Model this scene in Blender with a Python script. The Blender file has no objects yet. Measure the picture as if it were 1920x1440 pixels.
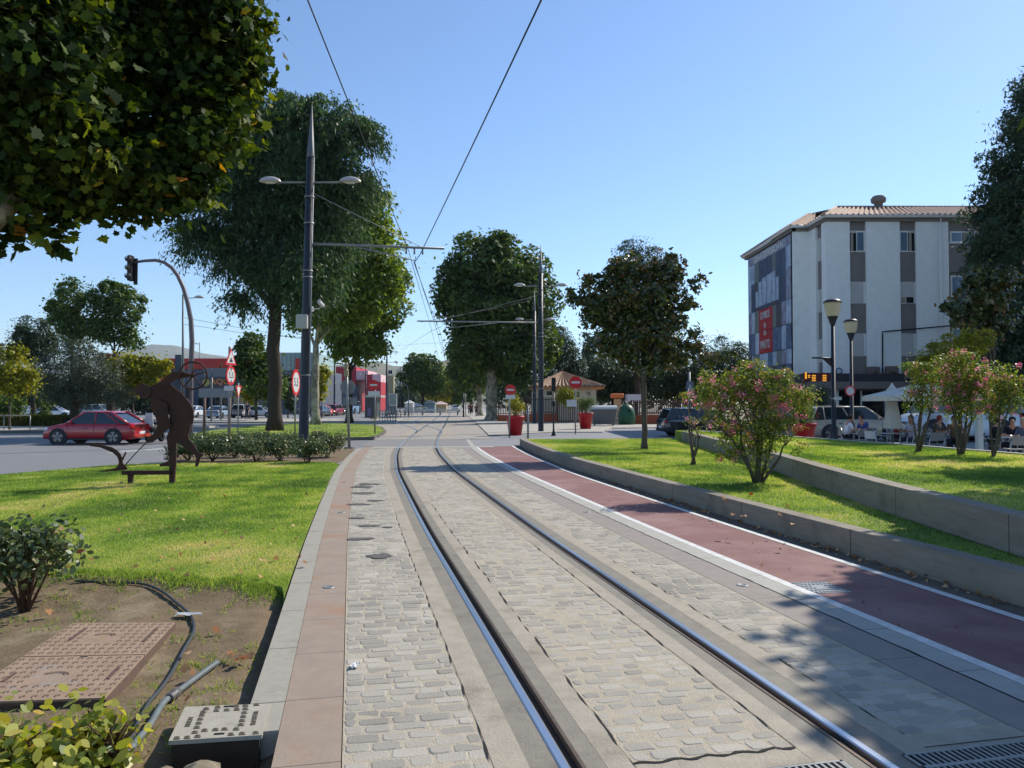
import bpy, math, random
import numpy as np
from mathutils import Vector, Matrix, noise as mnoise
SC = bpy.context.scene
R = math.radians
# ------------------------------------------------------------------ camera, sky, sun, exposure
F = 1400.0; CH = 1.72; PITCH = math.atan(37/1400)
cam_d = bpy.data.cameras.new('camera'); cam = bpy.data.objects.new('camera', cam_d)
SC.collection.objects.link(cam); SC.camera = cam
cam_d.sensor_width = 36; cam_d.lens = 36*F/1920; cam_d.clip_end = 9000; cam_d.clip_start = .05
cam.location = (0, 0, CH); cam.rotation_euler = (math.pi/2+PITCH, 0, 0)
SUN_EL, SUN_AZ = R(40), R(41)      # azimuth measured from +X towards +Y
sd = Vector((math.cos(SUN_EL)*math.cos(SUN_AZ), math.cos(SUN_EL)*math.sin(SUN_AZ), math.sin(SUN_EL)))
w = bpy.data.worlds.new('World'); SC.world = w; w.use_nodes = True
nt = w.node_tree; bg = nt.nodes['Background']
sky = nt.nodes.new('ShaderNodeTexSky'); sky.sky_type = 'NISHITA'; sky.sun_disc = False
sky.sun_elevation = SUN_EL; sky.sun_rotation = math.pi/2-SUN_AZ
sky.altitude = 300; sky.air_density = 1.0; sky.dust_density = .2; sky.ozone_density = 5.0
nt.links.new(sky.outputs[0], bg.inputs[0]); bg.inputs[1].default_value = .145
ld = bpy.data.lights.new('sun', 'SUN'); ld.energy = 4.6; ld.angle = R(.55); ld.color = (1, .93, .81)
lo = bpy.data.objects.new('sun', ld); SC.collection.objects.link(lo)
lo.rotation_euler = (-sd).to_track_quat('-Z', 'Y').to_euler(); lo.location = (20, 20, 40)
SC.view_settings.view_transform = 'Standard'; SC.view_settings.look = 'None'
SC.view_settings.exposure = 0.35; SC.view_settings.gamma = 1
SC.render.engine = 'CYCLES'; SC.cycles.max_bounces = 8; SC.cycles.transparent_max_bounces = 8
# ------------------------------------------------------------------ helpers
def ray(px, py):
    a = (px-960)/F; b = -(py-720)/F
    return Vector((a, math.cos(PITCH)-b*math.sin(PITCH), math.sin(PITCH)+b*math.cos(PITCH)))
def P(px, py, Y):                       # the point of that sight line at distance Y
    d = ray(px, py); t = Y/d.y
    return Vector((d.x*t, Y, CH+d.z*t))
def G(px, py, z=0.0):                   # where that sight line meets the level z
    d = ray(px, py); t = (z-CH)/d.z
    return Vector((d.x*t, d.y*t, z))
def C(r, g, b):
    f = lambda v: (v/255/12.92) if v <= 10 else ((v/255+.055)/1.055)**2.4
    return (f(r), f(g), f(b), 1)
def root_of(o):
    while o.parent: o = o.parent
    return o
def tag(o, label=None, cat=None, group=None, kind=None):
    if label: o['label'] = label
    if cat: o['category'] = cat
    if group: o['group'] = group
    if kind: o['kind'] = kind
    return o
def thing(name, label, cat, loc=(0, 0, 0), rz=0, group=None):
    o = bpy.data.objects.new(name, None); SC.collection.objects.link(o)
    o.location = loc; o.rotation_euler = (0, 0, rz); o.empty_display_size = .2
    return tag(o, label, cat, group)
def copy_tree(o, parent=None):
    c = o.copy(); SC.collection.objects.link(c); c.parent = parent
    for ch in [x for x in CH_OF.get(o.name, [])]: 
        n = copy_tree(ch, c); CH_OF.setdefault(c.name, []).append(n)
    return c
CH_OF = {}
def link_mesh(name, me, mats, parent=None):
    o = bpy.data.objects.new(name, me); SC.collection.objects.link(o)
    for m in (mats if isinstance(mats, (list, tuple)) else [mats]): me.materials.append(m)
    if parent is not None:
        o.parent = parent; CH_OF.setdefault(parent.name, []).append(o)
    return o
def smooth(me, on=True): me.polygons.foreach_set('use_smooth', [on]*len(me.polygons))
class MB:
    """collects shapes; build() links them as ONE mesh object. World coordinates unless local=True."""
    def __init__(s, local=False): s.v = []; s.f = []; s.m = []; s.local = local; s.uv = []; s.sm = []
    def add(s, vs, fs, m=0, sm=False, uv=None):
        b = len(s.v); s.v += [tuple(v) for v in vs]
        for i, f in enumerate(fs):
            s.f.append([b+k for k in f]); s.m.append(m); s.sm.append(sm)
            s.uv.append([uv[k] for k in f] if uv else None)
        return s
    def box(s, c, d, m=0, rz=0, rx=0, ry=0, bev=0):
        x, y, z = d[0]/2, d[1]/2, d[2]/2
        if bev > 0:
            b = min(bev, x*.9, y*.9, z*.9); vs = []
            for sx in (-1, 1):
                for sy in (-1, 1):
                    for sz in (-1, 1):
                        vs += [(sx*x, sy*(y-b), sz*(z-b)), (sx*(x-b), sy*y, sz*(z-b)), (sx*(x-b), sy*(y-b), sz*z)]
            I = lambda a, b_, c_, k: ((a > 0)*4+(b_ > 0)*2+(c_ > 0))*3+k
            fs = []
            for q in (-1, 1):
                fs += [[I(q, -1, -1, 0), I(q, 1, -1, 0), I(q, 1, 1, 0), I(q, -1, 1, 0)], [I(-1, q, -1, 1), I(1, q, -1, 1), I(1, q, 1, 1), I(-1, q, 1, 1)], [I(-1, -1, q, 2), I(1, -1, q, 2), I(1, 1, q, 2), I(-1, 1, q, 2)]]
            for a in (-1, 1):
                for b_ in (-1, 1):
                    fs += [[I(a, b_, -1, 0), I(a, b_, 1, 0), I(a, b_, 1, 1), I(a, b_, -1, 1)], [I(a, -1, b_, 0), I(a, 1, b_, 0), I(a, 1, b_, 2), I(a, -1, b_, 2)], [I(-1, a, b_, 1), I(1, a, b_, 1), I(1, a, b_, 2), I(-1, a, b_, 2)]]
                    for c_ in (-1, 1): fs.append([I(a, b_, c_, 0), I(a, b_, c_, 1), I(a, b_, c_, 2)])
        else:
            vs = [(sx*x, sy*y, sz*z) for sx in (-1, 1) for sy in (-1, 1) for sz in (-1, 1)]
            fs = [(0, 1, 3, 2), (4, 6, 7, 5), (0, 4, 5, 1), (2, 3, 7, 6), (0, 2, 6, 4), (1, 5, 7, 3)]
        M = Matrix.Rotation(rz, 3, 'Z') @ Matrix.Rotation(ry, 3, 'Y') @ Matrix.Rotation(rx, 3, 'X')
        c = Vector(c)
        return s.add([M @ Vector(v)+c for v in vs], fs, m)
    def rect(s, a, b, m=0):            # axis aligned box from corner a to corner b
        return s.box([(a[i]+b[i])/2 for i in range(3)], [abs(b[i]-a[i]) for i in range(3)], m)
    def tube(s, pts, rad, n=8, m=0, cap=True, sm=True):
        pts = [Vector(p) for p in pts]
        if not isinstance(rad, (list, tuple)): rad = [rad]*len(pts)
        vs = []; fs = []; up = None
        for i, p in enumerate(pts):
            t = (pts[min(i+1, len(pts)-1)]-pts[max(i-1, 0)])
            if t.length < 1e-9: t = Vector((0, 0, 1))
            t.normalize()
            if up is None: up = Vector((0, 0, 1)) if abs(t.z) < .95 else Vector((1, 0, 0))
            u = up-t*up.dot(t)
            if u.length < 1e-4: u = Vector((1, 0, 0))-t*t.x
            u.normalize(); v = t.cross(u); up = u
            for k in range(n):
                a = 2*math.pi*k/n; vs.append(p+(u*math.cos(a)+v*math.sin(a))*rad[i])
        for i in range(len(pts)-1):
            for k in range(n):
                fs.append((i*n+k, i*n+(k+1) % n, (i+1)*n+(k+1) % n, (i+1)*n+k))
        s.add(vs, fs, m, sm)
        if cap:
            b = len(s.v)-len(vs)
            s.f += [[b+k for k in range(n)][::-1], [b+(len(pts)-1)*n+k for k in range(n)]]; s.m += [m, m]; s.uv += [None, None]; s.sm += [False, False]
        return s
    def lathe(s, c, prof, n=20, m=0, sm=True, squash=(1, 1), axis='z'):
        vs = []; fs = []; c = Vector(c)
        for r, z in prof:
            for k in range(n):
                a = 2*math.pi*k/n; v = Vector((r*math.cos(a)*squash[0], r*math.sin(a)*squash[1], z))
                if axis == 'y': v = Vector((v.x, v.z, v.y))
                if axis == 'x': v = Vector((v.z, v.x, v.y))
                vs.append(c+v)
        for i in range(len(prof)-1):
            for k in range(n): fs.append((i*n+k, i*n+(k+1) % n, (i+1)*n+(k+1) % n, (i+1)*n+k))
        return s.add(vs, fs, m, sm)
    def prism(s, poly, z0, z1, m=0, bottom=True):   # poly: xy list
        n = len(poly)
        vs = [(p[0], p[1], z0) for p in poly]+[(p[0], p[1], z1) for p in poly]
        fs = [list(range(n, 2*n))]+[(k, (k+1) % n, n+(k+1) % n, n+k) for k in range(n)]
        if bottom: fs.append(list(range(n))[::-1])
        return s.add(vs, fs, m)
    def plate(s, pts, nrm, th, m=0):    # flat outline of 3D points with thickness along nrm
        n = len(pts); nrm = Vector(nrm)*th/2; pts = [Vector(p) for p in pts]
        vs = [p-nrm for p in pts]+[p+nrm for p in pts]
        return s.add(vs, [list(range(n))[::-1], list(range(n, 2*n))]+[(k, (k+1) % n, n+(k+1) % n, n+k) for k in range(n)], m)
    def build(s, name, mats, parent=None, sm=None):
        me = bpy.data.meshes.new(name)
        vs = s.v
        if parent is not None and not s.local:
            L = root_of(parent).location; vs = [(v[0]-L.x, v[1]-L.y, v[2]-L.z) for v in vs]
        me.from_pydata(vs, [], s.f); me.polygons.foreach_set('material_index', s.m)
        me.polygons.foreach_set('use_smooth', s.sm if sm is None else [sm]*len(s.f))
        if any(u is not None for u in s.uv):
            L = me.uv_layers.new(name='UVMap'); i = 0
            for u, f in zip(s.uv, s.f):
                for k in range(len(f)):
                    L.data[i].uv = u[k] if u else (0, 0); i += 1
        me.update()
        return link_mesh(name, me, mats, parent)
def fan_fix(o): pass
# ------------------------------------------------------------------ materials
MATS = {}
def nd(t, typ, **kw):
    n = t.nodes.new(typ)
    for k, v in kw.items():
        if k in n.inputs.keys(): n.inputs[k].default_value = v
        else: setattr(n, k, v)
    return n
def pmat(name, col, col2=None, scale=4.0, rough=.8, bump=0.0, bscale=60.0, metal=0.0, spec=.4, contrast=1.0, col3=None, s3=.6, thr3=.55, joints=None, alpha=None, coat=0, emit=None, stretch=None, uv=False):
    if name in MATS: return MATS[name]
    m = bpy.data.materials.new(name); m.use_nodes = True; t = m.node_tree; b = t.nodes['Principled BSDF']
    L = t.links.new
    b.inputs['Roughness'].default_value = rough; b.inputs['Metallic'].default_value = metal
    b.inputs['Specular IOR Level'].default_value = spec; b.inputs['Coat Weight'].default_value = coat
    tc = nd(t, 'ShaderNodeTexCoord'); src = tc.outputs['UV' if uv else 'Object']
    if stretch:
        mp = nd(t, 'ShaderNodeMapping'); mp.inputs['Scale'].default_value = stretch; L(src, mp.inputs[0]); srcs = mp.outputs[0]
    else: srcs = src
    out = None
    if col2 is not None:
        n = nd(t, 'ShaderNodeTexNoise', Scale=scale, Detail=6.0, Roughness=.65); L(srcs, n.inputs['Vector'])
        r = nd(t, 'ShaderNodeValToRGB'); r.color_ramp.elements[0].position = .5-.2/contrast; r.color_ramp.elements[1].position = .5+.2/contrast
        r.color_ramp.elements[0].color = col; r.color_ramp.elements[1].color = col2; L(n.outputs[0], r.inputs[0]); out = r.outputs[0]
    if col3 is not None:
        n = nd(t, 'ShaderNodeTexNoise', Scale=s3, Detail=8.0, Roughness=.7); L(src, n.inputs['Vector'])
        r = nd(t, 'ShaderNodeValToRGB'); r.color_ramp.elements[0].position = thr3; r.color_ramp.elements[1].position = min(thr3+.16, 1)
        L(n.outputs[0], r.inputs[0]); mx = nd(t, 'ShaderNodeMix', data_type='RGBA'); L(r.outputs[0], mx.inputs[0])
        if out: L(out, mx.inputs[6])
        else: mx.inputs[6].default_value = col
        mx.inputs[7].default_value = col3; out = mx.outputs[2]
    if joints:                          # (uv axis, spacing, width, colour[, offset])
        for ax, sp, wd, jc in joints:
            sx = nd(t, 'ShaderNodeSeparateXYZ'); L(tc.outputs['UV'], sx.inputs[0])
            dv = nd(t, 'ShaderNodeMath', operation='DIVIDE'); L(sx.outputs[ax], dv.inputs[0]); dv.inputs[1].default_value = sp
            fr = nd(t, 'ShaderNodeMath', operation='FRACT'); L(dv.outputs[0], fr.inputs[0])
            lt = nd(t, 'ShaderNodeMath', operation='LESS_THAN'); L(fr.outputs[0], lt.inputs[0]); lt.inputs[1].default_value = wd/sp
            mx = nd(t, 'ShaderNodeMix', data_type='RGBA'); L(lt.outputs[0], mx.inputs[0])
            if out: L(out, mx.inputs[6])
            else: mx.inputs[6].default_value = col
            mx.inputs[7].default_value = jc; out = mx.outputs[2]
    if out: L(out, b.inputs['Base Color'])
    else: b.inputs['Base Color'].default_value = col
    if bump:
        n = nd(t, 'ShaderNodeTexNoise', Scale=bscale, Detail=5.0); L(srcs, n.inputs['Vector'])
        bp = nd(t, 'ShaderNodeBump', Strength=bump, Distance=.01); L(n.outputs[0], bp.inputs['Height']); L(bp.outputs[0], b.inputs['Normal'])
    if alpha is not None:
        b.inputs['Alpha'].default_value = alpha
    if emit: b.inputs['Emission Color'].default_value = emit[0]; b.inputs['Emission Strength'].default_value = emit[1]
    MATS[name] = m; return m
def leafmat(name, cols, rough=.5, trans=.35, spec=.35, tcol=None):
    """cols: list of (position, colour) picked per leaf by the 'tint' attribute"""
    if name in MATS: return MATS[name]
    m = bpy.data.materials.new(name); m.use_nodes = True; t = m.node_tree; L = t.links.new; b = t.nodes['Principled BSDF']
    a = nd(t, 'ShaderNodeAttribute', attribute_name='tint'); r = nd(t, 'ShaderNodeValToRGB')
    e = r.color_ramp.elements
    while len(e) < len(cols): e.new(.5)
    for i, (p, c) in enumerate(cols): e[i].position = p; e[i].color = c
    L(a.outputs['Fac'], r.inputs[0]); L(r.outputs[0], b.inputs['Base Color'])
    b.inputs['Roughness'].default_value = rough; b.inputs['Specular IOR Level'].default_value = spec
    if trans > 0:
        tr = nd(t, 'ShaderNodeBsdfTranslucent'); hs = nd(t, 'ShaderNodeHueSaturation', Value=1.5, Saturation=1.15)
        hs.inputs['Hue'].default_value = .485
        L(r.outputs[0], hs.inputs['Color']); L(hs.outputs[0], tr.inputs[0])
        mx = nd(t, 'ShaderNodeMixShader'); mx.inputs[0].default_value = trans
        L(b.outputs[0], mx.inputs[1]); L(tr.outputs[0], mx.inputs[2]); L(mx.outputs[0], t.nodes['Material Output'].inputs[0])
    MATS[name] = m; return m
# ------------------------------------------------------------------ leaves, crowns, trees
T_DIA = [(0, -.5), (.36, -.05), (0, .5), (-.36, -.05)]
T_LONG = [(0, -.5), (.16, 0), (0, .5), (-.16, 0)]
T_OVAL = [(0, -.5), (.22, -.3), (.3, 0), (.2, .3), (0, .5), (-.2, .3), (-.3, 0), (-.22, -.3)]
T_PLANE = [(0, -.48), (.17, -.3), (.4, -.34), (.36, -.08), (.53, .12), (.27, .2), (.16, .4), (0, .55), (-.16, .4), (-.27, .2), (-.53, .12), (-.36, -.08), (-.4, -.34), (-.17, -.3)]
T_BLADE = [(-.06, -.5), (.06, -.5), (0, .5)]
def unit(a): return a/np.maximum(np.linalg.norm(a, axis=-1, keepdims=True), 1e-9)
def leaf_obj(name, c, N, A, size, tmpl, tint, mat, parent=None, fold=.25, world=True):
    n = len(c); tm = np.array(tmpl); k = len(tm)
    N = unit(N); A = unit(A-N*(A*N).sum(1)[:, None]); U = np.cross(A, N)
    size = np.broadcast_to(np.asarray(size, float), (n,))
    V = c[:, None, :]+size[:, None, None]*(U[:, None, :]*tm[None, :, 0, None]+A[:, None, :]*tm[None, :, 1, None]+N[:, None, :]*(np.abs(tm[None, :, 0, None])*fold+0*tm[None, :, 0, None]))
    V = V.reshape(-1, 3)
    if parent is not None and world: V = V-np.array(root_of(parent).location)
    me = bpy.data.meshes.new(name); me.vertices.add(n*k); me.vertices.foreach_set('co', V.astype(np.float32).ravel())
    me.loops.add(n*k); me.loops.foreach_set('vertex_index', np.arange(n*k, dtype=np.int32))
    me.polygons.add(n); me.polygons.foreach_set('loop_start', np.arange(0, n*k, k, dtype=np.int32))
    me.update(calc_edges=True)
    at = me.attributes.new('tint', 'FLOAT', 'FACE'); at.data.foreach_set('value', np.asarray(tint, np.float32))
    return link_mesh(name, me, mat, parent)
def crown_pts(blobs, n, clump, cs, rg, shell=.45, flat=1.0):
    B = np.array([[*b[0], *b[1]] for b in blobs]); wt = (B[:, 3]*B[:, 4]*B[:, 5])**.72; wt /= wt.sum()
    nc = max(1, n//clump); bi = rg.choice(len(B), nc, p=wt)
    d = unit(rg.normal(size=(nc, 3))); r = shell+(1.02-shell)*rg.random(nc)**.6
    # uneven surface: push some directions in
    for q in range(3):
        ax = unit(rg.normal(size=3)); r *= 1+.07*np.sin(3*d@ax*3+rg.random()*6)
    cc = B[bi, :3]+d*r[:, None]*B[bi, 3:]
    ct = rg.random(nc)
    c = np.repeat(cc, clump, 0)+rg.normal(size=(nc*clump, 3))*cs*np.array([1, 1, flat]); out = np.repeat(d, clump, 0)
    t = np.clip(.55*np.repeat(ct, clump)+.45*rg.random(nc*clump), 0, 1)
    return c, out, t, cc
def lump_pts(blobs, n, L, rg, shell, per=110):
    B = np.array([[*b[0], *b[1]] for b in blobs]); wt = (B[:, 3]*B[:, 4]*B[:, 5])**.58; wt /= wt.sum()
    nl = max(4, n//per); bi = rg.choice(len(B), nl, p=wt); d = unit(rg.normal(size=(nl, 3))); r = shell+(.95-shell)*rg.random(nl)**.45
    lc = B[bi, :3]+d*r[:, None]*B[bi, 3:]; LL = np.minimum(L*(.55+.8*rg.random(nl)), B[bi, 3:].min(1)*.8+.05)
    k = per; e = unit(rg.normal(size=(nl*k, 3))+np.array([0, 0, .55])+.5*np.repeat(d, k, 0)); rr_ = (.45+.6*rg.random(nl*k)**.6)*np.repeat(LL, k)
    c = np.repeat(lc, k, 0)+e*rr_[:, None]*np.array([1, 1, .8]); t = np.clip(.45*np.repeat(rg.random(nl), k)+.55*rg.random(nl*k), 0, 1)
    return c, e*.75+.35*np.repeat(d, k, 0), t
def foliage(name, blobs, n, size, mat, parent, seed=1, clump=10, cs=None, tmpl=T_DIA, shell=.45, droop=0, upn=.5, fold=.25, hue=None, zmin=None, lump=None, per=110):
    rg = np.random.default_rng(seed); cs = cs or size*1.3
    c, out, t, cc = crown_pts(blobs, int(n*.3) if lump else n, clump, cs, rg, shell)
    if lump:
        c2, o2, t2 = lump_pts(blobs, int(n*.7), lump, rg, shell, per); c = np.concatenate([c, c2]); out = np.concatenate([out, o2]); t = np.concatenate([t, t2])
    N = out*.8+rg.normal(size=c.shape)*.7+np.array([0, 0, upn]); A = rg.normal(size=c.shape)+np.array([0, 0, -droop])
    if zmin is not None: k = c[:, 2] > zmin; c, N, A, t = c[k], N[k], A[k], t[k]
    return leaf_obj(name, c, N, A, size*(.65+.7*rg.random(len(c))), tmpl, t, mat, parent, fold)
def sprays(name, blobs, n, size, length, mat, parent, seed=1, per=14, shell=.35):
    """hanging feathery twigs"""
    rg = np.random.default_rng(seed); ns = n//per
    c0, out, t = lump_pts(blobs, ns, length*.95, rg, shell, 26); ns = len(c0)
    d = unit(out*np.array([1, 1, .3])+rg.normal(size=(ns, 3))*.5)*length*(.6+.8*rg.random((ns, 1)))
    tt = np.tile(np.linspace(0, 1, per), ns)[:, None]
    c = np.repeat(c0, per, 0)+np.repeat(d, per, 0)*tt*np.array([1, 1, .5])-np.array([0, 0, 1])*tt**1.7*length*.75
    c += rg.normal(size=c.shape)*size*.35
    A = np.repeat(d, per, 0)*.4+rg.normal(size=c.shape)*.35*length+np.array([0, 0, -length]); N = rg.normal(size=c.shape)+np.array([0, 0, .4])
    tn = np.clip(np.repeat(t, per)*.7+.3*rg.random(len(c)), 0, 1)
    return leaf_obj(name, c, N, A, size*(.7+.6*rg.random(len(c))), T_LONG, tn, mat, parent, .2)
def pblobs(Y, L):                       # ellipsoids given where they stand in the view, at distance Y (+dy)
    out = []
    for b in L:
        px, py, rx, ry = b[:4]; dy = b[4] if len(b) > 4 else 0; s = (Y+dy)/F
        c = P(px, py, Y+dy); out.append(((c.x, c.y, c.z), (rx*s, (rx+ry)*.5*s if len(b) < 6 else b[5], ry*s)))
    return out
def trunk(parent, base, top, r0, r1, mat, limbs=(), rl=None, seed=1, name='trunk', n=10, bend=.03):
    rg = random.Random(seed); base = Vector(base); top = Vector(top); mb = MB(); pts = []; rad = []
    K = 8; h = (top-base).length
    for i in range(K+1):
        t = i/K; p = base.lerp(top, t)+Vector((rg.uniform(-1, 1), rg.uniform(-1, 1), 0))*h*bend*(1 if 0 < i < K else 0)
        pts.append(p); rad.append(r0*(1-t)+r1*t+(r0*.45*(1-t*8) if t < .125 else 0))
    mb.tube(pts, rad, n)
    for q, L in enumerate(limbs):
        L = Vector(L); s = pts[-1].lerp(pts[-2], rg.random()*.9); mid = s.lerp(L, .5)+Vector((rg.uniform(-1, 1), rg.uniform(-1, 1), rg.uniform(-.3, .8)))*(L-s).length*.12
        rr = rl or r1*.6
        mb.tube([s, s.lerp(mid, .5)+Vector((0, 0, .02*h)), mid, L], [rr, rr*.8, rr*.55, rr*.18], 6)
        for z in range(3):
            e = L+Vector((rg.uniform(-1, 1), rg.uniform(-1, 1), rg.uniform(-.6, .6)))*(L-s).length*.2
            mb.tube([mid.lerp(L, .3*z), mid.lerp(L, .3*z).lerp(e, .5)+Vector((0, 0, .05)), e], [rr*.4, rr*.25, rr*.08], 5)
    return mb.build(name, mat, parent, sm=True)
def tri_poly(mb, poly, z, m=0, uv=None):
    mb.add([(p[0], p[1], z) for p in poly], [list(range(len(poly)))], m)
def text_mesh(s, size, mat, parent, loc, rot, name='lettering', depth=.01, sx=1.0, bold=0.0, world=True, align='CENTER'):
    cu = bpy.data.curves.new('t', 'FONT'); cu.body = s; cu.size = size; cu.extrude = depth/2; cu.align_x = align; cu.align_y = 'CENTER'; cu.offset = bold; cu.resolution_u = 3
    o = bpy.data.objects.new('t', cu); SC.collection.objects.link(o); bpy.context.view_layer.update()
    me = bpy.data.meshes.new_from_object(o.evaluated_get(bpy.context.evaluated_depsgraph_get()))
    bpy.data.objects.remove(o); bpy.data.curves.remove(cu)
    M = Matrix.Translation(loc) @ rot.to_4x4() @ Matrix.Diagonal((sx, 1, 1, 1)); me.transform(M)
    if parent is not None and world: me.transform(Matrix.Translation(-root_of(parent).location))
    me.materials.clear(); me.name = name
    return link_mesh(name, me, mat, parent)
ROT_F = Matrix.Rotation(math.pi/2, 3, 'X')           # text standing up, read from -Y
ROT_L = Matrix.Rotation(-math.pi/2, 3, 'Z') @ ROT_F  # text on a wall that faces -X
# ================================================================== SETTING: ground, track, lawns
def struct(o, kind='structure'): o['kind'] = kind; return o
_yy = np.array([-12, -8, -3, 0, 3.5, 5.44, 9.9, 13.5, 19.2, 25, 29, 35, 45, 60, 100, 200, 420])
_xx = np.array([4.2, 3.4, 2.42, 1.78, 1.045, .625, -.34, -1.07, -2.2, -3.13, -3.66, -4.24, -5.04, -6.1, -9.2, -17, -34.2])
_y = np.arange(-12, 420, .1); _x = np.interp(_y, _yy, _xx)
_k = np.exp(-np.linspace(-2.2, 2.2, 61)**2); _k /= _k.sum(); _xs = np.convolve(np.pad(_x, 30, mode='edge'), _k, 'valid'); _xs[:40] = _x[:40]; _xs[-40:] = _x[-40:]
_ds = np.hypot(np.diff(_xs), np.diff(_y)); _s = np.concatenate([[0], np.cumsum(_ds)]); _s -= np.interp(0, _y, _s)
_tx = np.gradient(_xs, _s); _ty = np.gradient(_y, _s)
def tp(off, s, z=0.0):                  # point beside the track: offset from its centre line, distance along it
    x = np.interp(s, _s, _xs); y = np.interp(s, _s, _y); tx = np.interp(s, _s, _tx); ty = np.interp(s, _s, _ty)
    return Vector((x+ty*off, y-tx*off, z))
def so(Y): return float(np.interp(Y, _y, _s))
def band(name, o1, o2, s1, s2, z, mat, step=.5, z2=None, kind=True, crown=0.0):
    n = max(2, int((s2-s1)/step)+1); ss = np.linspace(s1, s2, n); mb = MB(); vs = []; uv = []
    f1 = o1 if callable(o1) else (lambda s: o1); f2 = o2 if callable(o2) else (lambda s: o2)
    for s in ss:
        a, b = f1(s), f2(s); vs += [tp(a, s, z), tp(b, s, z if z2 is None else z2)]; uv += [(a, s), (b, s)]
    fs = [(2*i, 2*i+1, 2*i+3, 2*i+2) for i in range(n-1)]
    mb.add(vs, fs, 0, False, uv); o = mb.build(name, mat)
    return struct(o) if kind else o
def band_prism(mb, o1, o2, s1, s2, z0, z1, step=.5, m=0):
    n = max(2, int((s2-s1)/step)+1); ss = np.linspace(s1, s2, n); vs = []; uv = []
    f1 = o1 if callable(o1) else (lambda s: o1); f2 = o2 if callable(o2) else (lambda s: o2)
    for s in ss:
        a, b = f1(s), f2(s); vs += [tp(a, s, z0), tp(a, s, z1), tp(b, s, z1), tp(b, s, z0)]; uv += [(a, s), (a, s), (b, s), (b, s)]
    fs = []
    for i in range(n-1):
        for k in range(3): fs.append((4*i+k, 4*i+k+1, 4*i+k+5, 4*i+k+4))
    fs += [(0, 3, 2, 1), (4*n-4, 4*n-3, 4*n-2, 4*n-1)]
    mb.add(vs, fs, m, False, uv)
m_ground = pmat('dusty_ground', C(150, 140, 122), C(120, 112, 96), 1.5, .95, .3, 20)
m_asph = pmat('asphalt', C(126, 126, 126), C(112, 112, 113), 30, .85, .35, 150, col3=C(136, 135, 132), s3=.25)
m_asph2 = pmat('asphalt_crossing', C(140, 140, 141), C(124, 124, 126), 25, .85, .3, 120, col3=C(150, 148, 144), s3=.4)
m_conc = pmat('track_concrete', C(168, 158, 141), C(150, 141, 126), 7, .8, .45, 55, col3=C(128, 119, 104), s3=1.5, thr3=.53)
m_conc_d = pmat('stained_concrete', C(120, 114, 103), C(136, 130, 117), 7, .75, .35, 70, col3=C(100, 95, 86), s3=2.2, thr3=.55)
m_mortar = pmat('mortar', C(180, 169, 149), C(162, 152, 133), 14, .9, .8, 90, col3=C(148, 140, 124), s3=3, thr3=.58)
m_kerb = pmat('kerb_stone', C(160, 155, 142), C(148, 143, 131), 12, .8, .3, 120, col3=C(134, 129, 116), s3=2.5, joints=[(1, .98, .012, C(92, 88, 80))], uv=False)
m_pink = pmat('pink_stone', C(154, 138, 122), C(142, 126, 112), 5, .78, .3, 90, col3=C(152, 112, 84), s3=.9, thr3=.52, joints=[(1, .82, .009, C(100, 88, 80))])
m_strip = pmat('side_strip_stone', C(146, 137, 129), C(134, 126, 119), 6, .8, .35, 90, joints=[(1, 1.6, .008, C(96, 90, 82))])
m_light = pmat('light_kerb_stone', C(172, 169, 160), C(158, 155, 146), 8, .8, .3, 90, joints=[(1, .9, .01, C(98, 94, 88))])
m_red = pmat('red_path_asphalt', C(132, 94, 92), C(120, 84, 82), 35, .85, .45, 160, col3=C(146, 114, 110), s3=.5, thr3=.47)
m_white = pmat('road_paint', C(222, 222, 218), C(188, 187, 182), 9, .7, .2, 60)
m_crack = pmat('open_joint', C(38, 34, 30), rough=.95)
m_dark = pmat('dark_groove', C(36, 30, 26), C(56, 44, 36), 12, .8)
m_rail = pmat('polished_rail', C(190, 193, 198), rough=.33, metal=1.0)
m_railside = pmat('rail_side_steel', C(110, 96, 84), C(88, 74, 62), 20, .55, metal=.6)
m_tile = pmat('plaza_paving', C(160, 152, 142), C(148, 140, 130), .8, .85, .2, 40, joints=[(1, .4, .01, C(128, 120, 110)), (0, .4, .01, C(128, 120, 110))])
m_leafy_soil = pmat('soil', C(122, 104, 80), C(98, 83, 62), 5, .95, .9, 40, col3=C(138, 124, 100), s3=1.6, thr3=.52)
m_wall = pmat('board_marked_concrete', C(146, 138, 124), C(126, 118, 105), 3, .88, .5, 40, col3=C(104, 97, 84), s3=1.1, thr3=.55, stretch=(.6, .6, 5), joints=[(0, 2.44, .018, C(84, 78, 68))])
# wide ground reaching the horizon
g = MB(); g.add([(-6000, -200, -.3), (6000, -200, -.3), (6000, 7500, -.3), (-6000, 7500, -.3)], [(0, 1, 2, 3)]); struct(g.build('ground', m_ground))
# the soil-coloured underlay near the camera and the road sheet further off
rd = MB(); tri_poly(rd, [(-170, 13.0), (12.0, 13.0), (12.0, 34), (60, 34), (60, 62), (-2, 62), (-2, 420), (-60, 420), (-170, 420)], -.05)
struct(rd.build('road', m_asph))
S0 = 3.79                               # the cobbles stop here, gratings in front of them
SN, SF = -6, so(36)
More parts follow.
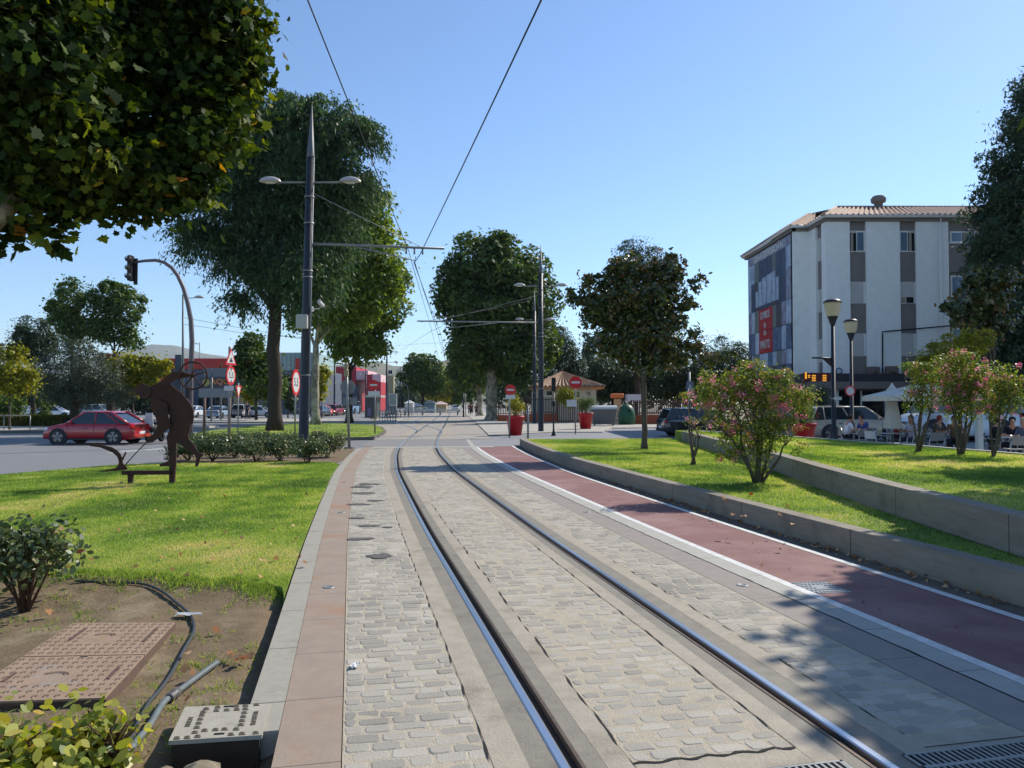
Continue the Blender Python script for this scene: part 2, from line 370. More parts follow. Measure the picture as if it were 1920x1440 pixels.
# bands beside and between the rails
band('track_concrete_left', -1.085, -.92, S0-6, SF, 0.0, m_conc); band('rail_seal_left', -.92, -.785, -6, SF, -.001, m_conc_d)
band('track_concrete_inner_left', -.56, -.43, -6, SF, 0.0, m_conc); band('rail_seal_inner_left', -.66, -.56, -6, SF, -.001, m_conc_d)
band('track_concrete_inner_right', .43, .56, -6, SF, 0.0, m_conc); band('rail_seal_inner_right', .56, .66, -6, SF, -.001, m_conc_d)
band('track_concrete_right', .92, 1.06, -6, SF, 0.0, m_conc); band('rail_seal_right', .785, .92, -6, SF, -.001, m_conc_d)
band('mortar_bed_left', -1.79, -1.085, -6, SF, -.0025, m_mortar); band('mortar_bed_middle', -.43, .43, S0, SF, -.0025, m_mortar)
band('mortar_bed_right', 1.06, 1.70, S0-.02, SF, -.0025, m_mortar)
band('concrete_apron', -.43, .43, S0-.17, S0, -.001, m_conc); band('concrete_apron_right', 1.06, 1.70, S0-.14, S0-.02, -.001, m_conc)
band('concrete_apron_near', -.43, 2.3, -6, S0-.47, -.001, m_conc)
band('side_strip', 1.70, 2.04, S0-.14, SF, 0.0, m_strip); band('light_strip', 2.055, 2.27, S0-.14, SF, .001, m_light)
rr = random.Random(4)
# ragged open joints between the bands
for nm, off, s1, s2, w_ in (('open_joint', -.43, S0-.05, so(13), .011), ('open_joint', 2.047, 3, so(20), .013), ('open_joint', 1.065, S0, so(8), .006), ('open_joint', -1.09, 2.5, so(12), .005), ('open_joint', .43, S0, so(9), .004)):
    q = {}
    def wob(s, k): return off+.006*math.sin(s*9+k)+.004*math.sin(s*23+k*2)+(k-.5)*w_*(.55+.45*math.sin(s*5.3+off*7)+.25*math.sin(s*17))
    band(nm, lambda s: wob(s, 0), lambda s: max(wob(s, 1), wob(s, 0)+.001), s1, s2, .0025, m_crack, .06)
jl = MB(); pp = [tp(-.43+.86*i/24, S0+.012*math.sin(i*1.3)+.006*math.sin(i*3.1), .003) for i in range(25)]; pq = [tp(-.43+.86*i/24, S0-.012-.008*abs(math.sin(i*.9))+.012*math.sin(i*1.3), .003) for i in range(25)]
jl.add(pp+pq, [(i, i+1, 26+i, 25+i) for i in range(24)]); struct(jl.build('open_joint', m_crack))
# rails: polished head, flangeway groove, guard lip
def rail(sgn, s1, s2, ctr=None):
    r = thing('tram_rail', 'grooved steel tram rail, the %s one of the pair, set flush in the paving' % ('left' if sgn < 0 else 'right'), 'rail', group='tram rails curving down the street')
    hd = MB(); 
    fo = lambda o: (lambda s: sgn*o)
    a, b = (.785, .722)
    n = int((s2-s1)/.4); ss = np.linspace(s1, s2, n); vs = []
    prof = [(.785, -.03), (.785, .001), (.778, .006), (.741, .006), (.733, 0.0), (.73, -.03)]
    for s in ss: vs += [tp(sgn*o, s, z) for o, z in prof]
    k = len(prof); hd.add(vs, [(i*k+j, i*k+j+1, (i+1)*k+j+1, (i+1)*k+j) for i in range(n-1) for j in range(k-1)], 0, False); hd.build('rail_head', m_rail, r)
    lp = MB(); vs = []; prof = [(.682, -.03), (.68, .003), (.66, .003), (.66, -.03)]
    for s in ss: vs += [tp(sgn*o, s, z) for o, z in prof]
    k = 4; lp.add(vs, [(i*k+j, i*k+j+1, (i+1)*k+j+1, (i+1)*k+j) for i in range(n-1) for j in range(k-1)]); lp.build('guard_lip', m_railside, r)
    gr = MB(); vs = []
    for s in ss: vs += [tp(sgn*.732, s, -.028), tp(sgn*.68, s, -.028)]
    gr.add(vs, [(2*i, 2*i+1, 2*i+3, 2*i+2) for i in range(n-1)]); gr.build('groove', m_dark, r)
rail(-1, -6, so(300)); rail(1, -6, so(300))
# cobbles: every stone near the camera is its own bevelled block inside one paving mesh
m_cob = bpy.data.materials.new('granite_sett'); m_cob.use_nodes = True
def _cob():
    t = m_cob.node_tree; L = t.links.new; b = t.nodes['Principled BSDF']; a = nd(t, 'ShaderNodeAttribute', attribute_name='tint')
    r = nd(t, 'ShaderNodeValToRGB'); e = r.color_ramp.elements; e[0].color = C(134, 127, 113); e[1].color = C(174, 165, 149); e.new(.5).color = C(157, 149, 133)
    L(a.outputs['Fac'], r.inputs[0]); tc = nd(t, 'ShaderNodeTexCoord'); n = nd(t, 'ShaderNodeTexNoise', Scale=70.0, Detail=6.0); L(tc.outputs['Object'], n.inputs['Vector'])
    n2 = nd(t, 'ShaderNodeTexNoise', Scale=1.1, Detail=6.0); L(tc.outputs['Object'], n2.inputs['Vector'])
    mx = nd(t, 'ShaderNodeMix', data_type='RGBA', blend_type='MULTIPLY'); mx.inputs[0].default_value = .42; L(r.outputs[0], mx.inputs[6]); L(n.outputs[0], mx.inputs[7])
    m2 = nd(t, 'ShaderNodeMix', data_type='RGBA', blend_type='OVERLAY'); m2.inputs[0].default_value = .55; L(mx.outputs[2], m2.inputs[6]); L(n2.outputs[0], m2.inputs[7])
    g2 = nd(t, 'ShaderNodeBrightContrast', Bright=.09); L(m2.outputs[2], g2.inputs[0]); L(g2.outputs[0], b.inputs['Base Color'])
    b.inputs['Roughness'].default_value = .8; b.inputs['Specular IOR Level'].default_value = .2
    bp = nd(t, 'ShaderNodeBump', Strength=.5, Distance=.006); L(n.outputs[0], bp.inputs['Height']); L(bp.outputs[0], b.inputs['Normal'])
_cob()
def cobbles(name, o1, o2, s1, s2, seed, ztop=.0, pitch=.1, gap=.012, prot=.002):
    rg = random.Random(seed); vs = []; fs = []; ti = []; s = s1
    while s < s2:
        p = pitch*rg.uniform(.9, 1.1); o = o1+.004-rg.random()*.09*(1 if rg.random() < .8 else 0); sk = rg.uniform(-.006, .006)
        while o < o2-.03:
            wd = rg.uniform(.12, .2); a = max(o, o1+.004); e = min(o+wd, o2-.004); g = gap*rg.uniform(.5, 1.3)
            if e-a > .045:
                c = [(a+g/2, s+g/2), (e-g/2, s+g/2), (e-g/2, s+p-g/2), (a+g/2, s+p-g/2)]
                c = [(x+rg.uniform(-.006, .006), y+rg.uniform(-.006, .006)+sk*(x-o1)/.3) for x, y in c]
                ring = []; rc = .014
                for i in range(4):
                    q = c[i]; pr = c[i-1]; nx = c[(i+1) % 4]
                    for t_ in (pr, nx):
                        d = (t_[0]-q[0], t_[1]-q[1]); l = math.hypot(*d)+1e-6; f = min(rc*rg.uniform(.6, 1.6)/l, .3); ring.append((q[0]+d[0]*f, q[1]+d[1]*f))
                zt = ztop+rg.uniform(-.002, prot); cx = sum(x for x, _ in ring)/8; cy = sum(y for _, y in ring)/8; b = len(vs)
                tlx, tly = rg.uniform(-.02, .02), rg.uniform(-.03, .03)
                for x, y in ring: vs.append(tp(x, y, -.02))
                for x, y in ring: vs.append(tp(x, y, zt-.004+(x-cx)*tlx+(y-cy)*tly))
                for x, y in ring: vs.append(tp(cx+(x-cx)*.88, cy+(y-cy)*.84, zt+(x-cx)*tlx+(y-cy)*tly))
                tn = rg.random()
                for r_ in (0, 8):
                    for k in range(8): fs.append((b+r_+k, b+r_+(k+1) % 8, b+r_+8+(k+1) % 8, b+r_+8+k)); ti.append(tn)
                fs.append([b+16+k for k in range(8)]); ti.append(tn)
            o += wd
        s += p
    me = bpy.data.meshes.new(name); me.from_pydata([tuple(v) for v in vs], [], fs); at = me.attributes.new('tint', 'FLOAT', 'FACE'); at.data.foreach_set('value', ti)
    return struct(link_mesh(name, me, m_cob))
cobbles('cobblestone_paving_left', -1.785, -1.09, 2.3, so(29.2), 1, gap=.008, prot=.002)
cobbles('cobblestone_paving_middle', -.425, .425, S0+.01, so(29.2), 2, ztop=-.001, gap=.018)
cobbles('cobblestone_paving_right', 1.07, 1.695, S0, so(29.2), 3, gap=.010, ztop=.0)
# worn mortar, asphalt-filled holes in the left cobbles
pm = MB()
for q, (px, py, wx, hy) in enumerate([(676, 1011, 30, 3), (712, 1043, 28, 5), (690, 986, 26, 2), (672, 946, 24, 2), (684, 925, 28, 2), (680, 913, 26, 3), (705, 939, 18, 1.5), (668, 972, 18, 1.5), (728, 989, 12, 1.2), (690, 908, 22, 2)]):
    n = 18; pts = []
    for i in range(n):
        a = 2*math.pi*i/n; k = .6+.5*rr.random(); v = G(px+math.cos(a)*wx*k, py+math.sin(a)*hy*k, 0); pts.append((v.x, v.y, .0075))
    pm.add(pts, [list(range(n))[::-1]])
struct(pm.build('asphalt_patches', pmat('patch_asphalt', C(84, 82, 80), C(98, 95, 91), 20, .9, .5, 90)))
# left edge: kerb stones and pink strip
SK = so(4.42); kmb = MB(); band_prism(kmb, -2.31, -2.12, SK, so(29), -.25, .004); struct(kmb.build('kerb', m_kerb))
kmb = MB(); band_prism(kmb, -2.117, -1.795, -2, so(30), -.35, .0); struct(kmb.build('pink_stone_strip', m_pink))
# red path with white edge lines
pw = lambda s: 3.55+max(0, (s-so(17)))*.024
band('red_path', 2.27, lambda s: pw(s)+.02, -3, so(30.0), -.003, m_red)
band('white_edge_line', 2.275, lambda s: 2.375, -3, so(30.1), .0015, m_white); band('white_edge_line', lambda s: pw(s)-.1, lambda s: pw(s), -3, so(30.2), .0015, m_white)
band('gutter_strip', lambda s: pw(s)+.02, lambda s: pw(s)+.6, -3, so(31), -.004, pmat('gutter', C(112, 104, 92), C(86, 78, 66), 9, .95, .6, 50))
# crossing street flush with the track
cr = MB(); tri_poly(cr, [tuple(tp(-2.32, so(29), 0))[:2], tuple(tp(2.2, so(29), 0))[:2], tuple(tp(4.4, so(30.2), 0))[:2], (1.5, 31.6), (26, 31.9), (60, 33), (60, 62), tuple(tp(2.4, so(62), 0))[:2], tuple(tp(-2.32, so(36), 0))[:2]], -.008)
struct(cr.build('crossing_street', m_asph2))
band('crossing_pavers', -1.79, 3.0, so(29.3), so(29.9), .004, m_light); band('crossing_pavers', -2.3, 3.2, so(36.2), so(36.6), .004, m_light)
for a, b in ((-2.3, -.8), (-.65, .65), (.8, 2.1)):
    band('crossing_asphalt', a, b, so(30.2), so(36.1), .0015, pmat('crossing_setts', C(134, 132, 130), C(120, 119, 118), 22, .85, .4, 60))
# plaza paving round the far track
band('plaza_paving', lambda s: -7.5-max(0, s-so(60))*.02, -.8, so(36.6), so(320), .0015, m_tile, 4); band('plaza_paving', -.65, .65, so(36.6), so(320), .0015, m_tile, 4); band('plaza_paving', .8, lambda s: 3.4, so(36.6), so(320), .0015, m_tile, 4)
band('track_bed_strip', .8, 1.3, so(36.6), so(120), .004, m_conc, 4); band('track_bed_strip', -1.3, -.8, so(36.6), so(120), .004, m_conc, 4)
m_pave = pmat('pavement', C(172, 166, 156), C(158, 153, 144), 1.2, .85, .2, 40)
pv = MB()
pv.prism([(G(1045, 811).x, G(1045, 811).y), (G(1130, 811).x, G(1130, 811).y), (G(1145, 803).x, 52), (G(1280, 800).x, 54), (16, 60), (30, 68), (3, 68), tuple(tp(3.4, so(66), 0))[:2], tuple(tp(3.4, so(39.8), 0))[:2]], -.06, .05)
pv.prism([tuple(tp(3.4, so(66.2), 0))[:2], (3, 68.1), (3, 230), tuple(tp(3.4, so(230), 0))[:2]], -.06, .045)
struct(pv.build('pavement', m_pave))
# second track joining from the left at the points
def rail2(off):
    L = []
    for s in np.arange(so(44), so(240), 1.0):
        t = min(1, (s-so(44))/30); k = t*t*(3-2*t); L.append((off-3.3*k, s))
    mb = MB(); vs = []
    for o, s in L: vs += [tp(o-.035, s, .006), tp(o+.035, s, .006)]
    mb.add(vs, [(2*i, 2*i+1, 2*i+3, 2*i+2) for i in range(len(L)-1)], 0)
    vs = []
    for o, s in L: vs += [tp(o+.035, s, .0065), tp(o+.085, s, .0065)]
    mb.add(vs, [(2*i, 2*i+1, 2*i+3, 2*i+2) for i in range(len(L)-1)], 1)
    return mb
for k, off in enumerate((-.75, .75)):
    o = rail2(off).build('branch_rail', [m_rail, m_dark]); tag(o, '%s rail of the second track that splits off to the left at the points' % ('left-hand', 'right-hand')[k], 'rail', 'branch track rails')
# left pavement beyond the road, far left
pv = MB(); pv.prism([(-90, 45.5), (-26, 45.5), (-22, 52), (-22, 56), (-90, 56)], -.06, .1)
pv.prism([(-32, 68), (-10.9, 68), (-12, 82), (-40, 82)], -.06, .1); struct(pv.build('left_pavement', m_pave))
ks = MB(); ks.box((-58, 45.3, .02), (64, .3, .16)); ks.build('far_kerb', m_light); struct(bpy.data.objects['far_kerb'])
# lane marks on the left road
lm = MB()
for a, b in (((205, 850), (330, 838)), ((225, 845), (345, 842))):
    p, q = G(*a, -.05), G(*b, -.05); d = (q-p).normalized(); n_ = Vector((-d.y, d.x, 0))*.08
    lm.add([p-n_+Vector((0, 0, .004)), q-n_+Vector((0, 0, .004)), q+n_+Vector((0, 0, .004)), p+n_+Vector((0, 0, .004))], [(0, 1, 2, 3)])
struct(lm.build('lane_marking', m_white))
# ------------------------------------------------------------------ lawns
def edge_pts(off, Y0, Y1, st=1.0): return [tuple(tp(off, s, 0))[:2] for s in np.arange(so(Y0), so(Y1), st)]
def inpoly(px, py, poly):
    inside = np.zeros(len(px), bool); n = len(poly)
    for i in range(n):
        x1, y1 = poly[i]; x2, y2 = poly[(i+1) % n]
        c = ((y1 > py) != (y2 > py)) & (px < (x2-x1)*(py-y1)/(y2-y1+1e-12)+x1); inside ^= c
    return inside
m_lawn = pmat('lawn_turf', C(124, 142, 60), C(98, 124, 46), 5, .95, .8, 120, col3=C(164, 152, 96), s3=.8, thr3=.52)
m_blade = leafmat('grass_blade', [(0, C(78, 108, 54)), (.3, C(112, 142, 64)), (.62, C(152, 174, 82)), (.86, C(186, 188, 104)), (1, C(212, 196, 140))], .6, .45, .3)
GLIST = []
def hf(x, y, amp=.02): return amp*(mnoise.noise(Vector((x*.5, y*.5, 3)))+.4*mnoise.noise(Vector((x*1.7, y*1.7, 1))))
def lawn(name, poly, z, n, seed, zf=None, hmul=1.0, dens_y0=6.0, label=None):
    zf = zf or (lambda x, y: z)
    mb = MB(); mb.prism(poly, -.12, z, 0); struct(mb.build(name, m_lawn))
    rg = np.random.default_rng(seed); P_ = np.array(poly); x0, y0 = P_.min(0); x1, y1 = P_.max(0); xs = []; ys = []; tot = 0
    while tot < n:
        y = y0+(y1-y0)*rg.random(n*3)**2.2; x = x0+(x1-x0)*rg.random(n*3); 
        k = inpoly(x, y, poly) & (np.abs(x)/np.maximum(y, .1) < .74); xs.append(x[k]); ys.append(y[k]); tot += k.sum()
        if k.sum() == 0: break
    x = np.concatenate(xs)[:n]; y = np.concatenate(ys)[:n]; n = len(x)
    sc = np.clip(y/8, .9, 2.6); h = (.012+.017*rg.random(n))*hmul*np.clip(sc, 1, 1.8)
    pat = np.array([mnoise.noise(Vector((a*.55, b*.4, seed))) + .5*mnoise.noise(Vector((a*2.1, b*1.6, seed+5))) for a, b in zip(x, y)])
    t = np.clip(.46+.8*pat+.2*rg.normal(size=n), 0, 1)
    A = np.stack([rg.normal(size=n)*.45, rg.normal(size=n)*.45, np.ones(n)], 1); N = rg.normal(size=(n, 3))*np.array([1, 1, .2])
    c = np.stack([x, y, z+h*.42], 1)
    wd = np.clip(sc, .9, 2.6)*.9
    tm = [(-.09, -.5), (.09, -.5), (.01, .5)]
    o = leaf_obj(name.replace('lawn', 'grass'), c, N, A, h, [(a*1.6, b) for a, b in tm], t, m_blade); struct(o, 'stuff'); return o
LA = [tuple(G(px, py, .02))[:2] for px, py in [(-60, 1066), (60, 1072), (130, 1079), (170, 1074), (200, 1078), (250, 1081), (300, 1075), (340, 1086), (370, 1080), (395, 1089), (450, 1086), (480, 1096), (500, 1093), (530, 1100)]]+edge_pts(-2.33, 7.2, 21.6, .8)+[tuple(G(px, py, .02))[:2] for px, py in [(625, 867), (560, 866), (400, 867), (225, 871), (0, 890), (-500, 935)]]
lawn('lawn_left', LA, .012, 230000, 11)
# raised lawns on the right and their concrete walls
W1O = lambda s: 3.83+max(0, s-so(20))*.03
wall1 = [(W1O(s), s) for s in np.arange(so(3.0), so(30.6), .5)]
w1f = [tp(o, s) for o, s in wall1]; w1b = [tp(o+.22, s) for o, s in wall1]
def wall_along(front, back, z0, z1, name, mat, label, grp=None):
    mb = MB(); n = len(front); vs = []; uv = []; d_ = 0
    for i, a in enumerate(front):
        d_ += math.dist(a[:2], front[i-1][:2]) if i else 0; uv += [(d_, 0), (d_, z1), (d_, z1+.2), (d_, 0)]
    for a, b in zip(front, back): vs += [(a[0], a[1], z0), (a[0], a[1], z1), (b[0], b[1], z1), (b[0], b[1], z0)]
    fs = [(4*i+k, 4*i+k+1, 4*i+k+5, 4*i+k+4) for i in range(n-1) for k in range(3)]+[(0, 3, 2, 1), (4*n-4, 4*n-3, 4*n-2, 4*n-1)]
    mb.add(vs, fs, 0, False, uv); o = mb.build(name, mat); return tag(o, label, 'wall', grp)
wall_along(w1f, w1b, -.1, .285, 'concrete_wall', m_wall, 'low grey concrete retaining wall along the red path')
W2P = [(4.55, 2.5), (4.72, 5.0), (4.87, 7.1), (5.05, 10.3), (5.3, 13), (5.67, 16.1), (6.05, 21), (6.45, 26), (6.72, 29.6)]
def resample(L, st=.6):
    out = []
    for (a, b) in zip(L[:-1], L[1:]):
        n = max(1, int(math.dist(a, b)/st))
        for i in range(n): out.append((a[0]+(b[0]-a[0])*i/n, a[1]+(b[1]-a[1])*i/n))
    return out+[L[-1]]
w2f = resample(W2P); w2b = []
for i, p in enumerate(w2f):
    a = w2f[max(i-1, 0)]; b = w2f[min(i+1, len(w2f)-1)]; d = Vector((b[0]-a[0], b[1]-a[1])).normalized(); w2b.append((p[0]+d.y*.26, p[1]-d.x*.26))
wall_along(w2f, w2b, -.1, .635, 'concrete_wall', m_wall, 'tall grey concrete retaining wall between the two right-hand lawns')
L1 = [(p[0], p[1]) for p in w1b]+[(2.2, 30.9), (6.7, 31.6)]+[(p[0], p[1]) for p in w2f[::-1]]
lawn('lawn_right_lower', L1, .25, 120000, 12)
bk = [(11.9, 8.0), (11.6, 12), (11.2, 16.3), (10.5, 20.5), (9.4, 25.3), (8.3, 28.8), (7.35, 31.4)]
L2 = [(p[0], p[1]) for p in w2b]+[(6.8, 31.2)]+bk[::-1]+[(12.2, 2.5)]
lawn('lawn_right_upper', L2, .585, 120000, 13)
e1 = resample(bk, .8); e2 = []
for i, p in enumerate(e1):
    a = e1[max(i-1, 0)]; b = e1[min(i+1, len(e1)-1)]; d = Vector((b[0]-a[0], b[1]-a[1])).normalized(); e2.append((p[0]+d.y*.15, p[1]-d.x*.15))
wall_along(e1, e2, -.1, .63, 'concrete_wall', m_light, 'pale concrete edging at the back of the upper lawn by the terrace')
be = MB(); be.box((4.4, 31.1, .1), (4.6, .14, .34), 0, R(8)); tag(be.build('stone_edging', m_light), 'thin stone edging closing the far end of the lower lawn', 'edging')
# terrace and street surface on the right
tr = MB(); tri_poly(tr, [(11.3, 2), (60, 2), (60, 33.9), (7.2, 31.7), (8.6, 28.8), (9.6, 25.3), (10.65, 20.5), (11.35, 16.3)], -.004); struct(tr.build('terrace_paving', pmat('terrace_tiles', C(150, 146, 142), C(136, 133, 130), 2, .8, .2, 50)))
# lawn B, beyond the crossing street on the left
LB = [tuple(G(px, py, .1))[:2] for px, py in [(352, 822), (480, 821), (600, 821), (700, 819), (716, 813), (722, 808), (716, 801), (700, 797), (640, 794), (560, 794), (470, 799), (390, 808), (356, 815)]]
lawn('lawn_far_left', LB, .1, 30000, 14, hmul=1.5)
kb = MB(); front = [tuple(G(px, py, .1))[:2] for px, py in [(352, 822), (480, 821), (600, 821), (700, 819), (716, 813), (722, 808), (716, 801), (700, 797)]]
for a, b in zip(front[:-1], front[1:]):
    d = Vector((b[0]-a[0], b[1]-a[1], 0)); kb.box(((a[0]+b[0])/2, (a[1]+b[1])/2-.06, .03), (d.length+.1, .16, .16), 0, math.atan2(d.y, d.x))
struct(kb.build('kerb_far_lawn', m_light))
# rose bed
RB = [tuple(G(px, py, .0))[:2] for px, py in [(626, 867), (640, 862), (655, 850), (664, 842), (560, 838), (330, 838), (310, 858), (340, 866), (480, 865)]]
rb = MB(); rb.prism(RB, -.1, .005); struct(rb.build('rose_bed_soil', m_leafy_soil))
# bare soil patch in front, uneven
def soil_h(x, y):
    v = -.085+.035*mnoise.noise(Vector((x*1.1, y*1.1, 0)))+.014*mnoise.noise(Vector((x*4, y*4, 2)))+.005*mnoise.noise(Vector((x*13, y*13, 5)))
    e = x-float(np.interp(y, _y, _xs))+2.33
    v -= .07*math.exp(-(e/.14)**2)
    d = math.hypot((x+1.5)*1.0, y-3.55); v -= .16*math.exp(-(d/.36)**4)
    if y > 6.6: v += .075*min(1, (y-6.6)/.5)
    return v
sv = []; sf = []; NX, NY = 150, 130; X0, X1, Y0, Y1 = -7.5, -.8, 2.4, 7.6
for j in range(NY):
    for i in range(NX):
        x = X0+(X1-X0)*i/(NX-1); y = Y0+(Y1-Y0)*j/(NY-1); lim = float(np.interp(y, _y, _xs))-2.10; x = min(x, lim); sv.append((x, y, soil_h(x, y)))
for j in range(NY-1):
    for i in range(NX-1): a = j*NX+i; sf.append((a, a+1, a+NX+1, a+NX))
sb = MB(); sb.add(sv, sf, 0, True); struct(sb.build('bare_soil', m_leafy_soil))
# ================================================================== TREES
m_bark = pmat('grey_bark', C(104, 94, 82), C(70, 62, 54), 9, .95, 1.0, 25, stretch=(3, 3, .6))
m_bark_d = pmat('dark_bark', C(74, 62, 52), C(46, 39, 33), 7, .95, 1.0, 22, stretch=(3, 3, .5))
m_bark_p = pmat('plane_bark', C(172, 166, 146), C(116, 108, 90), 2.2, .85, .4, 12, contrast=2.5, stretch=(1, 1, .7))
m_lf_plane = leafmat('plane_leaf', [(0, C(30, 44, 18)), (.35, C(40, 57, 22)), (.68, C(62, 82, 30)), (.92, C(124, 136, 50)), (.965, C(168, 128, 44)), (1, C(176, 92, 38))], .65, .32, .15)
m_lf_plane_far = leafmat('plane_leaf_far', [(0, C(46, 66, 28)), (.5, C(70, 94, 38)), (1, C(106, 124, 56))], .5, .35, .35)
m_lf_mid = leafmat('plane_leaf_pale', [(0, C(66, 88, 34)), (.5, C(98, 122, 48)), (1, C(142, 152, 72))], .5, .45, .35)  # lighter yellow-green leaf of the two planes behind the pagoda tree
m_lf_soph = leafmat('pinnate_leaf', [(0, C(36, 54, 36)), (.5, C(58, 82, 50)), (1, C(96, 120, 72))], .5, .38, .35)
m_lf_dark = leafmat('dark_leaf', [(0, C(34, 48, 30)), (.5, C(50, 68, 40)), (1, C(76, 94, 52))], .5, .25, .35)
m_lf_blue = leafmat('bluegreen_leaf', [(0, C(50, 66, 54)), (.5, C(70, 90, 70)), (1, C(98, 116, 88))], .5, .3, .35)
m_lf_olive = leafmat('olive_leaf', [(0, C(48, 58, 44)), (.5, C(72, 82, 62)), (1, C(116, 122, 100))], .5, .2, .4)
m_lf_yel = leafmat('yellow_green_leaf', [(0, C(88, 102, 30)), (.5, C(134, 138, 44)), (.9, C(166, 160, 56)), (1, C(172, 120, 46))], .5, .45, .3)
m_lf_mag = leafmat('magnolia_leaf', [(0, C(44, 58, 32)), (.4, C(66, 80, 42)), (.66, C(92, 98, 48)), (.83, C(122, 96, 60)), (1, C(150, 108, 70))], .25, .2, .6)
m_lf_con = leafmat('conifer_leaf', [(0, C(34, 50, 36)), (.5, C(50, 70, 48)), (1, C(76, 96, 62))], .6, .2, .3)
m_lf_myr = leafmat('myrtle_leaf', [(0, C(66, 88, 36)), (.5, C(100, 120, 54)), (.8, C(134, 138, 66)), (.93, C(160, 122, 70)), (1, C(170, 98, 74))], .45, .5, .35)
m_flower = leafmat('pink_flower', [(0, C(212, 104, 134)), (.6, C(236, 148, 170)), (1, C(246, 200, 208))], .6, .4, .2)
m_dead = leafmat('dry_frond', [(0, C(96, 74, 60)), (.5, C(134, 108, 90)), (1, C(170, 146, 126))], .8, .1, .2)
def tree(name, label, px, gy, Y, blobs, n, size, mat, bark, r0, fork_y, group=None, seed=1, kind='leaf', tmpl=T_DIA, gz=0.0, shell=.45, r1=None, limbs=None, clump=10, cs=None, cat='tree', **kw):
    base = P(px, gy, Y); base.z = gz
    t = thing(name, label, cat, base, group=group)
    BL = pblobs(Y, blobs); fx = kw.pop('fork_x', px); top = P(fx, fork_y, Y)
    LM = [Vector(b[0])-Vector((0, 0, b[1][2]*.2)) for b in BL][:limbs or 7]
    trunk(t, base-Vector((0, 0, .1)), top, r0, r1 or r0*.62, bark, LM, seed=seed, n=12, bend=kw.pop('bend', .012))
    rm = float(np.mean([max(b[1][0], b[1][2]) for b in BL])); kw.setdefault('lump', min(1.5, max(.2, rm*.42))); kw.setdefault('per', 110)
    if kind == 'leaf': foliage('crown', BL, n, size, mat, t, seed, clump, cs, tmpl, shell, **kw)
    else: sprays('crown', BL, n, size, kw.get('length', 1.4), mat, t, seed, shell=shell)
    return t
# the plane tree whose crown hangs over the top left
tb = Vector((-9.2, 8.6, -.05)); t = thing('plane_tree', 'near plane tree whose leafy crown fills the upper left corner', 'tree', tb)
NB = []
for px, py, rx, ry, Y in [(140, 60, 230, 170, 9.0), (330, 60, 120, 130, 9.5), (400, 20, 80, 110, 9.5), (412, 115, 64, 80, 9.4), (400, 200, 75, 75, 9.2), (360, 280, 80, 66, 9.0), (300, 340, 80, 55, 8.8), (205, 350, 70, 55, 8.6), (90, 310, 120, 76, 8.4), (60, 200, 160, 120, 8.6), (20, 330, 90, 60, 8.4), (440, 60, 44, 90, 9.4), (424, 30, 66, 70, 9.0), (180, 330, 90, 60, 8.8), (240, 220, 140, 120, 9.6), (-120, 120, 220, 240, 9.2), (-200, -200, 350, 240, 9.5), (180, -200, 300, 220, 10), (20, 60, 200, 190, 7.6), (120, 200, 160, 130, 7.8)]:
    s = Y/F; c = P(px, py, Y); NB.append(((c.x, c.y, c.z), (rx*s, max(.6, (rx+ry)*.42*s), ry*s)))
trunk(t, tb, (-8.6, 8.8, 3.2), .36, .26, m_bark_p, [Vector((-7.6,9.2,5.2)),Vector((-8.8,9,6)),Vector((-7.2,9.4,6.4)),Vector((-8,8.6,5))], seed=3, n=14)
foliage('crown', NB, 66000, .112, m_lf_plane, t, 5, 12, .19, T_PLANE, .05, upn=.6, fold=.12, lump=.34, per=60)
lb = P(30, 372, 8.3); bb = MB(); bb.tube([P(-90, 520, 8.6), P(-30, 440, 8.5), P(12, 395, 8.4), P(60, 340, 8.5), P(140, 290, 8.8)], [.13, .11, .09, .06, .03], 8); bb.build('limb', m_bark_p, t)
SB = [((*P(px, py, 8.6),), (rx*8.6/F, .12, ry*8.6/F)) for px, py, rx, ry in [(18, 455, 22, 12), (30, 420, 22, 10), (62, 437, 18, 7), (118, 457, 14, 6), (95, 425, 10, 8), (10, 405, 18, 10), (150, 400, 40, 14), (100, 392, 40, 14), (210, 408, 30, 8), (250, 398, 30, 12)]]
SB = [(tuple(c), r) for c, r in SB]
foliage('low_leaves', SB, 300, .15, m_lf_plane, t, 8, 4, .07, T_PLANE, .2, upn=.8, fold=.12)
# feathery pagoda tree, big
tree('pagoda_tree', 'tall feathery dark green tree with drooping twigs behind the first catenary pole', 515, 808, 45, [(530, 235, 60, 44), (610, 240, 54, 40), (655, 275, 34, 44), (480, 300, 66, 54), (570, 320, 74, 60), (440, 400, 60, 44), (520, 420, 74, 54), (610, 400, 48, 60, 1), (395, 455, 40, 26), (475, 220, 26, 24), (655, 350, 30, 36), (470, 510, 54, 30), (560, 520, 48, 50, -1), (362, 430, 30, 14), (440, 560, 18, 14, 0, .6), (682, 245, 10, 22, 0, .5), (596, 200, 10, 16, 0, .5), (505, 350, 90, 80), (590, 470, 44, 44)], 120000, .3, m_lf_soph, m_bark_d, .42, 560, 'street trees along the left side of the tram line', 21, 'spray', length=1.25, shell=.2, gz=.1, r1=.36, limbs=12)
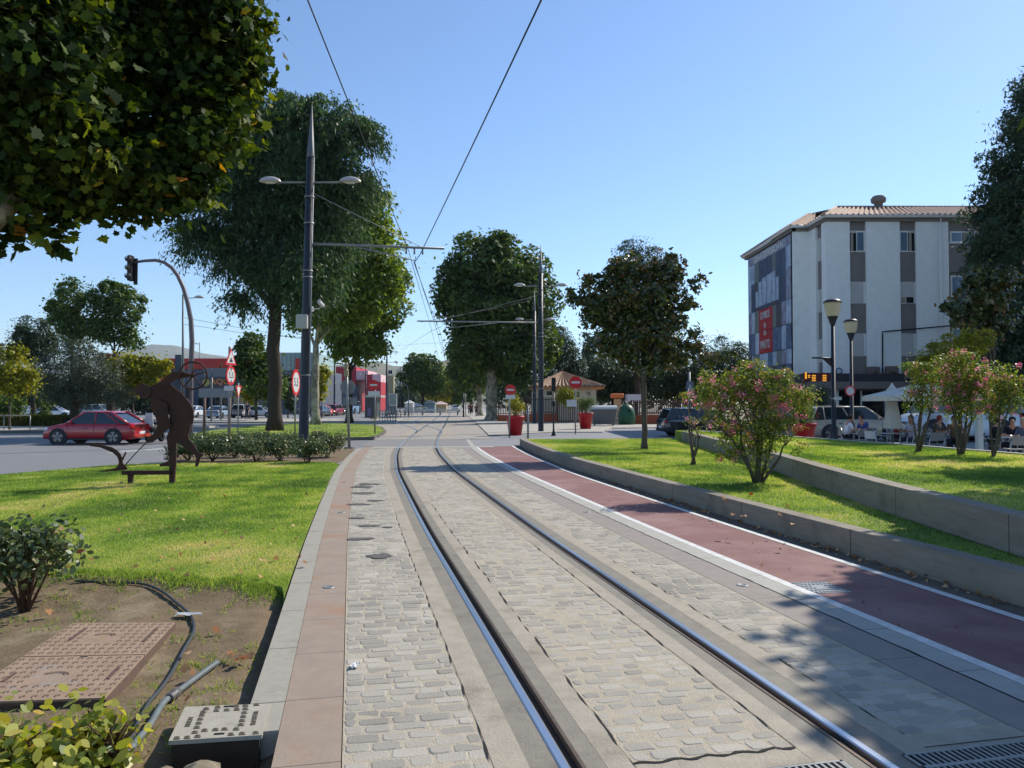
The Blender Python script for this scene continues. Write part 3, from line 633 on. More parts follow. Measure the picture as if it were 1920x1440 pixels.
# planes behind it
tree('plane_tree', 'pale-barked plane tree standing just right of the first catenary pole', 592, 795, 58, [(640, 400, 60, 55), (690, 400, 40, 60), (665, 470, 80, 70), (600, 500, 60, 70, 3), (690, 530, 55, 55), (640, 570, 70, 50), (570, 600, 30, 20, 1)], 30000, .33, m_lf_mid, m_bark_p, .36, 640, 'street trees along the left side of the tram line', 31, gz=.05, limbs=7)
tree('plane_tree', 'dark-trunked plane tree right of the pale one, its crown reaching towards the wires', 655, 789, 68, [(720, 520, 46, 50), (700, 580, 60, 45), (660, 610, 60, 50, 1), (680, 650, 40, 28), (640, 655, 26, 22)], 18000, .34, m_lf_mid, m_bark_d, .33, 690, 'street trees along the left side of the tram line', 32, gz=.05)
tree('small_tree', 'bright green young tree beside the pale plane trunk', 603, 782, 90, [(603, 705, 12, 18), (600, 735, 12, 14)], 2500, .3, m_lf_yel, m_bark, .08, 760, None, 33)
tree('plane_tree', 'medium dark green tree in front of the red shop, left of the big dark trunk', 480, 790, 75, [(478, 680, 34, 40), (495, 715, 36, 34), (455, 700, 24, 20), (470, 650, 20, 18)], 9000, .34, m_lf_plane_far, m_bark_d, .16, 740, None, 34)
tree('small_tree', 'small yellowish tree under the medium dark tree', 468, 789, 82, [(468, 735, 22, 14), (480, 745, 14, 10)], 1500, .28, m_lf_yel, m_bark, .07, 755, None, 35)
tree('shrub_tree', 'dark rounded shrub left of the large round road sign', 540, 788, 84, [(540, 725, 14, 32), (546, 755, 10, 16)], 2200, .3, m_lf_dark, m_bark_d, .1, 770, None, 36, cat='shrub')
# trees on the far left
tree('young_tree', 'thin young tree with yellow-green crown at the far left edge', 18, 806, 47, [(24, 690, 34, 32), (45, 715, 26, 24), (10, 720, 28, 22), (28, 660, 16, 14)], 6500, .2, m_lf_yel, m_bark, .07, 745, 'yellow-green street trees on the far left', 41, gz=.1)
tree('young_tree', 'yellow-green tree behind the bent steel figure', 250, 790, 58, [(245, 690, 36, 26), (272, 700, 36, 26), (300, 688, 20, 14), (235, 720, 30, 18)], 7000, .24, m_lf_yel, m_bark, .08, 745, 'yellow-green street trees on the far left', 42, gz=.1)
tree('olive_tree', 'broad grey-green olive tree with a leaning dark trunk above the red car', 140, 790, 54, [(130, 690, 56, 48), (185, 700, 40, 44), (100, 720, 38, 34), (150, 740, 50, 28), (205, 730, 30, 28), (150, 660, 30, 22), (225, 745, 22, 18)], 22000, .19, m_lf_olive, m_bark_d, .3, 735, None, 43, tmpl=T_LONG, gz=.1, shell=.3)
tree('tall_tree', 'tall loose tree behind the olive, left of the two', 135, 780, 80, [(135, 560, 30, 32), (118, 600, 26, 26), (140, 615, 30, 36), (102, 575, 14, 12)], 9000, .3, m_lf_plane_far, m_bark_d, .25, 660, 'tall trees behind the olive', 44)
tree('tall_tree', 'tall loose tree behind the olive, right of the two', 215, 780, 80, [(205, 560, 34, 32), (240, 575, 30, 34), (215, 620, 34, 30), (248, 630, 22, 22), (190, 605, 26, 40)], 12000, .3, m_lf_plane_far, m_bark_d, .25, 660, 'tall trees behind the olive', 45)
def palm(name, label, px, gy, Y, cy, r, mat, h, seed, bark=None, dead=False):
    rg = random.Random(seed); base = P(px, gy, Y); base.z = 0; t = thing(name, label, 'palm', base)
    top = P(px, cy, Y); mb = MB(); K = 10
    mb.tube([base.lerp(top, i/K) for i in range(K+1)], [.32 if i % 2 else .27 for i in range(K+1)], 10); mb.build('trunk', bark or m_bark_d, t)
    c = []; N = []; A = []; S = []; T = []
    for k in range(90):
        a = rg.uniform(0, 2*math.pi); el = rg.uniform(-.5, 1.2) if not dead else rg.uniform(-.7, .7); d = Vector((math.cos(a)*math.cos(el), math.sin(a)*math.cos(el), math.sin(el))); L = r*rg.uniform(.75, 1.05)
        for q in range(26):
            u = q/25; p = top+d*L*u-Vector((0, 0, 1))*L*.45*u*u
            for sgn in (-1, 1):
                sv_ = Vector((-d.y, d.x, 0))*sgn*.5+d*.6+Vector((0, 0, -.35)); c.append(p+sv_*r*.1); A.append(sv_); N.append(Vector((rg.uniform(-.3, .3), rg.uniform(-.3, .3), 1))); S.append(r*.26*(1-.5*u)); T.append(rg.random())
    leaf_obj('crown', np.array(c), np.array(N), np.array(A), np.array(S), T_LONG, T, mat, t); return t
tree('dark_tree', 'very dark spiky-leaved tree rising behind the yellow-green tree at the left', 62, 785, 66, [(60, 625, 34, 26), (40, 645, 22, 18), (82, 640, 22, 22), (60, 660, 36, 20)], 9000, .3, m_lf_dark, m_bark_d, .25, 680, None, 48, tmpl=T_LONG, droop=.6)
palm('palm_tree', 'withered brown palm with a bare trunk right of the olive', 207, 788, 60, 668, 1.3, m_dead, 5, 2, dead=True)
palm('palm_tree', 'brownish palm cut off by the left edge of the view', -12, 785, 66, 660, 1.9, m_dead, 6, 3)
tree('cypress_bush', 'bright green rounded bush at the left edge beyond the hedge', 12, 782, 64, [(14, 765, 26, 20), (34, 770, 14, 14)], 4000, .2, m_lf_plane_far, m_bark, .06, 775, None, 46, cat='bush')
tree('ivy_trunk', 'ivy-covered trunk between hedge and white parked cars', 84, 790, 62, [(86, 755, 9, 28), (82, 780, 10, 10)], 2500, .17, m_lf_plane_far, m_bark_d, .25, 740, None, 47, cat='tree')
# background tree belt behind the left parking
bt = thing('tree_belt', 'dark continuous belt of trees behind the left parking area', 'tree belt', (-75, 120, 0))
foliage('crown', pblobs(118, [(x, 742+8*math.sin(x*.05), 40, 22) for x in range(-260, 300, 36)]), 26000, .6, m_lf_dark, bt, 51, 12, shell=.2)
# centre and right background
G1 = 'street trees along the right side of the tram line'
tree('plane_tree', 'huge dark round-topped tree with a thick trunk by the tram line', 922, 788, 77, [(900, 500, 60, 56), (960, 520, 66, 56), (880, 560, 56, 60), (1000, 570, 46, 66), (930, 600, 80, 70), (890, 650, 42, 50), (960, 670, 60, 44), (1010, 640, 34, 40, 3), (930, 480, 40, 34), (850, 540, 26, 50), (975, 700, 40, 26)], 46000, .4, m_lf_plane_far, m_bark_p, .62, 690, G1, 61, shell=.35, limbs=9, r1=.5)
tree('plane_tree', 'dark street tree just beyond the huge one, on its left', 899, 776, 105, [(880, 660, 32, 50), (900, 690, 40, 40), (870, 700, 22, 30)], 12000, .5, m_lf_plane_far, m_bark_p, .5, 735, G1, 62)
tree('plane_tree', 'farthest street tree of the right row, low and hazy', 884, 771, 150, [(872, 700, 24, 30), (880, 730, 26, 20), (862, 735, 14, 16)], 6000, .6, m_lf_plane_far, m_bark, .4, 750, G1, 63)
tree('plane_tree', 'rounded green tree between the tracks and the market tents', 793, 771, 150, [(795, 695, 32, 26), (775, 710, 26, 26), (810, 715, 30, 24), (785, 680, 20, 14)], 12000, .5, m_lf_plane_far, m_bark_d, .45, 742, None, 64, shell=.3)
tree('plane_tree', 'yellowish tree to the right of the rounded tree in the middle of the boulevard', 818, 768, 190, [(825, 712, 26, 24), (838, 730, 22, 20), (812, 735, 22, 16)], 7000, .6, m_lf_yel, m_bark_d, .4, 745, None, 65)
tree('plane_tree', 'hazy green tree closing the far end of the boulevard', 850, 766, 250, [(848, 730, 20, 24), (842, 745, 22, 14)], 4000, .8, m_lf_plane_far, m_bark_d, .4, 752, None, 66)
tree('pine_tree', 'dark cone-shaped pine behind the tiled kiosk', 1050, 780, 85, [(1045, 650, 30, 34), (1065, 680, 34, 40), (1045, 630, 16, 20), (1078, 710, 24, 34), (1040, 700, 30, 40)], 16000, .3, m_lf_con, m_bark_d, .25, 740, None, 67, tmpl=T_LONG, shell=.25)
tree('poplar_tree', 'slender loose poplar seen left of the magnolia', 1105, 780, 95, [(1102, 650, 9, 34), (1112, 690, 14, 34), (1120, 640, 8, 20)], 5000, .28, m_lf_blue, m_bark, .12, 740, None, 68, shell=.1)
tree('tall_tree', 'dark blue-green tree whose top shows above the magnolia', 1195, 785, 75, [(1200, 480, 34, 32), (1180, 500, 30, 34), (1165, 520, 16, 30), (1205, 560, 50, 60), (1195, 640, 60, 60), (1245, 640, 30, 50)], 24000, .3, m_lf_con, m_bark_d, .35, 640, None, 69, tmpl=T_LONG, shell=.3)
tree('round_tree', 'broad dark round tree left of the white apartment block', 1350, 775, 85, [(1350, 665, 50, 34), (1385, 680, 36, 32), (1315, 685, 36, 30), (1350, 710, 60, 34), (1400, 700, 26, 34)], 20000, .3, m_lf_dark, m_bark_d, .3, 730, None, 70, tmpl=T_LONG, shell=.3)
tree('tall_tree', 'dense dark trees filling the gap behind the fence right of the kiosk', 1150, 780, 88, [(1130, 710, 40, 40), (1170, 720, 40, 34), (1230, 715, 50, 40), (1280, 715, 34, 36)], 22000, .3, m_lf_dark, m_bark_d, .3, 740, None, 71, shell=.2)
# magnolia on the lower lawn
tree('magnolia_tree', 'magnolia with bronze-backed glossy leaves on the lower lawn', 1208, 840, 24.2, [(1200, 560, 70, 56), (1150, 560, 46, 40), (1120, 590, 34, 36), (1245, 530, 40, 40), (1170, 510, 34, 26), (1225, 620, 56, 50), (1170, 630, 50, 48), (1140, 650, 30, 26), (1255, 600, 30, 40), (1270, 660, 34, 30), (1210, 680, 46, 22), (1262, 495, 16, 14, 0, .3), (1285, 570, 22, 18, 0, .3), (1302, 535, 18, 9, 0, .2), (1318, 522, 7, 6, 0, .1), (1098, 530, 14, 14, 0, .3), (1085, 560, 18, 12, 0, .25), (1068, 550, 7, 8, 0, .15), (1120, 522, 6, 6, 0, .1), (1300, 625, 14, 10, 0, .2), (1318, 606, 6, 5, 0, .1), (1300, 650, 16, 12, 0, .2), (1215, 500, 30, 20), (1335, 672, 22, 12, 0, .3), (1365, 664, 14, 10, 0, .3)], 23000, .125, m_lf_mag, m_bark, .1, 690, None, 81, tmpl=T_OVAL, gz=.25, shell=.2, r1=.075, limbs=12, clump=7, cs=.12, upn=.2, fold=.15, lump=.2, per=30)
# crape myrtles
def myrtle(label, px, gy, Y, blobs, n, gz, seed, stems, fl=60, size=.05):
    base = P(px, gy, Y); base.z = gz; t = thing('crape_myrtle', label, 'flowering tree', base, group='crape myrtles on the raised lawns')
    BL = pblobs(Y, blobs); rg = random.Random(seed); mb = MB()
    for k, (sx, sy) in enumerate(stems):
        e = P(sx, sy, Y+rg.uniform(-.3, .3)); b = base+Vector((rg.uniform(-.06, .06), rg.uniform(-.06, .06), -.03)); mid = b.lerp(e, .5)+Vector((rg.uniform(-.08, .08), rg.uniform(-.1, .1), .05))
        mb.tube([b, b.lerp(mid, .5), mid, mid.lerp(e, .5)+Vector((rg.uniform(-.05, .05), 0, 0)), e], [.035, .03, .024, .016, .006], 6)
        for q in range(3):
            e2 = e+Vector((rg.uniform(-.4, .4), rg.uniform(-.4, .4), rg.uniform(-.1, .5))); mb.tube([mid.lerp(e, .6), mid.lerp(e, .6).lerp(e2, .5)+Vector((0, 0, .04)), e2], [.014, .009, .003], 4)
    mb.build('trunk', m_bark, t, sm=True)
    foliage('crown', BL, int(n*.8), size, m_lf_myr, t, seed, 9, size*1.8, T_OVAL if size > .04 else T_DIA, .1, upn=.3, lump=.2, per=50)
    r2 = np.random.default_rng(seed+50); k = 28
    c, o, tt, cc = crown_pts(BL, fl*k, k, .035, r2, .85); kz = cc[:, 2] > base.z+.25; sel = np.repeat(kz, k)
    leaf_obj('blossom', c[sel], r2.normal(size=c[sel].shape), r2.normal(size=c[sel].shape), .034, T_DIA, tt[sel], m_flower, t); return t
myrtle('large crape myrtle bush full of pink flowers between the two concrete walls', 1420, 905, 13.9, [(1400, 735, 60, 40), (1345, 742, 44, 30), (1455, 738, 50, 36), (1420, 790, 64, 34), (1355, 788, 40, 26), (1495, 752, 32, 30), (1322, 740, 22, 26), (1400, 700, 40, 20), (1455, 710, 30, 14), (1380, 830, 36, 18), (1465, 800, 34, 24), (1330, 715, 16, 20), (1505, 750, 14, 14), (1495, 845, 18, 9, 0, .15), (1365, 858, 20, 8, 0, .15), (1418, 885, 16, 18, 0, .15), (1425, 835, 30, 24)], 20000, .25, 91, [(1380, 760), (1400, 780), (1430, 770), (1460, 780), (1350, 800), (1410, 740), (1480, 820), (1440, 720)], 85, .042)
myrtle('thin myrtle sapling with hardly any leaves left of the large myrtle', 1300, 872, 17.9, [(1296, 790, 10, 8), (1318, 812, 10, 6, 0, .1), (1290, 745, 12, 10), (1305, 760, 10, 6), (1285, 770, 8, 8)], 420, .25, 92, [(1302, 830), (1298, 795), (1315, 812), (1292, 750)], 3, .045)
myrtle('left one of three crape myrtles on the upper lawn in front of the cafe terrace', 1723, 848, 17.5, [(1725, 720, 24, 22), (1740, 745, 30, 18), (1705, 745, 14, 14), (1755, 705, 26, 24), (1730, 765, 30, 8), (1715, 690, 20, 12)], 4600, .585, 93, [(1700, 740), (1722, 740), (1750, 760), (1745, 720), (1735, 700)], 26, .045)
myrtle('middle one of three crape myrtles, with bright pink flower clusters', 1800, 856, 16.6, [(1800, 710, 34, 34), (1780, 740, 30, 30), (1820, 745, 34, 30), (1775, 690, 30, 24), (1805, 670, 24, 20), (1835, 715, 24, 30), (1810, 775, 30, 14)], 9500, .585, 94, [(1775, 720), (1795, 700), (1820, 730), (1840, 760), (1790, 750), (1830, 700)], 60, .045)
myrtle('right one of three crape myrtles, partly under the dark conifer', 1866, 860, 15.9, [(1870, 730, 36, 34), (1890, 750, 40, 30), (1860, 765, 30, 20), (1900, 715, 30, 30), (1855, 700, 24, 26)], 5500, .585, 95, [(1860, 760), (1880, 740), (1900, 750)], 24, .045)
# the dark conifer at the right edge, the magnolia and the pale shrub by it
BLc = []
for i in range(30):
    u = i/29; y = 35+u*760; w_ = 26+166*min(1, u*2.2)**.75
    BLc.append((2020-w_*.3+12*math.sin(i*2.2), y, w_*.6, 34, 1.2*math.sin(i*1.7)))
    if i > 2: BLc.append((2020-w_*.78+14*math.sin(i*3.1), y+8, w_*.28, 26, 1.0*math.cos(i*2.3))); BLc.append((2020+w_*.5, y, w_*.5, 34, 0))
for b_ in ((1890, 640, 36, 50), (1900, 700, 44, 50), (1872, 730, 28, 40), (1915, 770, 50, 30)): BLc.append(b_)
tree('conifer_tree', 'tall dark feathery conifer at the right edge of the view', 2015, 800, 36, BLc, 170000, .25, m_lf_con, m_bark_d, .3, 300, None, 101, tmpl=T_LONG, shell=.3, clump=14, cs=.34, r1=.1, limbs=0, droop=.8, lump=.75)
tree('magnolia_tree', 'second magnolia with brown-green leaves in front of the white block at the right', 1862, 800, 28, [(1825, 560, 34, 34), (1790, 580, 22, 14, 0, .4), (1835, 520, 22, 22), (1870, 590, 34, 44), (1815, 600, 30, 12), (1880, 540, 30, 40)], 5000, .19, m_lf_mag, m_bark, .12, 680, None, 102, tmpl=T_OVAL, shell=.15, clump=7, cs=.13, fold=.15)
tree('pale_tree', 'light green feathery small tree between the block and the myrtles', 1800, 800, 26, [(1800, 650, 34, 22), (1760, 668, 34, 22), (1735, 690, 22, 14), (1830, 640, 30, 26), (1790, 690, 40, 22)], 9000, .12, m_lf_yel, m_bark, .08, 720, None, 103, tmpl=T_LONG, shell=.1)
# a tree that stands just outside the right of the view and shades the path
ob = Vector((12.4, 10.6, 0)); t = thing('street_tree', 'leafy tree just outside the right edge whose shade falls over the path', 'tree', ob)
OB = [((10.6, 7.8, 7.3), (1.9, 2.2, 1.0)), ((9.0, 5.2, 5.8), (1.4, 1.4, 1.0)), ((9.3, 7.4, 5.5), (1.4, 1.8, .9)), ((11, 11, 7.6), (1.6, 2, 1)), ((13.5, 16.1, 6.6), (1.0, 1.4, 1.0)), ((14.8, 15.8, 6.8), (1.8, 2, 1.2)), ((14.4, 13.6, 7.2), (1.9, 2, 1.2)), ((9.5, 6.4, 6.3), (1.3, 1.6, 1.0)), ((10.9, 12.2, 6.5), (1.3, 1.5, 1.1)), ((10.0, 10.2, 6.5), (1.7, 1.8, 1.2)), ((9.7, 8, 6.4), (1.6, 2, 1.1)), ((11.5, 9.5, 6.6), (2.2, 2.6, 1.5)), ((12.9, 12.4, 6.6), (1.8, 2.0, 1.3)), ((13, 9, 7), (2.4, 3, 1.5)), ((10.2, 6.2, 6.2), (1.9, 2, 1.1)), ((12, 7, 6.6), (2, 2.2, 1.2))]
trunk(t, ob, (12.4, 10.6, 4.2), .2, .14, m_bark, [Vector(b[0]) for b in OB]); foliage('crown', OB, 110000, .27, m_lf_plane_far, t, 111, 10, .3, T_DIA, .1, lump=.6)
# ================================================================== POLES, WIRES, SIGNS, SCULPTURE
m_pole = pmat('dark_pole_paint', C(52, 54, 60), C(44, 46, 52), 6, .45, .05, 40, metal=.2)
m_polegrey = pmat('grey_pole_paint', C(120, 124, 128), C(104, 108, 112), 6, .5)
m_galv = pmat('galvanised_steel', C(150, 152, 150), C(124, 126, 124), 14, .5, metal=.5)
m_lamp = pmat('lamp_housing', C(178, 172, 168), rough=.45)
m_wire = pmat('overhead_wire', C(40, 42, 46), rough=.6, metal=.5)
m_whitep = pmat('white_enamel', C(206, 206, 204), C(190, 190, 188), 8, .4)
m_redp = pmat('sign_red', C(196, 26, 34), rough=.4)
m_black = pmat('sign_black', C(22, 22, 24), rough=.5)
m_signback = pmat('sign_back_grey', C(132, 136, 138), C(116, 120, 122), 9, .55, metal=.4)
m_blue = pmat('sign_blue', C(28, 66, 150), rough=.4)
def catpole(label, px, Y, H=11.47, arm_to=None, arm_z=6.7, lamps=True, box=False, lean=0.0):
    b = P(px, 757, Y); b.z = 0; t = thing('catenary_pole', label, 'pole', b, group='tram catenary poles with twin lamps')
    ax = lambda z: Vector((b.x+lean*z, b.y, z))
    mb = MB(); mb.lathe((0, 0, 0), [(.24, .0), (.24, .03), (.0, .03)], 16); n = 20; 
    mb = MB(); mb.tube([ax(0), ax(.02), ax(4), ax(H-1.75)], [.175, .162, .15, .125], 20); mb.build('shaft', m_pole, t)
    sp = MB(); sp.tube([ax(H-1.75), ax(H-1.7), ax(H)], [.13, .122, .01], 16); sp.build('spire', pmat('spire_grey', C(92, 94, 98), rough=.5), t)
    pf = MB(); pf.tube([ax(0)+Vector((.145, -.06, 0)), ax(H-1.75)+Vector((.11, -.04, 0))], .028, 6); pf.build('conduit', m_polegrey, t)
    for z in (.735*H, .66*H, .525*H, .52*H-.15, .23*H): 
        c = MB(); c.tube([ax(z-.02), ax(z+.02)], .166, 20); c.build('clamp_band', m_galv, t)
    if lamps:
        zl = CH+(H-CH)*.738
        for sx in (-1, 1):
            am = MB(); am.tube([ax(zl), ax(zl)+Vector((sx*1.05, 0, .0))], .03, 8); am.build('lamp_arm', m_galv, t)
            h = MB(); c = ax(zl)+Vector((sx*1.3, 0, .02)); vs = []; fs = []
            nu, nv = 14, 7
            for i in range(nu):
                a = 2*math.pi*i/nu
                for j in range(nv):
                    v = j/(nv-1)*math.pi/2; k = math.cos(v); zz = math.sin(v)*.17; xx = math.cos(a)*k*.36; yy = math.sin(a)*k*.17
                    vs.append(c+Vector((xx, yy, zz)))
            for i in range(nu):
                for j in range(nv-1): fs.append((i*nv+j, ((i+1) % nu)*nv+j, ((i+1) % nu)*nv+j+1, i*nv+j+1))
            h.add(vs, fs, 0, True); h.add([c+Vector((math.cos(2*math.pi*i/nu)*.36, math.sin(2*math.pi*i/nu)*.17, 0)) for i in range(nu)], [list(range(nu))]); lm_ = h.build('street_light', m_lamp, t)
            gl = MB(); gl.lathe(c+Vector((0, 0, -.03)), [(0, -.03), (.16, -.02), (.2, .02)], 12, squash=(1, .6)); gl.build('lens', pmat('lamp_glass', C(200, 200, 190), rough=.2), lm_)
    if arm_to is not None:
        s = ax(arm_z); e = Vector(arm_to); a = MB(); a.tube([s, e], .042, 8); a.build('cantilever_arm', m_galv, t)
        st = MB(); st.tube([ax(arm_z+1.7), s.lerp(e, .84)], .012, 5); st.build('stay_wire', m_galv, t)
        ins = MB(); q = s.lerp(e, .55)+Vector((0, 0, .62)); 
        for k in range(5): ins.lathe(ax(arm_z+1.7).lerp(s.lerp(e, .84), .86+.012*k), [(0, -.01), (.035, 0), (0, .01)], 8)
        ins.build('insulator', m_black, t)
        lo_ = MB(); lo_.tube([s.lerp(e, .35)+Vector((0, 0, -.05)), s.lerp(e, .78)+Vector((0, 0, -.42))], .02, 6)
        for k in (.72, .78, .84): lo_.tube([s.lerp(e, k), s.lerp(e, k)+Vector((0, 0, -.22))], .03, 6)
        lo_.build('registration_arm', m_galv, t)
    return t, ax
lean1 = .18/11.47
e1_ = P(833, 466, 24.1)
p1, ax1 = catpole('nearest tall dark catenary pole, rising from the rose bed, with a junction box and camera', 569, 24.1, arm_to=e1_, arm_z=P(585, 457, 24.1).z, lean=.018)
bx = MB(); bx.box(ax1(0)+Vector((.0, -.24, 4.35)), (.36, .16, .46), bev=.02); bx.build('junction_box', pmat('box_grey', C(176, 176, 168), rough=.5), p1)
cm = MB(); c0 = ax1(P(570, 580, 24.1).z)
cm.tube([c0+Vector((.16, -.1, 0)), c0+Vector((.42, -.14, .0)), c0+Vector((.5, -.16, .06))], .018, 6); cm.box(c0+Vector((.2, -.1, 0)), (.05, .1, .16)); cm.box(c0+Vector((.5, -.18, .16)), (.12, .3, .12), rx=R(-24), rz=R(-14), bev=.02); cm.build('security_camera', m_whitep, p1)
e2_ = P(782, 602, 45.5)
catpole('second dark catenary pole, right of the track behind the red planter', 1014, 45.5, arm_to=e2_, arm_z=P(1014, 605, 45.5).z)
catpole('third dark catenary pole, just left of the second one', 1002, 64)
# smaller ones far away
catpole('distant catenary pole left of the track beside the metro pillar', 725, 105, 9.6, arm_to=P(748, 660, 105), arm_z=P(725, 658, 105).z)
for k, (px, Y, H) in enumerate([(750, 150, 9.5), (627, 120, 9.8), (686, 150, 9.6), (707, 170, 8.8)]):
    catpole(['far catenary pole right of the metro pillar', 'far pole in front of the left red building', 'far pole in front of the pink end of the red building', 'farthest pole left of the metro pillar'][k], px, Y, H)
# overhead wires
def wire(label, pts, r=.012, sag=0.0):
    L = []
    for a, b in zip(pts[:-1], pts[1:]):
        for i in range(10): t = i/10; L.append(Vector(a).lerp(Vector(b), t)-Vector((0, 0, sag*4*t*(1-t))))
    L.append(Vector(pts[-1])); mb = MB(); mb.tube(L, r, 5); return tag(mb.build('overhead_wire', m_wire), label, 'wire', 'overhead tram wires')
W1 = P(795, 462, 24.1); W2 = P(808, 603, 45.5); W0 = P(1013, 0, 10.1); dW = (W0-W1)
wire('right overhead wire climbing to the top edge above the track', [W1+dW*1.35, W1, P(775, 488, 24.1)+Vector((0, .3, 0)), W2+Vector((.2, 0, 0)), P(840, 690, 100), P(846, 720, 190)], .014, .04)
V0 = P(578, 0, 9.8); V1 = P(766, 470, 24.1)
wire('left overhead wire climbing to the top edge in front of the feathery tree', [V1+(V0-V1)*1.3, V1, P(805, 603, 45.5), P(830, 700, 110)], .011, .03)
wire('contact wire running between the two cantilever arms', [P(780, 480, 24.3), P(776, 492, 25), P(826, 625, 45.5), P(836, 680, 80)], .011, .05)
wire('span wire drooping leftwards from the second arm', [P(828, 612, 45.5), P(806, 622, 52), P(755, 655, 105)], .012)
wire('upper guy wire from the third pole across the big dark tree', [P(1000, 562, 64), P(930, 578, 60), P(790, 604, 46)], .012)
wire('lower guy wire from the second pole across the big dark tree', [P(1012, 624, 45.5), P(870, 640, 70), P(740, 648, 105)], .012)
wire('upper telephone wire behind the curved traffic light mast', [P(340, 595, 90), P(480, 620, 90), P(590, 640, 90)], .022); wire('lower telephone wire behind the curved traffic light mast', [P(340, 607, 90), P(480, 620+8, 90), P(590, 634, 90)], .022)
wire('cable hanging across the front of the white apartment block', [P(1655, 700, 44.8), P(1655, 622, 44.8), P(1790, 610, 44.6), P(1860, 602, 44.6)], .045)
# signs
def cir(c, r, nrm, th, mb, m=0, n=28, z=0):
    nrm = Vector(nrm).normalized(); u = Vector((0, 0, 1)); v = nrm.cross(u).normalized(); c = Vector(c)+nrm*z
    mb.plate([c+(u*math.cos(2*math.pi*i/n)+v*math.sin(2*math.pi*i/n))*r for i in range(n)], nrm, th, m)
def signpost(name, label, px, gy, gz=0.0, H=2.6, cat='road sign', group=None, r=.038, lean=0, mat=None):
    b = G(px, gy, gz); t = thing(name, label, cat, b, group=group); mb = MB(); mb.tube([b-Vector((0, 0, .05)), b+Vector((lean, 0, H))], r, 10); mb.build('post', mat or m_galv, t); return t, b
def noentry(label, px, gy, gz, cy, r, plate=None, H=None):
    b = G(px[0], gy, gz); t = thing('no_entry_sign', label, 'road sign', b, group='round red no-entry signs')
    c = P(px[1], cy, b.y); s = b.y/F; mb = MB(); mb.tube([b-Vector((0, 0, .05)), Vector((b.x, b.y, c.z+r*s))], .04, 10); mb.build('post', m_galv, t)
    nv = Vector((0, -1, 0)); c.y -= .07
    d = MB(); cir(c, r*s, nv, .02, d); d.build('disc', m_redp, t); q = MB(); q.box(c+Vector((0, -.014, 0)), (r*s*1.35, .008, r*s*.34)); q.build('bar', m_whitep, t)
    if plate: x, y, wx, hy = plate; pc = P(x, y, b.y-.07); q = MB(); q.box(pc, (wx*s, .02, hy*s), bev=.005); q.build('plate', m_whitep, t)
noentry('no-entry sign with a white plate in front of the first red planter', (955, 957), 820, 0.0, 731, 10, (957, 744, 18, 8))
noentry('no-entry sign with a large white plate in front of the tiled kiosk', (1079, 1079), 812, 0.05, 717, 11.5, (1072, 756, 19, 13))
noentry('no-entry sign on the corner of the far left lawn', (703, 701), 813, .1, 722, 10, (701, 738, 22, 9))
# triangle + width limit sign
def rsign(t, c, r, nrm, txt=None, arrows=False):
    d = MB(); cir(c, r, nrm, .02, d); d.build('rim', m_redp, t); n = Vector(nrm).normalized()
    f = MB(); cir(c, r*.76, nrm, .006, f, z=.014); f.build('face', m_whitep, t)
    ang = math.atan2(n.x, -n.y); rot = Matrix.Rotation(ang, 3, 'Z') @ ROT_F
    if txt: text_mesh(txt, r*.85, m_black, t, c+n*.022, rot, 'lettering', .004)
    if arrows:
        u = Vector((0, 0, 1)); v = n.cross(u); a = MB()
        for sg in (-1, 1): a.plate([c+n*.02+u*sg*r*.74+v*r*.16, c+n*.02+u*sg*r*.4, c+n*.02+u*sg*r*.74-v*r*.16], n, .004)
        a.build('arrow_marks', m_black, t)
t, b = signpost('road_sign', 'post with a red triangle warning sign over a round 5.5 limit sign', 429, 822, .1, 4.3, group=None, r=.06)
nn = Vector((.99, -.12, 0)); s = b.y/F; c = P(429, 704, b.y)+nn*.1
rsign(t, c, 18*s, nn, '5,5', True)
tc_ = P(429, 671, b.y)+nn*.1; v = nn.cross(Vector((0, 0, 1))); tri = lambda k: [tc_+Vector((0, 0, 19*s*k))*1.0, tc_+v*14*s*1.5*k-Vector((0, 0, 13.5*s*k)), tc_-v*14*s*1.5*k-Vector((0, 0, 13.5*s*k))]
d = MB(); d.plate(tri(1), nn, .02); d.build('triangle_rim', m_redp, t); d = MB(); d.plate([p+nn*.014 for p in tri(.72)], nn, .006); d.build('triangle_face', m_whitep, t)
d = MB(); d.box(tc_+nn*.022-Vector((0, 0, .15)), (.26, .01, .09), rz=math.atan2(nn.x, -nn.y)); d.box(tc_+nn*.022-Vector((0, 0, .06)), (.12, .01, .1), rz=math.atan2(nn.x, -nn.y)); d.build('pictogram', m_black, t)
d = MB(); d.box(P(430, 728, b.y)+Vector((0, -.08, 0)), (17*s, .02, 9*s)); d.build('plate', m_whitep, t)
t, b = signpost('yield_sign', 'narrow-looking red and white yield sign turned sideways, on a thin post', 446, 821, .1, 2.6, r=.03)
c = P(447, 735, b.y); s = b.y/F; nn = Vector((.99, -.06, 0)); v = nn.cross(Vector((0, 0, 1))); k = 12*s
d = MB(); d.plate([c+v*k*1.1+Vector((0, 0, k)), c-v*k*1.1+Vector((0, 0, k)), c-Vector((0, 0, k*1.1))], nn, .02); d.build('rim', m_redp, t)
d = MB(); d.plate([c+nn*.014+v*k*.7+Vector((0, 0, k*.75)), c+nn*.014-v*k*.7+Vector((0, 0, k*.75)), c+nn*.014-Vector((0, 0, k*.6))], nn, .006); d.build('face', m_whitep, t)
t, b = signpost('road_sign', 'large round red-rimmed sign partly turned away, left of the nearest catenary pole', 553, 815, .1, 2.9, r=.045)
c = P(552, 717, b.y); nn = Vector((1, -.02, 0)); rsign(t, c+nn*.08, 25*b.y/F, nn, '5,5')
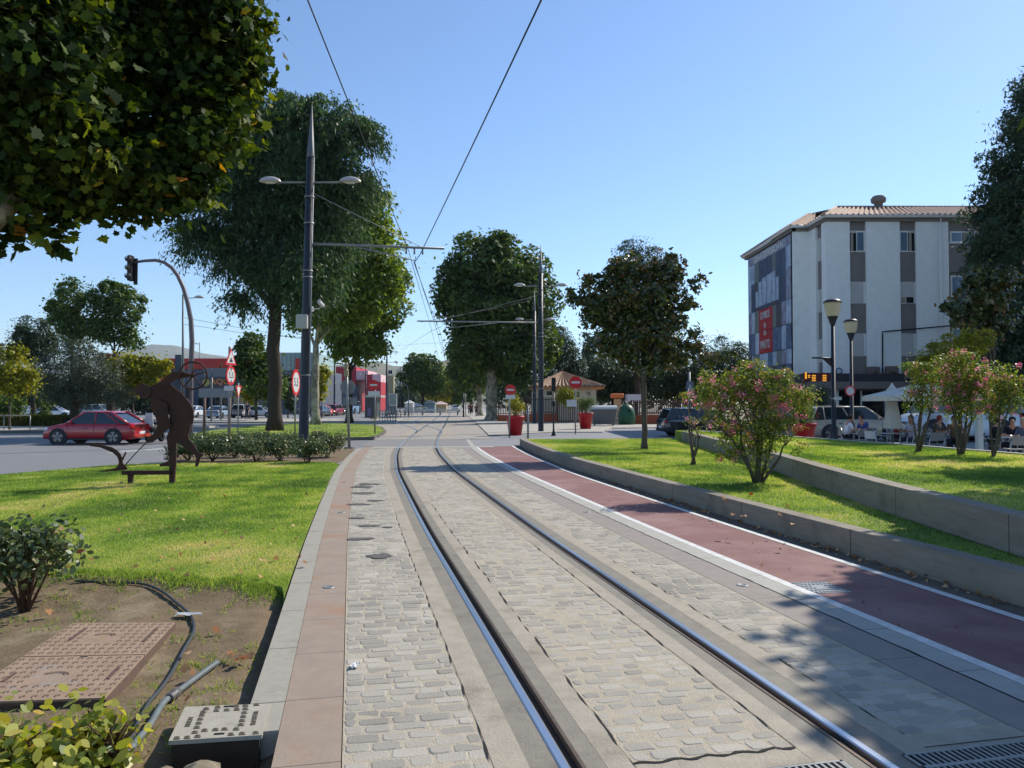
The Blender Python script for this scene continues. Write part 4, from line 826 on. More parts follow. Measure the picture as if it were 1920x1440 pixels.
# leaning signal post with box and sign back
b = G(655, 840); t = thing('signal_post', 'slightly leaning grey post with a yellowish signal box and the back of a round sign', 'signal', b)
mb = MB(); tp_ = P(649, 680, b.y); mb.tube([b, tp_], .055, 10); mb.build('post', m_galv, t)
s = b.y/F; mb = MB(); mb.box(P(650, 700, b.y)+Vector((0, -.08, 0)), (8*s, .14, 13*s), bev=.02); mb.box(P(650, 687, b.y)+Vector((0, -.08, 0)), (7*s, .14, 10*s), bev=.02); mb.build('signal_box', pmat('signal_yellowgrey', C(150, 140, 106), rough=.6), t)
mb = MB(); cir(P(651, 726, b.y)+Vector((0, .08, 0)), 14*s, (0, -1, 0), .02, mb); mb.build('sign_disc', m_signback, t)
mb = MB(); mb.box(P(655, 752, b.y)+Vector((0, .07, 0)), (26*s, .02, 14*s)); mb.build('plate', m_signback, t)
mb = MB(); mb.box(b+Vector((0, 0, .01)), (.35, .35, .05), bev=.02); mb.build('foot', m_light, t)
# direction boards seen from behind
t = thing('direction_board', 'large blank grey back of a direction board on two posts behind the steel figure', 'direction board', G(384, 822, .1))
b = G(384, 822, .1); s = b.y/F; mb = MB(); mb.box(P(404, 737, b.y), (62*s, .06, 17*s), bev=.015); mb.build('panel', m_signback, t)
for px in (382, 429):
    q = G(px, 821, .1)+Vector((0, .05, 0)); mb = MB(); mb.tube([q, Vector((q.x, q.y, P(px, 745, q.y).z))], .07, 8); mb.build('post', pmat('brown_post', C(98, 78, 72), rough=.7), t)
b = G(396, 793, -.05); t = thing('direction_board', 'grey back of the upper direction board beyond the road', 'direction board', b); s = b.y/F
mb = MB(); mb.box(P(404, 698, b.y), (44*s, .08, 16*s)); mb.build('panel', m_signback, t); mb = MB(); mb.tube([b, P(397, 690, b.y)], .09, 8); mb.build('post', m_signback, t)
b = G(414, 789, 0); t = thing('shop_billboard', 'dark billboard reading AQU in orange with a yellow emblem', 'billboard', b); s = b.y/F
mb = MB(); mb.box(P(402, 718, b.y), (52*s, .15, 20*s)); mb.build('panel', pmat('billboard_dark', C(84, 78, 84), rough=.6), t); mb = MB(); mb.tube([b, P(414, 712, b.y)], .1, 8); mb.build('post', m_signback, t)
text_mesh('AQU', 11*s*1.3, pmat('billboard_orange', C(236, 150, 70), rough=.5), t, P(413, 716, b.y)+Vector((0, -.1, 0)), ROT_F, 'lettering', .02, 1.15, .01)
mb = MB(); cir(P(387, 717, b.y)+Vector((0, -.09, 0)), 7*s, (0, -1, 0), .02, mb); mb.build('emblem', pmat('billboard_yellow', C(170, 164, 90), rough=.5), t)
# parking/pedestrian sign, slim posts
t, b = signpost('pedestrian_sign', 'blue-grey pedestrian sign on a post at the far end of the tall wall', 1293, 822, .0, 3.3, r=.06)
s = b.y/F; c = P(1293, 729, b.y)+Vector((0, -.07, 0)); mb = MB(); mb.box(c, (13*s, .02, 28*s), bev=.004); mb.build('panel', pmat('sign_slate', C(88, 104, 120), rough=.5), t)
mb = MB(); mb.plate([c+Vector((0, -.014, 9*s)), c+Vector((-5*s, -.014, -6*s)), c+Vector((5*s, -.014, -6*s))], (0, -1, 0), .006); mb.build('triangle', m_whitep, t)
mb = MB(); mb.box(c+Vector((0, -.022, -1*s)), (1.6*s, .006, 8*s)); mb.box(c+Vector((0, -.022, -4*s)), (4*s, .006, 1.6*s)); mb.build('pictogram', m_black, t)
t, b = signpost('slim_post', 'slim dark grey post at the corner of the lower lawn', 990, 822, 0, 1.6, cat='post', r=.05, mat=m_polegrey)
mb = MB(); mb.tube([b, b+Vector((0, 0, 1.9))], .055, 8); 
b = G(1038, 817); t = thing('pedestrian_signal', 'black pedestrian signal on a black post in front of the kiosk', 'pedestrian signal', b); s = b.y/F
mb = MB(); mb.lathe(b, [(.0, 0), (.12, 0), (.12, .05), (.06, .25), (.045, .4), (.045, 2.3), (0, 2.3)], 12); mb.build('post', m_black, t); mb = MB(); mb.box(P(1038, 721, b.y), (8*s, .18, 26*s), bev=.02); mb.box(P(1038, 757, b.y), (6*s, .14, 10*s), bev=.02); mb.build('signal_head', m_black, t)
# curved traffic light mast
b = G(356, 838, -.05); Yt = b.y; t = thing('traffic_light', 'traffic light hanging from a tall curved brown mast over the road', 'traffic light', b)
path = [(356, 838), (357, 760), (358, 700), (360, 640), (358, 600), (352, 568), (344, 540), (334, 518), (322, 502), (308, 492), (292, 488), (272, 489), (251, 492)]
mb = MB(); mb.tube([P(x, y, Yt) for x, y in path], [.11, .105, .1, .1, .095, .09, .085, .08, .075, .07, .065, .06, .05], 12); mb.build('mast', pmat('mast_brown', C(104, 96, 98), rough=.5, metal=.3), t)
s = Yt/F; c = P(245, 503, Yt); mb = MB(); mb.box(c, (.18, .3, 48*s), bev=.03); hd = mb.build('signal_head', m_black, t)
mb = MB(); mb.box(c+Vector((.16, .1, -.12)), (.16, .03, 50*s)); mb.build('backing_board', m_black, t)
for k, col in enumerate([C(96, 70, 66), C(112, 98, 60), C(70, 96, 84)]):
    z = (16-16*k)*s; q = MB(); q.lathe(c+Vector((-.02, -.16, z)), [(0, -.01), (.1, -.005), (.1, .02)], 16, axis='y'); q.build('lens', pmat('lens%d' % k, col, rough=.3), hd)
    q = MB(); q.tube([c+Vector((-.02, -.15, z+.02)), c+Vector((-.02, -.24, z+.0))], .115, 12, cap=False); q.build('visor', m_black, hd)
q = MB(); q.box(P(356, 736, Yt)+Vector((0, -.15, 0)), (.16, .16, .5), bev=.02); q.build('repeater_signal', m_black, t)
def lamp_tall(label, px, gy, top, sx, group='street lights along the left road', two=False, hl=1.0):
    b = G(px, gy, -.05); t = thing('street_light', label, 'street light', b, group=group); T_ = P(px, top, b.y); s = b.y/F
    mb = MB(); mb.tube([b, T_], [.12, .07], 8); mb.build('post', m_polegrey, t); z = T_.z-.3
    mb = MB(); mb.tube([Vector((b.x, b.y, z)), Vector((b.x+sx*.8*hl, b.y, z+.02))], .035, 6); mb.build('arm', m_galv, t)
    mb = MB(); c = Vector((b.x+sx*1.15*hl, b.y, z+.02)); mb.lathe(c, [(0, 0), (.42*hl, 0), (.34*hl, .1), (.16*hl, .2), (0, .22)], 14, squash=(1, .5)); mb.build('lamp_head', m_lamp, t)
lamp_tall('street light just behind the curved traffic light mast', 343, 799, 552, 1, hl=1.0)
lamp_tall('thin distant street light above the orange shop roof', 374, 776, 642, -1, hl=.6)
b = G(335, 800, -.05); t = thing('bus_stop_panel', 'tall narrow dark panel beside the street light, above the steel wheel', 'sign panel', b); s = b.y/F
mb = MB(); mb.box(P(334, 700, b.y), (12*s, .1, 70*s), bev=.02); mb.build('panel', pmat('panel_dark', C(78, 84, 92), rough=.5), t); mb = MB(); mb.tube([b, P(334, 735, b.y)], .06, 6); mb.build('post', m_polegrey, t)
# globe lamps by the terrace
for label, px, Y, H, hs in (('larger nearer lantern lamp in front of the apartment block', 1563, 26, 5.38, 1.0), ('smaller farther lantern lamp in front of the apartment block', 1597, 32.5, 5.42, 1.0)):
    b = P(px, 757, Y); b.z = 0; t = thing('lantern_lamp', label, 'street lamp', b, group='lantern lamps by the terrace')
    mb = MB(); mb.tube([b, b+Vector((0, 0, .9)), b+Vector((0, 0, .92)), b+Vector((0, 0, H-.95))], [.14, .13, .08, .065], 12); mb.build('post', m_pole, t)
    mb = MB(); mb.lathe(b+Vector((0, 0, H-.95)), [(.06, 0), (.1, .12), (.17, .32), (.2, .34)], 16); mb.build('lamp_cup', m_pole, t)
    mb = MB(); mb.lathe(b+Vector((0, 0, H-.62)), [(.19, 0), (.25, .2), (.285, .5)], 20); gl = mb.build('lamp_globe', pmat('lamp_lens', C(222, 206, 168), rough=.15, alpha=.75), t)
    mb = MB(); mb.lathe(b+Vector((0, 0, H-.62)), [(0, .05), (.1, .06), (.09, .28), (0, .32)], 12); mb.build('lamp_bulb', m_whitep, gl)
    mb = MB(); mb.lathe(b+Vector((0, 0, H-.14)), [(.31, 0), (.31, .04), (.2, .12), (0, .14)], 20); mb.build('lamp_cap', m_pole, t)
b = P(1594, 757, 32.4); b.z = 0; t = thing('road_sign', 'round white sign with red rim mounted at the smaller lantern lamp', 'road sign', Vector((b.x, b.y, 2.0))); c = P(1594, 733, 32.3); rsign(t, c, 10*32.3/F, Vector((.1, -1, 0)))
b = P(1551, 757, 26); c = P(1571, 747, 25.9); t = thing('name_plate', 'small white plate hanging beside the larger lantern lamp', 'plate', c); mb = MB(); mb.box(c, (14*26/F, .02, 6*26/F)); mb.box(c+Vector((-.16, 0, 0)), (.1, .03, .03)); mb.build('panel', m_whitep, t)
c = P(1550, 672, 26); t = thing('bracket_sign', 'dark bracket with a triangular pennant on the larger lantern lamp', 'bracket', c); mb = MB(); mb.tube([c+Vector((.22, 0, 0)), c+Vector((-.5, 0, .02))], .03, 6); mb.box(c+Vector((-.36, 0, .02)), (.28, .1, .05)); mb.build('arm', m_black, t)
mb = MB(); mb.plate([c+Vector((.22, -.0, -.02)), c+Vector((-.14, 0, -.02)), c+Vector((.2, 0, -.34))], (0, -1, 0), .02); mb.build('pennant', m_black, t)
# ------------------------------------------------------------------ corten steel figure
m_cor = pmat('corten_steel', C(78, 46, 40), C(56, 35, 32), 3, .8, .25, 40, col3=C(84, 50, 42), s3=2)
b = G(322, 908, .0); Ys = b.y; t = thing('steel_sculpture', 'dark rusty flat steel figure of a bent farmer with wheel and plough on the lawn', 'sculpture', b)
def cp(x, y, dy=0): return P(180+x/5.143, 640+y/5.143, Ys+dy)
def plate_px(L, dy, th, name, par=None, m=None):
    mb = MB(); mb.plate([cp(x, y, dy) for x, y in L], (0, -1, 0), th); return mb.build(name, m or m_cor, par or t)
bd = plate_px([(520, 440), (545, 425), (590, 405), (640, 375), (700, 400), (740, 430), (825, 497), (880, 560), (915, 610), (941, 655), (943, 740), (935, 795), (912, 800), (905, 850), (890, 905), (900, 945), (925, 975), (950, 1005), (975, 1045), (990, 1070), (1035, 1085), (1030, 1102), (1010, 1120), (998, 1160), (985, 1205), (957, 1205), (962, 1150), (966, 1120), (952, 1092), (910, 1068), (870, 1040), (820, 1000), (776, 975), (774, 1100), (774, 1204), (700, 1206), (616, 1206), (614, 1186), (650, 1172), (700, 1152), (708, 1140), (700, 1080), (690, 1000), (681, 920), (696, 885), (716, 850), (722, 780), (716, 720), (690, 660), (650, 640), (560, 660), (530, 640), (522, 560), (508, 540), (505, 500)], 0, .02, 'body')
plate_px([(372, 470), (380, 440), (395, 425), (420, 418), (452, 404), (490, 424), (528, 445), (540, 480), (525, 520), (500, 545), (470, 553), (440, 552), (425, 545), (410, 520), (385, 505)], -.02, .018, 'head', bd)
plate_px([(600, 405), (650, 368), (700, 322), (745, 300), (775, 292), (800, 300), (850, 305), (905, 308), (950, 305), (955, 330), (905, 345), (850, 352), (800, 358), (770, 372), (730, 400), (700, 430), (640, 440)], -.045, .018, 'raised_arm', bd)
plate_px([(522, 560), (600, 560), (690, 600), (692, 690), (705, 750), (722, 800), (712, 835), (680, 860), (640, 895), (600, 930), (560, 965), (538, 978), (505, 966), (510, 940), (540, 905), (575, 865), (592, 815), (580, 745), (560, 700), (535, 655)], -.065, .018, 'lowered_arm', bd)
wc = cp(935, 330, -.09); wr = 26.5*Ys/F; mb = MB(); n = 40
mb.tube([wc+Vector((math.cos(2*math.pi*i/n)*wr, 0, math.sin(2*math.pi*i/n)*wr*.96)) for i in range(n+1)], .02, 8, cap=False)
for k in range(5):
    a = 2*math.pi*k/5+.3; mb.tube([wc, wc+Vector((math.cos(a)*wr, 0, math.sin(a)*wr*.96))], [.02, .012], 6)
mb.lathe(wc, [(0, -.03), (.045, -.03), (.045, .03), (0, .03)], 12, axis='y'); mb.build('wheel', m_cor, t)
plate_px([(712, 680), (764, 680), (776, 960), (772, 1200), (756, 1392), (708, 1392), (712, 1200)], .04, .05, 'upright_post')
plate_px([(254, 1248), (716, 1244), (716, 1284), (254, 1288)], .0, .07, 'base_beam'); plate_px([(310, 1286), (360, 1286), (354, 1400), (314, 1400)], 0, .06, 'base_leg')
plate_px([(-60, 990), (20, 992), (60, 1000), (150, 1020), (205, 1050), (240, 1090), (252, 1130), (262, 1180), (300, 1215), (305, 1235), (230, 1245), (120, 1255), (20, 1258), (60, 1245), (190, 1222), (215, 1200), (222, 1160), (205, 1110), (165, 1075), (110, 1050), (40, 1022), (-60, 1010)], .02, .02, 'plough_blade')
plate_px([(250, 1130), (282, 1068), (296, 1070), (268, 1130), (262, 1150)], .04, .018, 'plough_spike')
mb = MB(); mb.tube([cp(275, 1200, -.02), cp(400, 1060, -.02), cp(512, 950, -.04)], .012, 6); mb.build('rod', m_cor, t)
# ================================================================== BUILDINGS, HILLS, CARS, STREET THINGS
m_wwall = pmat('white_render_wall', C(236, 236, 233), C(224, 224, 221), 2.5, .9, .5, 30, col3=C(204, 202, 196), s3=.5, thr3=.6)
m_gwall = pmat('grey_render_panel', C(128, 122, 118), C(118, 112, 108), 2.0, .9, .4, 30)
m_glass = pmat('window_glass', C(92, 116, 136), rough=.08, spec=.8)
m_dglass = pmat('dark_glass', C(26, 32, 38), rough=.08, spec=.8)
m_frame = pmat('window_frame_white', C(220, 220, 218), rough=.5)
m_blind = pmat('roller_blind', C(186, 184, 180), C(176, 174, 170), 2, .7)
m_roof = pmat('clay_tiles', C(186, 160, 140), C(142, 108, 88), 3.5, .85, .4, 20, col3=C(112, 92, 80), s3=2)
m_curt = pmat('curtain', C(150, 140, 126), rough=.9)
# white apartment block
AB = thing('apartment_block', 'white four-storey apartment block with grey window strips and a tiled roof', 'building', (19, 45, 0))
def wbox(x0, x1, y0, y1, z0, z1, mb): mb.rect((x0, y0, z0), (x1, y1, z1))
mb = MB(); wbox(19.15, 40, 45.15, 58, 0, 12.78, mb); wbox(18.1, 19.15, 47.72, 57, 0, 12.78, mb); mb.build('wall', m_gwall, AB)
mb = MB(); Zb, Zt = 3.55, 12.76
for a, b_ in ((19.0, 20.47), (21.47, 23.5), (24.5, 26.45)): wbox(a, b_, 45.0, 45.2, Zb, Zt, mb)
wbox(19.0, 19.17, 45.2, 45.62, Zb, Zt, mb); wbox(19.0, 19.17, 46.5, 47.6, Zb, Zt, mb); wbox(18.0, 19.0, 47.6, 47.74, Zb, Zt, mb); wbox(29.6, 33.2, 45.0, 45.2, Zb, Zt, mb); mb.build('white_pilasters', m_wwall, AB)
# main front openings: (x0,x1), list of (z0,z1,type)
def window(x0, x1, z0, z1, typ, face='S', y=45.15):
    def bx_(u0, u1, w0, w1, d0, d1, name, mat, par):
        q = MB()
        if face == 'S': q.rect((u0, y-d1, w0), (u1, y-d0, w1))
        else: q.rect((y-d1, u0, w0), (y-d0, u1, w1))
        return q.build(name, mat, par)
    if typ == 'blind':
        f = bx_(x0+.02, x1-.02, z0, z1, 0, .03, 'window', m_frame, AB); bx_(x0+.05, x1-.05-.14*(x1-x0), z0+.03, z1-.02, .03, .05, 'blind', m_blind, f); return f
    if typ == 'gap':
        f = bx_(x0+.02, x1-.02, z0, z1, 0, .03, 'window', m_frame, AB); bx_(x0+.05, x1-.15, z0+.4, z1-.02, .03, .055, 'blind', m_blind, f); bx_(x0+.07, x0+.36, z0+.03, z0+.38, .03, .04, 'curtain', m_curt, f); bx_(x0+.4, x1-.16, z0+.03, z0+.38, .03, .045, 'pane', m_dglass, f); return f
    f = bx_(x0+.02, x1-.02, z0, z1, 0, .03, 'window', m_frame, AB); h = (x0+x1)/2
    L = typ == 'openL'
    a, b2 = ((x0+.05, h-.06), (h+.0, x1-.12)) if L else ((h+.06, x1-.05), (x0+.12, h))
    bx_(a[0], a[1], z0+.05, z1-.14, .03, .045, 'opening', m_dglass, f); bx_(a[0]+.05, a[0]+.2, z0+.05, z1-.16, .045, .055, 'curtain', m_curt, f)
    bx_(b2[0], b2[1], z0+.08, z1-.1, .03, .05, 'pane', m_glass, f); bx_(a[0], a[1], z1-.14, z1-.03, .03, .06, 'blind_box', m_blind, f)
    return f
for x0, x1, tp1, tp2 in ((20.47, 21.47, 'openL', 'blind'), (23.5, 24.5, 'openR', 'gap')):
    window(x0, x1, 10.94, 12.23, tp1); window(x0, x1, 7.8, 9.11, tp2); window(x0, x1, 4.6, 5.96, 'blind')
for z0, z1 in ((10.6, 12.0), (7.4, 8.8), (4.3, 5.7)): window(45.66, 46.46, z0, z1, 'blind', 'W', 19.15)
# recessed balconies on the right
for k, (z0, z1) in enumerate(((11.45, 12.1), (8.2, 9.0), (5.0, 5.8))):
    q = MB(); q.rect((26.45, 45.02, z0-1.75), (29.6, 45.12, z0-.02)); bl = q.build('balcony_parapet', m_gwall, AB)
    q = MB(); q.rect((26.45, 44.98, z0-.02), (29.6, 45.14, z0+.04)); q.build('sill', m_frame, bl)
    window(26.6, 28.0, z0+.06, z1+.5 if k else z1+.1, 'openR'); window(28.1, 29.5, z0+.06, z1+.5 if k else z1+.1, 'openL')
# fascia, gutter and roof
mb = MB()
for (x0, x1, y0, y1) in ((18.95, 40.3, 44.92, 45.3), (17.9, 19.0, 47.5, 47.8), (18.9, 19.2, 44.95, 47.78), (17.88, 18.15, 47.5, 57.2)): wbox(x0, x1, y0, y1, 12.76, 12.98, mb)
mb.build('fascia', m_gwall, AB)
mb = MB(); P0 = [(40.3, 44.75), (18.82, 44.75), (18.82, 47.4), (17.78, 47.4), (17.78, 57.4)]
for a, b_ in zip(P0[:-1], P0[1:]): mb.tube([(a[0], a[1], 13.05), (b_[0], b_[1], 13.05)], .1, 8)
mb.tube([(25.95, 44.9, 13.0), (25.95, 44.93, 3.6)], .045, 6); mb.build('gutter', m_frame, AB)
def tiled(mb, a, b, c, d, pitch=.34):   # slope a-b (eave) to d-c (ridge); rows of half-round tiles running up the slope
    a, b, c, d = map(Vector, (a, b, c, d)); n = max(1, int((b-a).length/pitch)); nv = 9; nrm = (b-a).cross(d-a).normalized()
    if nrm.z < 0: nrm = -nrm
    for i in range(n):
        vs = []; K = 6
        for j in range(nv+1):
            v = j/nv; p = a.lerp(b, i/n).lerp(d.lerp(c, i/n), v); q = a.lerp(b, (i+1)/n).lerp(d.lerp(c, (i+1)/n), v)
            for k in range(K+1):
                u = k/K; vs.append(p.lerp(q, u)+nrm*(.09*math.sin(u*math.pi*2)+.03*((v*nv*4) % 1)))
        mb.add(vs, [(j*(K+1)+k, j*(K+1)+k+1, (j+1)*(K+1)+k+1, (j+1)*(K+1)+k) for j in range(nv) for k in range(K)], 0, True)
mb = MB(); e = 13.08; rz_ = 15.2
tiled(mb, (18.7, 44.6, e), (40.4, 44.6, e), (40.4, 51, rz_), (22.3, 51, rz_)); tiled(mb, (18.7, 47.3, e), (18.7, 44.6, e), (22.3, 51, rz_), (22.2, 51.1, rz_))
tiled(mb, (17.65, 47.3, e), (18.9, 47.3, e), (21.2, 51.5, 14.9), (20.6, 51.5, 14.9)); tiled(mb, (17.65, 57.5, e), (17.65, 47.3, e), (20.6, 51.5, 14.9), (21.0, 54, 14.9))
mb.add([(22.3, 51, rz_), (40.4, 51, rz_), (40.4, 58.3, e), (18, 58.3, e), (21, 54, 14.9), (20.6, 51.5, 14.9)], [(0, 1, 2, 3, 4, 5)]); mb.tube([(22.3, 51, rz_+.02), (40.4, 51, rz_+.02)], .12, 8); mb.tube([(18.7, 44.6, e+.04), (22.3, 51, rz_+.02)], .1, 8); mb.build('roof', m_roof, AB)
mb = MB(); c = P(1647, 381, 51); mb.lathe(c, [(.28, -.5), (.28, .0), (.46, .05), (.5, .3), (.36, .48), (0, .55)], 14); mb.build('roof_vent', m_gwall, AB)
# ground floor shops
mb = MB(); wbox(17.7, 40, 44.2, 45.14, 3.05, 3.5, mb); wbox(17.2, 18.1, 44.2, 57, 3.05, 3.5, mb); mb.build('canopy_fascia', pmat('dark_fascia', C(52, 52, 58), rough=.6), AB)
mb = MB(); wbox(17.5, 40, 43.9, 45.13, 2.6, 3.03, mb); mb.build('awning', pmat('awning_taupe', C(122, 112, 104), rough=.9), AB)
for x in (19.3, 22.5, 26.0, 29.5, 33): mb = MB(); wbox(x, x+.35, 44.9, 45.12, 0, 2.58, mb); mb.build('shopfront_column', m_wwall, AB)
for k, (x0, x1) in enumerate(((19.7, 22.4), (22.9, 25.9), (26.4, 29.4), (29.9, 32.9))):
    q = MB(); wbox(x0, x1, 45.05, 45.11, .3, 2.5, q); sh = q.build('shop_window', m_dglass, AB); q = MB(); wbox((x0+x1)/2-.04, (x0+x1)/2+.04, 45.0, 45.04, .3, 2.5, q); q.build('mullion', m_frame, sh)
for k, (px, py) in enumerate(((1637, 697), (1672, 696))):
    c = P(px, py, 44.6); q = MB(); q.box(c+Vector((0, 0, .05)), (.7, .4, .5), bev=.06); q.lathe(c+Vector((0, -.22, .05)), [(0, -.01), (.2, 0), (.2, .02)], 14, axis='y'); q.build('air_conditioner', pmat('aircon_brown', C(110, 90, 84), rough=.6), AB)
# the two illuminated bar signs
SG = thing('bar_sign', 'dark red shop sign with glowing yellow bars at the corner under the banner', 'shop sign', P(1532, 708, 44.1)); sY = 44.05
mb = MB(); a, b_ = P(1506, 716, sY), P(1560, 699, sY); mb.rect((a.x, sY-.05, a.z), (b_.x, sY+.1, b_.z)); mb.build('panel', pmat('sign_maroon', C(96, 34, 30), rough=.5), SG)
m_yb = pmat('sign_yellow_glow', C(230, 160, 60), rough=.5, emit=(C(250, 170, 50), .7))
for px, wx, rows in ((1511, 3, 0), (1517, 4, 2), (1526, 7, 4), (1546, 7, 4)):
    q = MB()
    for r_ in range(max(1, rows)): q.box(P(px, 704+r_*3.2, sY-.06), (wx*sY/F, .02, .055 if rows else .4))
    q.build('light_bar', m_yb, SG)
EM = thing('wall_emblem', 'round blue and white emblem low on the white wall beside the lantern lamp', 'emblem', P(1573, 696, 44.95)); q = MB(); cir(P(1573, 696, 44.95), .22, (0, -1, 0), .03, q); q.build('disc', pmat('emblem_blue', C(90, 110, 150), rough=.5), EM); q = MB(); cir(P(1573, 696, 44.92), .13, (0, -1, 0), .03, q); q.build('centre', m_whitep, EM)
# banner on the side that faces the street
BN = thing('exhibition_banner', 'huge photo banner over the side windows with white title and red panel', 'banner', (17.95, 52, 3.6))
xb = 17.97
def bpl(y0, y1, z0, z1, name, mat, d=0.0, par=None):
    q = MB(); q.rect((xb-.03-d, y0, z0), (xb-d, y1, z1)); return q.build(name, mat, par or BN)
bmats = [pmat('print_navy', C(52, 62, 84), C(74, 88, 112), 1.2, .6), pmat('print_slate', C(104, 128, 158), C(58, 68, 92), 1.6, .6), pmat('print_pale', C(188, 204, 222), C(120, 136, 162), 1.1, .6), pmat('print_violet', C(112, 96, 118), C(158, 168, 188), 1.8, .6), pmat('print_dark', C(60, 58, 70), C(92, 84, 86), 1.5, .6)]
m_bred = pmat('print_red', C(176, 44, 50), C(158, 38, 44), 2, .6); m_slit = pmat('print_greygreen', C(116, 124, 122), C(102, 112, 112), 2, .7)
bpl(47.86, 56.45, 12.02, 12.66, 'title_strip', bmats[3])
text_mesh('GRAN EXPOSICIÓN', .66, m_whitep, BN, Vector((xb-.045, 52.15, 12.3)), ROT_L, 'title_lettering', .01, 1.02, .022)
ys = [47.86, 48.75, 49.6, 50.55, 51.3, 52.3, 53.3, 54.1, 55.0, 55.8, 56.45]
pat = [[2, 0, 0, 5, 0, 0, 0, 5, 2, 2], [3, 0, 0, 4, 0, 0, 0, 4, 0, 2], [2, 3, 4, 5, 6, 6, 6, 5, 2, 3], [1, 2, 1, 1, 6, 6, 6, 2, 1, 1], [2, 3, 5, 2, 1, 2, 2, 5, 3, 4], [1, 4, 1, 4, 3, 2, 1, 2, 4, 3]]
zs = [12.0, 10.6, 8.5, 6.9, 5.3, 4.3, 3.6]
for r_ in range(6):
    for c_ in range(10):
        k = pat[r_][c_]; m = m_slit if k == 5 else m_bred if k == 6 else bmats[k]
        bpl(ys[c_]+.02, ys[c_+1]-.02, zs[r_+1]+(.02 if r_ > 1 else 0), zs[r_]-(.02 if r_ > 1 else 0), 'print_panel', m)
for k, (y0, y1, z1) in enumerate(((50.0, 50.5, 10.3), (50.6, 51.3, 10.8), (51.38, 52.25, 10.75), (52.38, 53.25, 10.7), (53.38, 54.05, 10.5), (54.15, 54.7, 9.9))): bpl(y0, y1, 8.75, z1, 'printed_white_shape', bmats[2], .035)
for s_, z, h, wx in (('CAMBIOS', 8.0, .72, .9), ('EN', 7.25, .5, 1.0), ('UN', 6.72, .5, 1.0), ('MINUTO', 5.9, .85, .85)): text_mesh(s_, h, m_whitep, BN, Vector((xb-.045, 52.8, z)), ROT_L, 'panel_lettering', .01, wx*.72, .01)
# kiosk house with tiled pyramid roof
KH = thing('tiled_kiosk', 'small cream house with a clay tile pyramid roof behind the gates', 'building', (7.2, 76, 0)); KY = 76
x0, x1 = P(1000, 757, KY).x, P(1118, 757, KY).x
mb = MB(); mb.rect((x0, KY, 0), (x1, KY+6, P(0, 728, KY).z)); mb.build('wall', pmat('cream_wall', C(214, 206, 184), C(200, 192, 170), 2, .9), KH)
ez = P(0, 724, KY).z; xa, xb_ = P(996, 757, KY).x, P(1134, 757, KY).x; ap = P(1054, 697, KY+3)
mb = MB(); tiled(mb, (xa, KY-.8, ez), (xb_, KY-.8, ez), (ap.x+.1, KY+3, ap.z), (ap.x, KY+3, ap.z), .42); tiled(mb, (xb_, KY-.8, ez), (xb_, KY+6.8, ez), (ap.x, KY+3.1, ap.z), (ap.x, KY+3, ap.z), .42); tiled(mb, (xa, KY+6.8, ez), (xa, KY-.8, ez), (ap.x, KY+3, ap.z), (ap.x, KY+3.1, ap.z), .42); mb.build('roof', m_roof, KH)
mb = MB(); mb.rect((xa+.1, KY-.75, ez-.28), (xb_-.1, KY+6.7, ez-.06)); mb.build('eaves', pmat('eave_orange', C(196, 132, 82), rough=.8), KH)
for px, wx, py, hy in ((1030, 12, 737, 10), (1080, 16, 740, 12), (1104, 10, 738, 10)):
    q = MB(); q.box(P(px, py, KY-.03), (wx*KY/F, .05, hy*KY/F)); w_ = q.build('window', m_frame, KH); q = MB(); q.box(P(px, py, KY-.06), ((wx-2)*KY/F, .04, (hy-2)*KY/F)); q.build('pane', m_dglass, w_)
# gate, low orange wall and picket fence
m_brn = pmat('brown_gate_paint', C(96, 62, 54), C(82, 52, 46), 4, .7); m_ora = pmat('orange_low_wall', C(178, 96, 62), C(160, 84, 54), 3, .85)
def pickets(name, label, px0, px1, gy, top, Y, low=None, mat=None, gap=.16, group=None):
    a, b_ = P(px0, 757, Y), P(px1, 757, Y); t = thing(name, label, 'fence', (a.x, Y, 0), group=group); zt = P(0, top, Y).z; z0 = .05
    if low: zl = P(0, low, Y).z; q = MB(); q.rect((a.x, Y-.15, 0), (b_.x, Y+.15, zl)); q.build('low_wall', m_ora, t); z0 = zl
    q = MB(); x = a.x
    while x < b_.x: q.box((x, Y, (z0+zt)/2), (gap*.5, .04, zt-z0)); x += gap
    q.build('pickets', mat or m_brn, t); q = MB()
    for z in (z0+.15, zt-.2): q.box(((a.x+b_.x)/2, Y+.04, z), (b_.x-a.x, .05, .07))
    q.build('rails', mat or m_brn, t)
    q = MB()
    for x in (a.x, b_.x): q.box((x, Y, zt/2), (.12, .12, zt))
    q.build('fence_post', mat or m_brn, t); return t
pickets('picket_fence', 'brown gate of upright boards left of the grey container', 1046, 1092, 793, 748, 66, None, group=None)
pickets('picket_fence', 'brown picket fence on an orange base left of the gate, behind the planters', 985, 1045, 793, 745, 68, 776, gap=.14)
pickets('picket_fence', 'brown picket fence on an orange base right of the green igloo container', 1184, 1283, 795, 750, 62, 778, gap=.17)
pickets('picket_fence', 'red-brown railing on a low wall behind the tree trunk by the tram line', 935, 984, 790, 760, 72, 778)
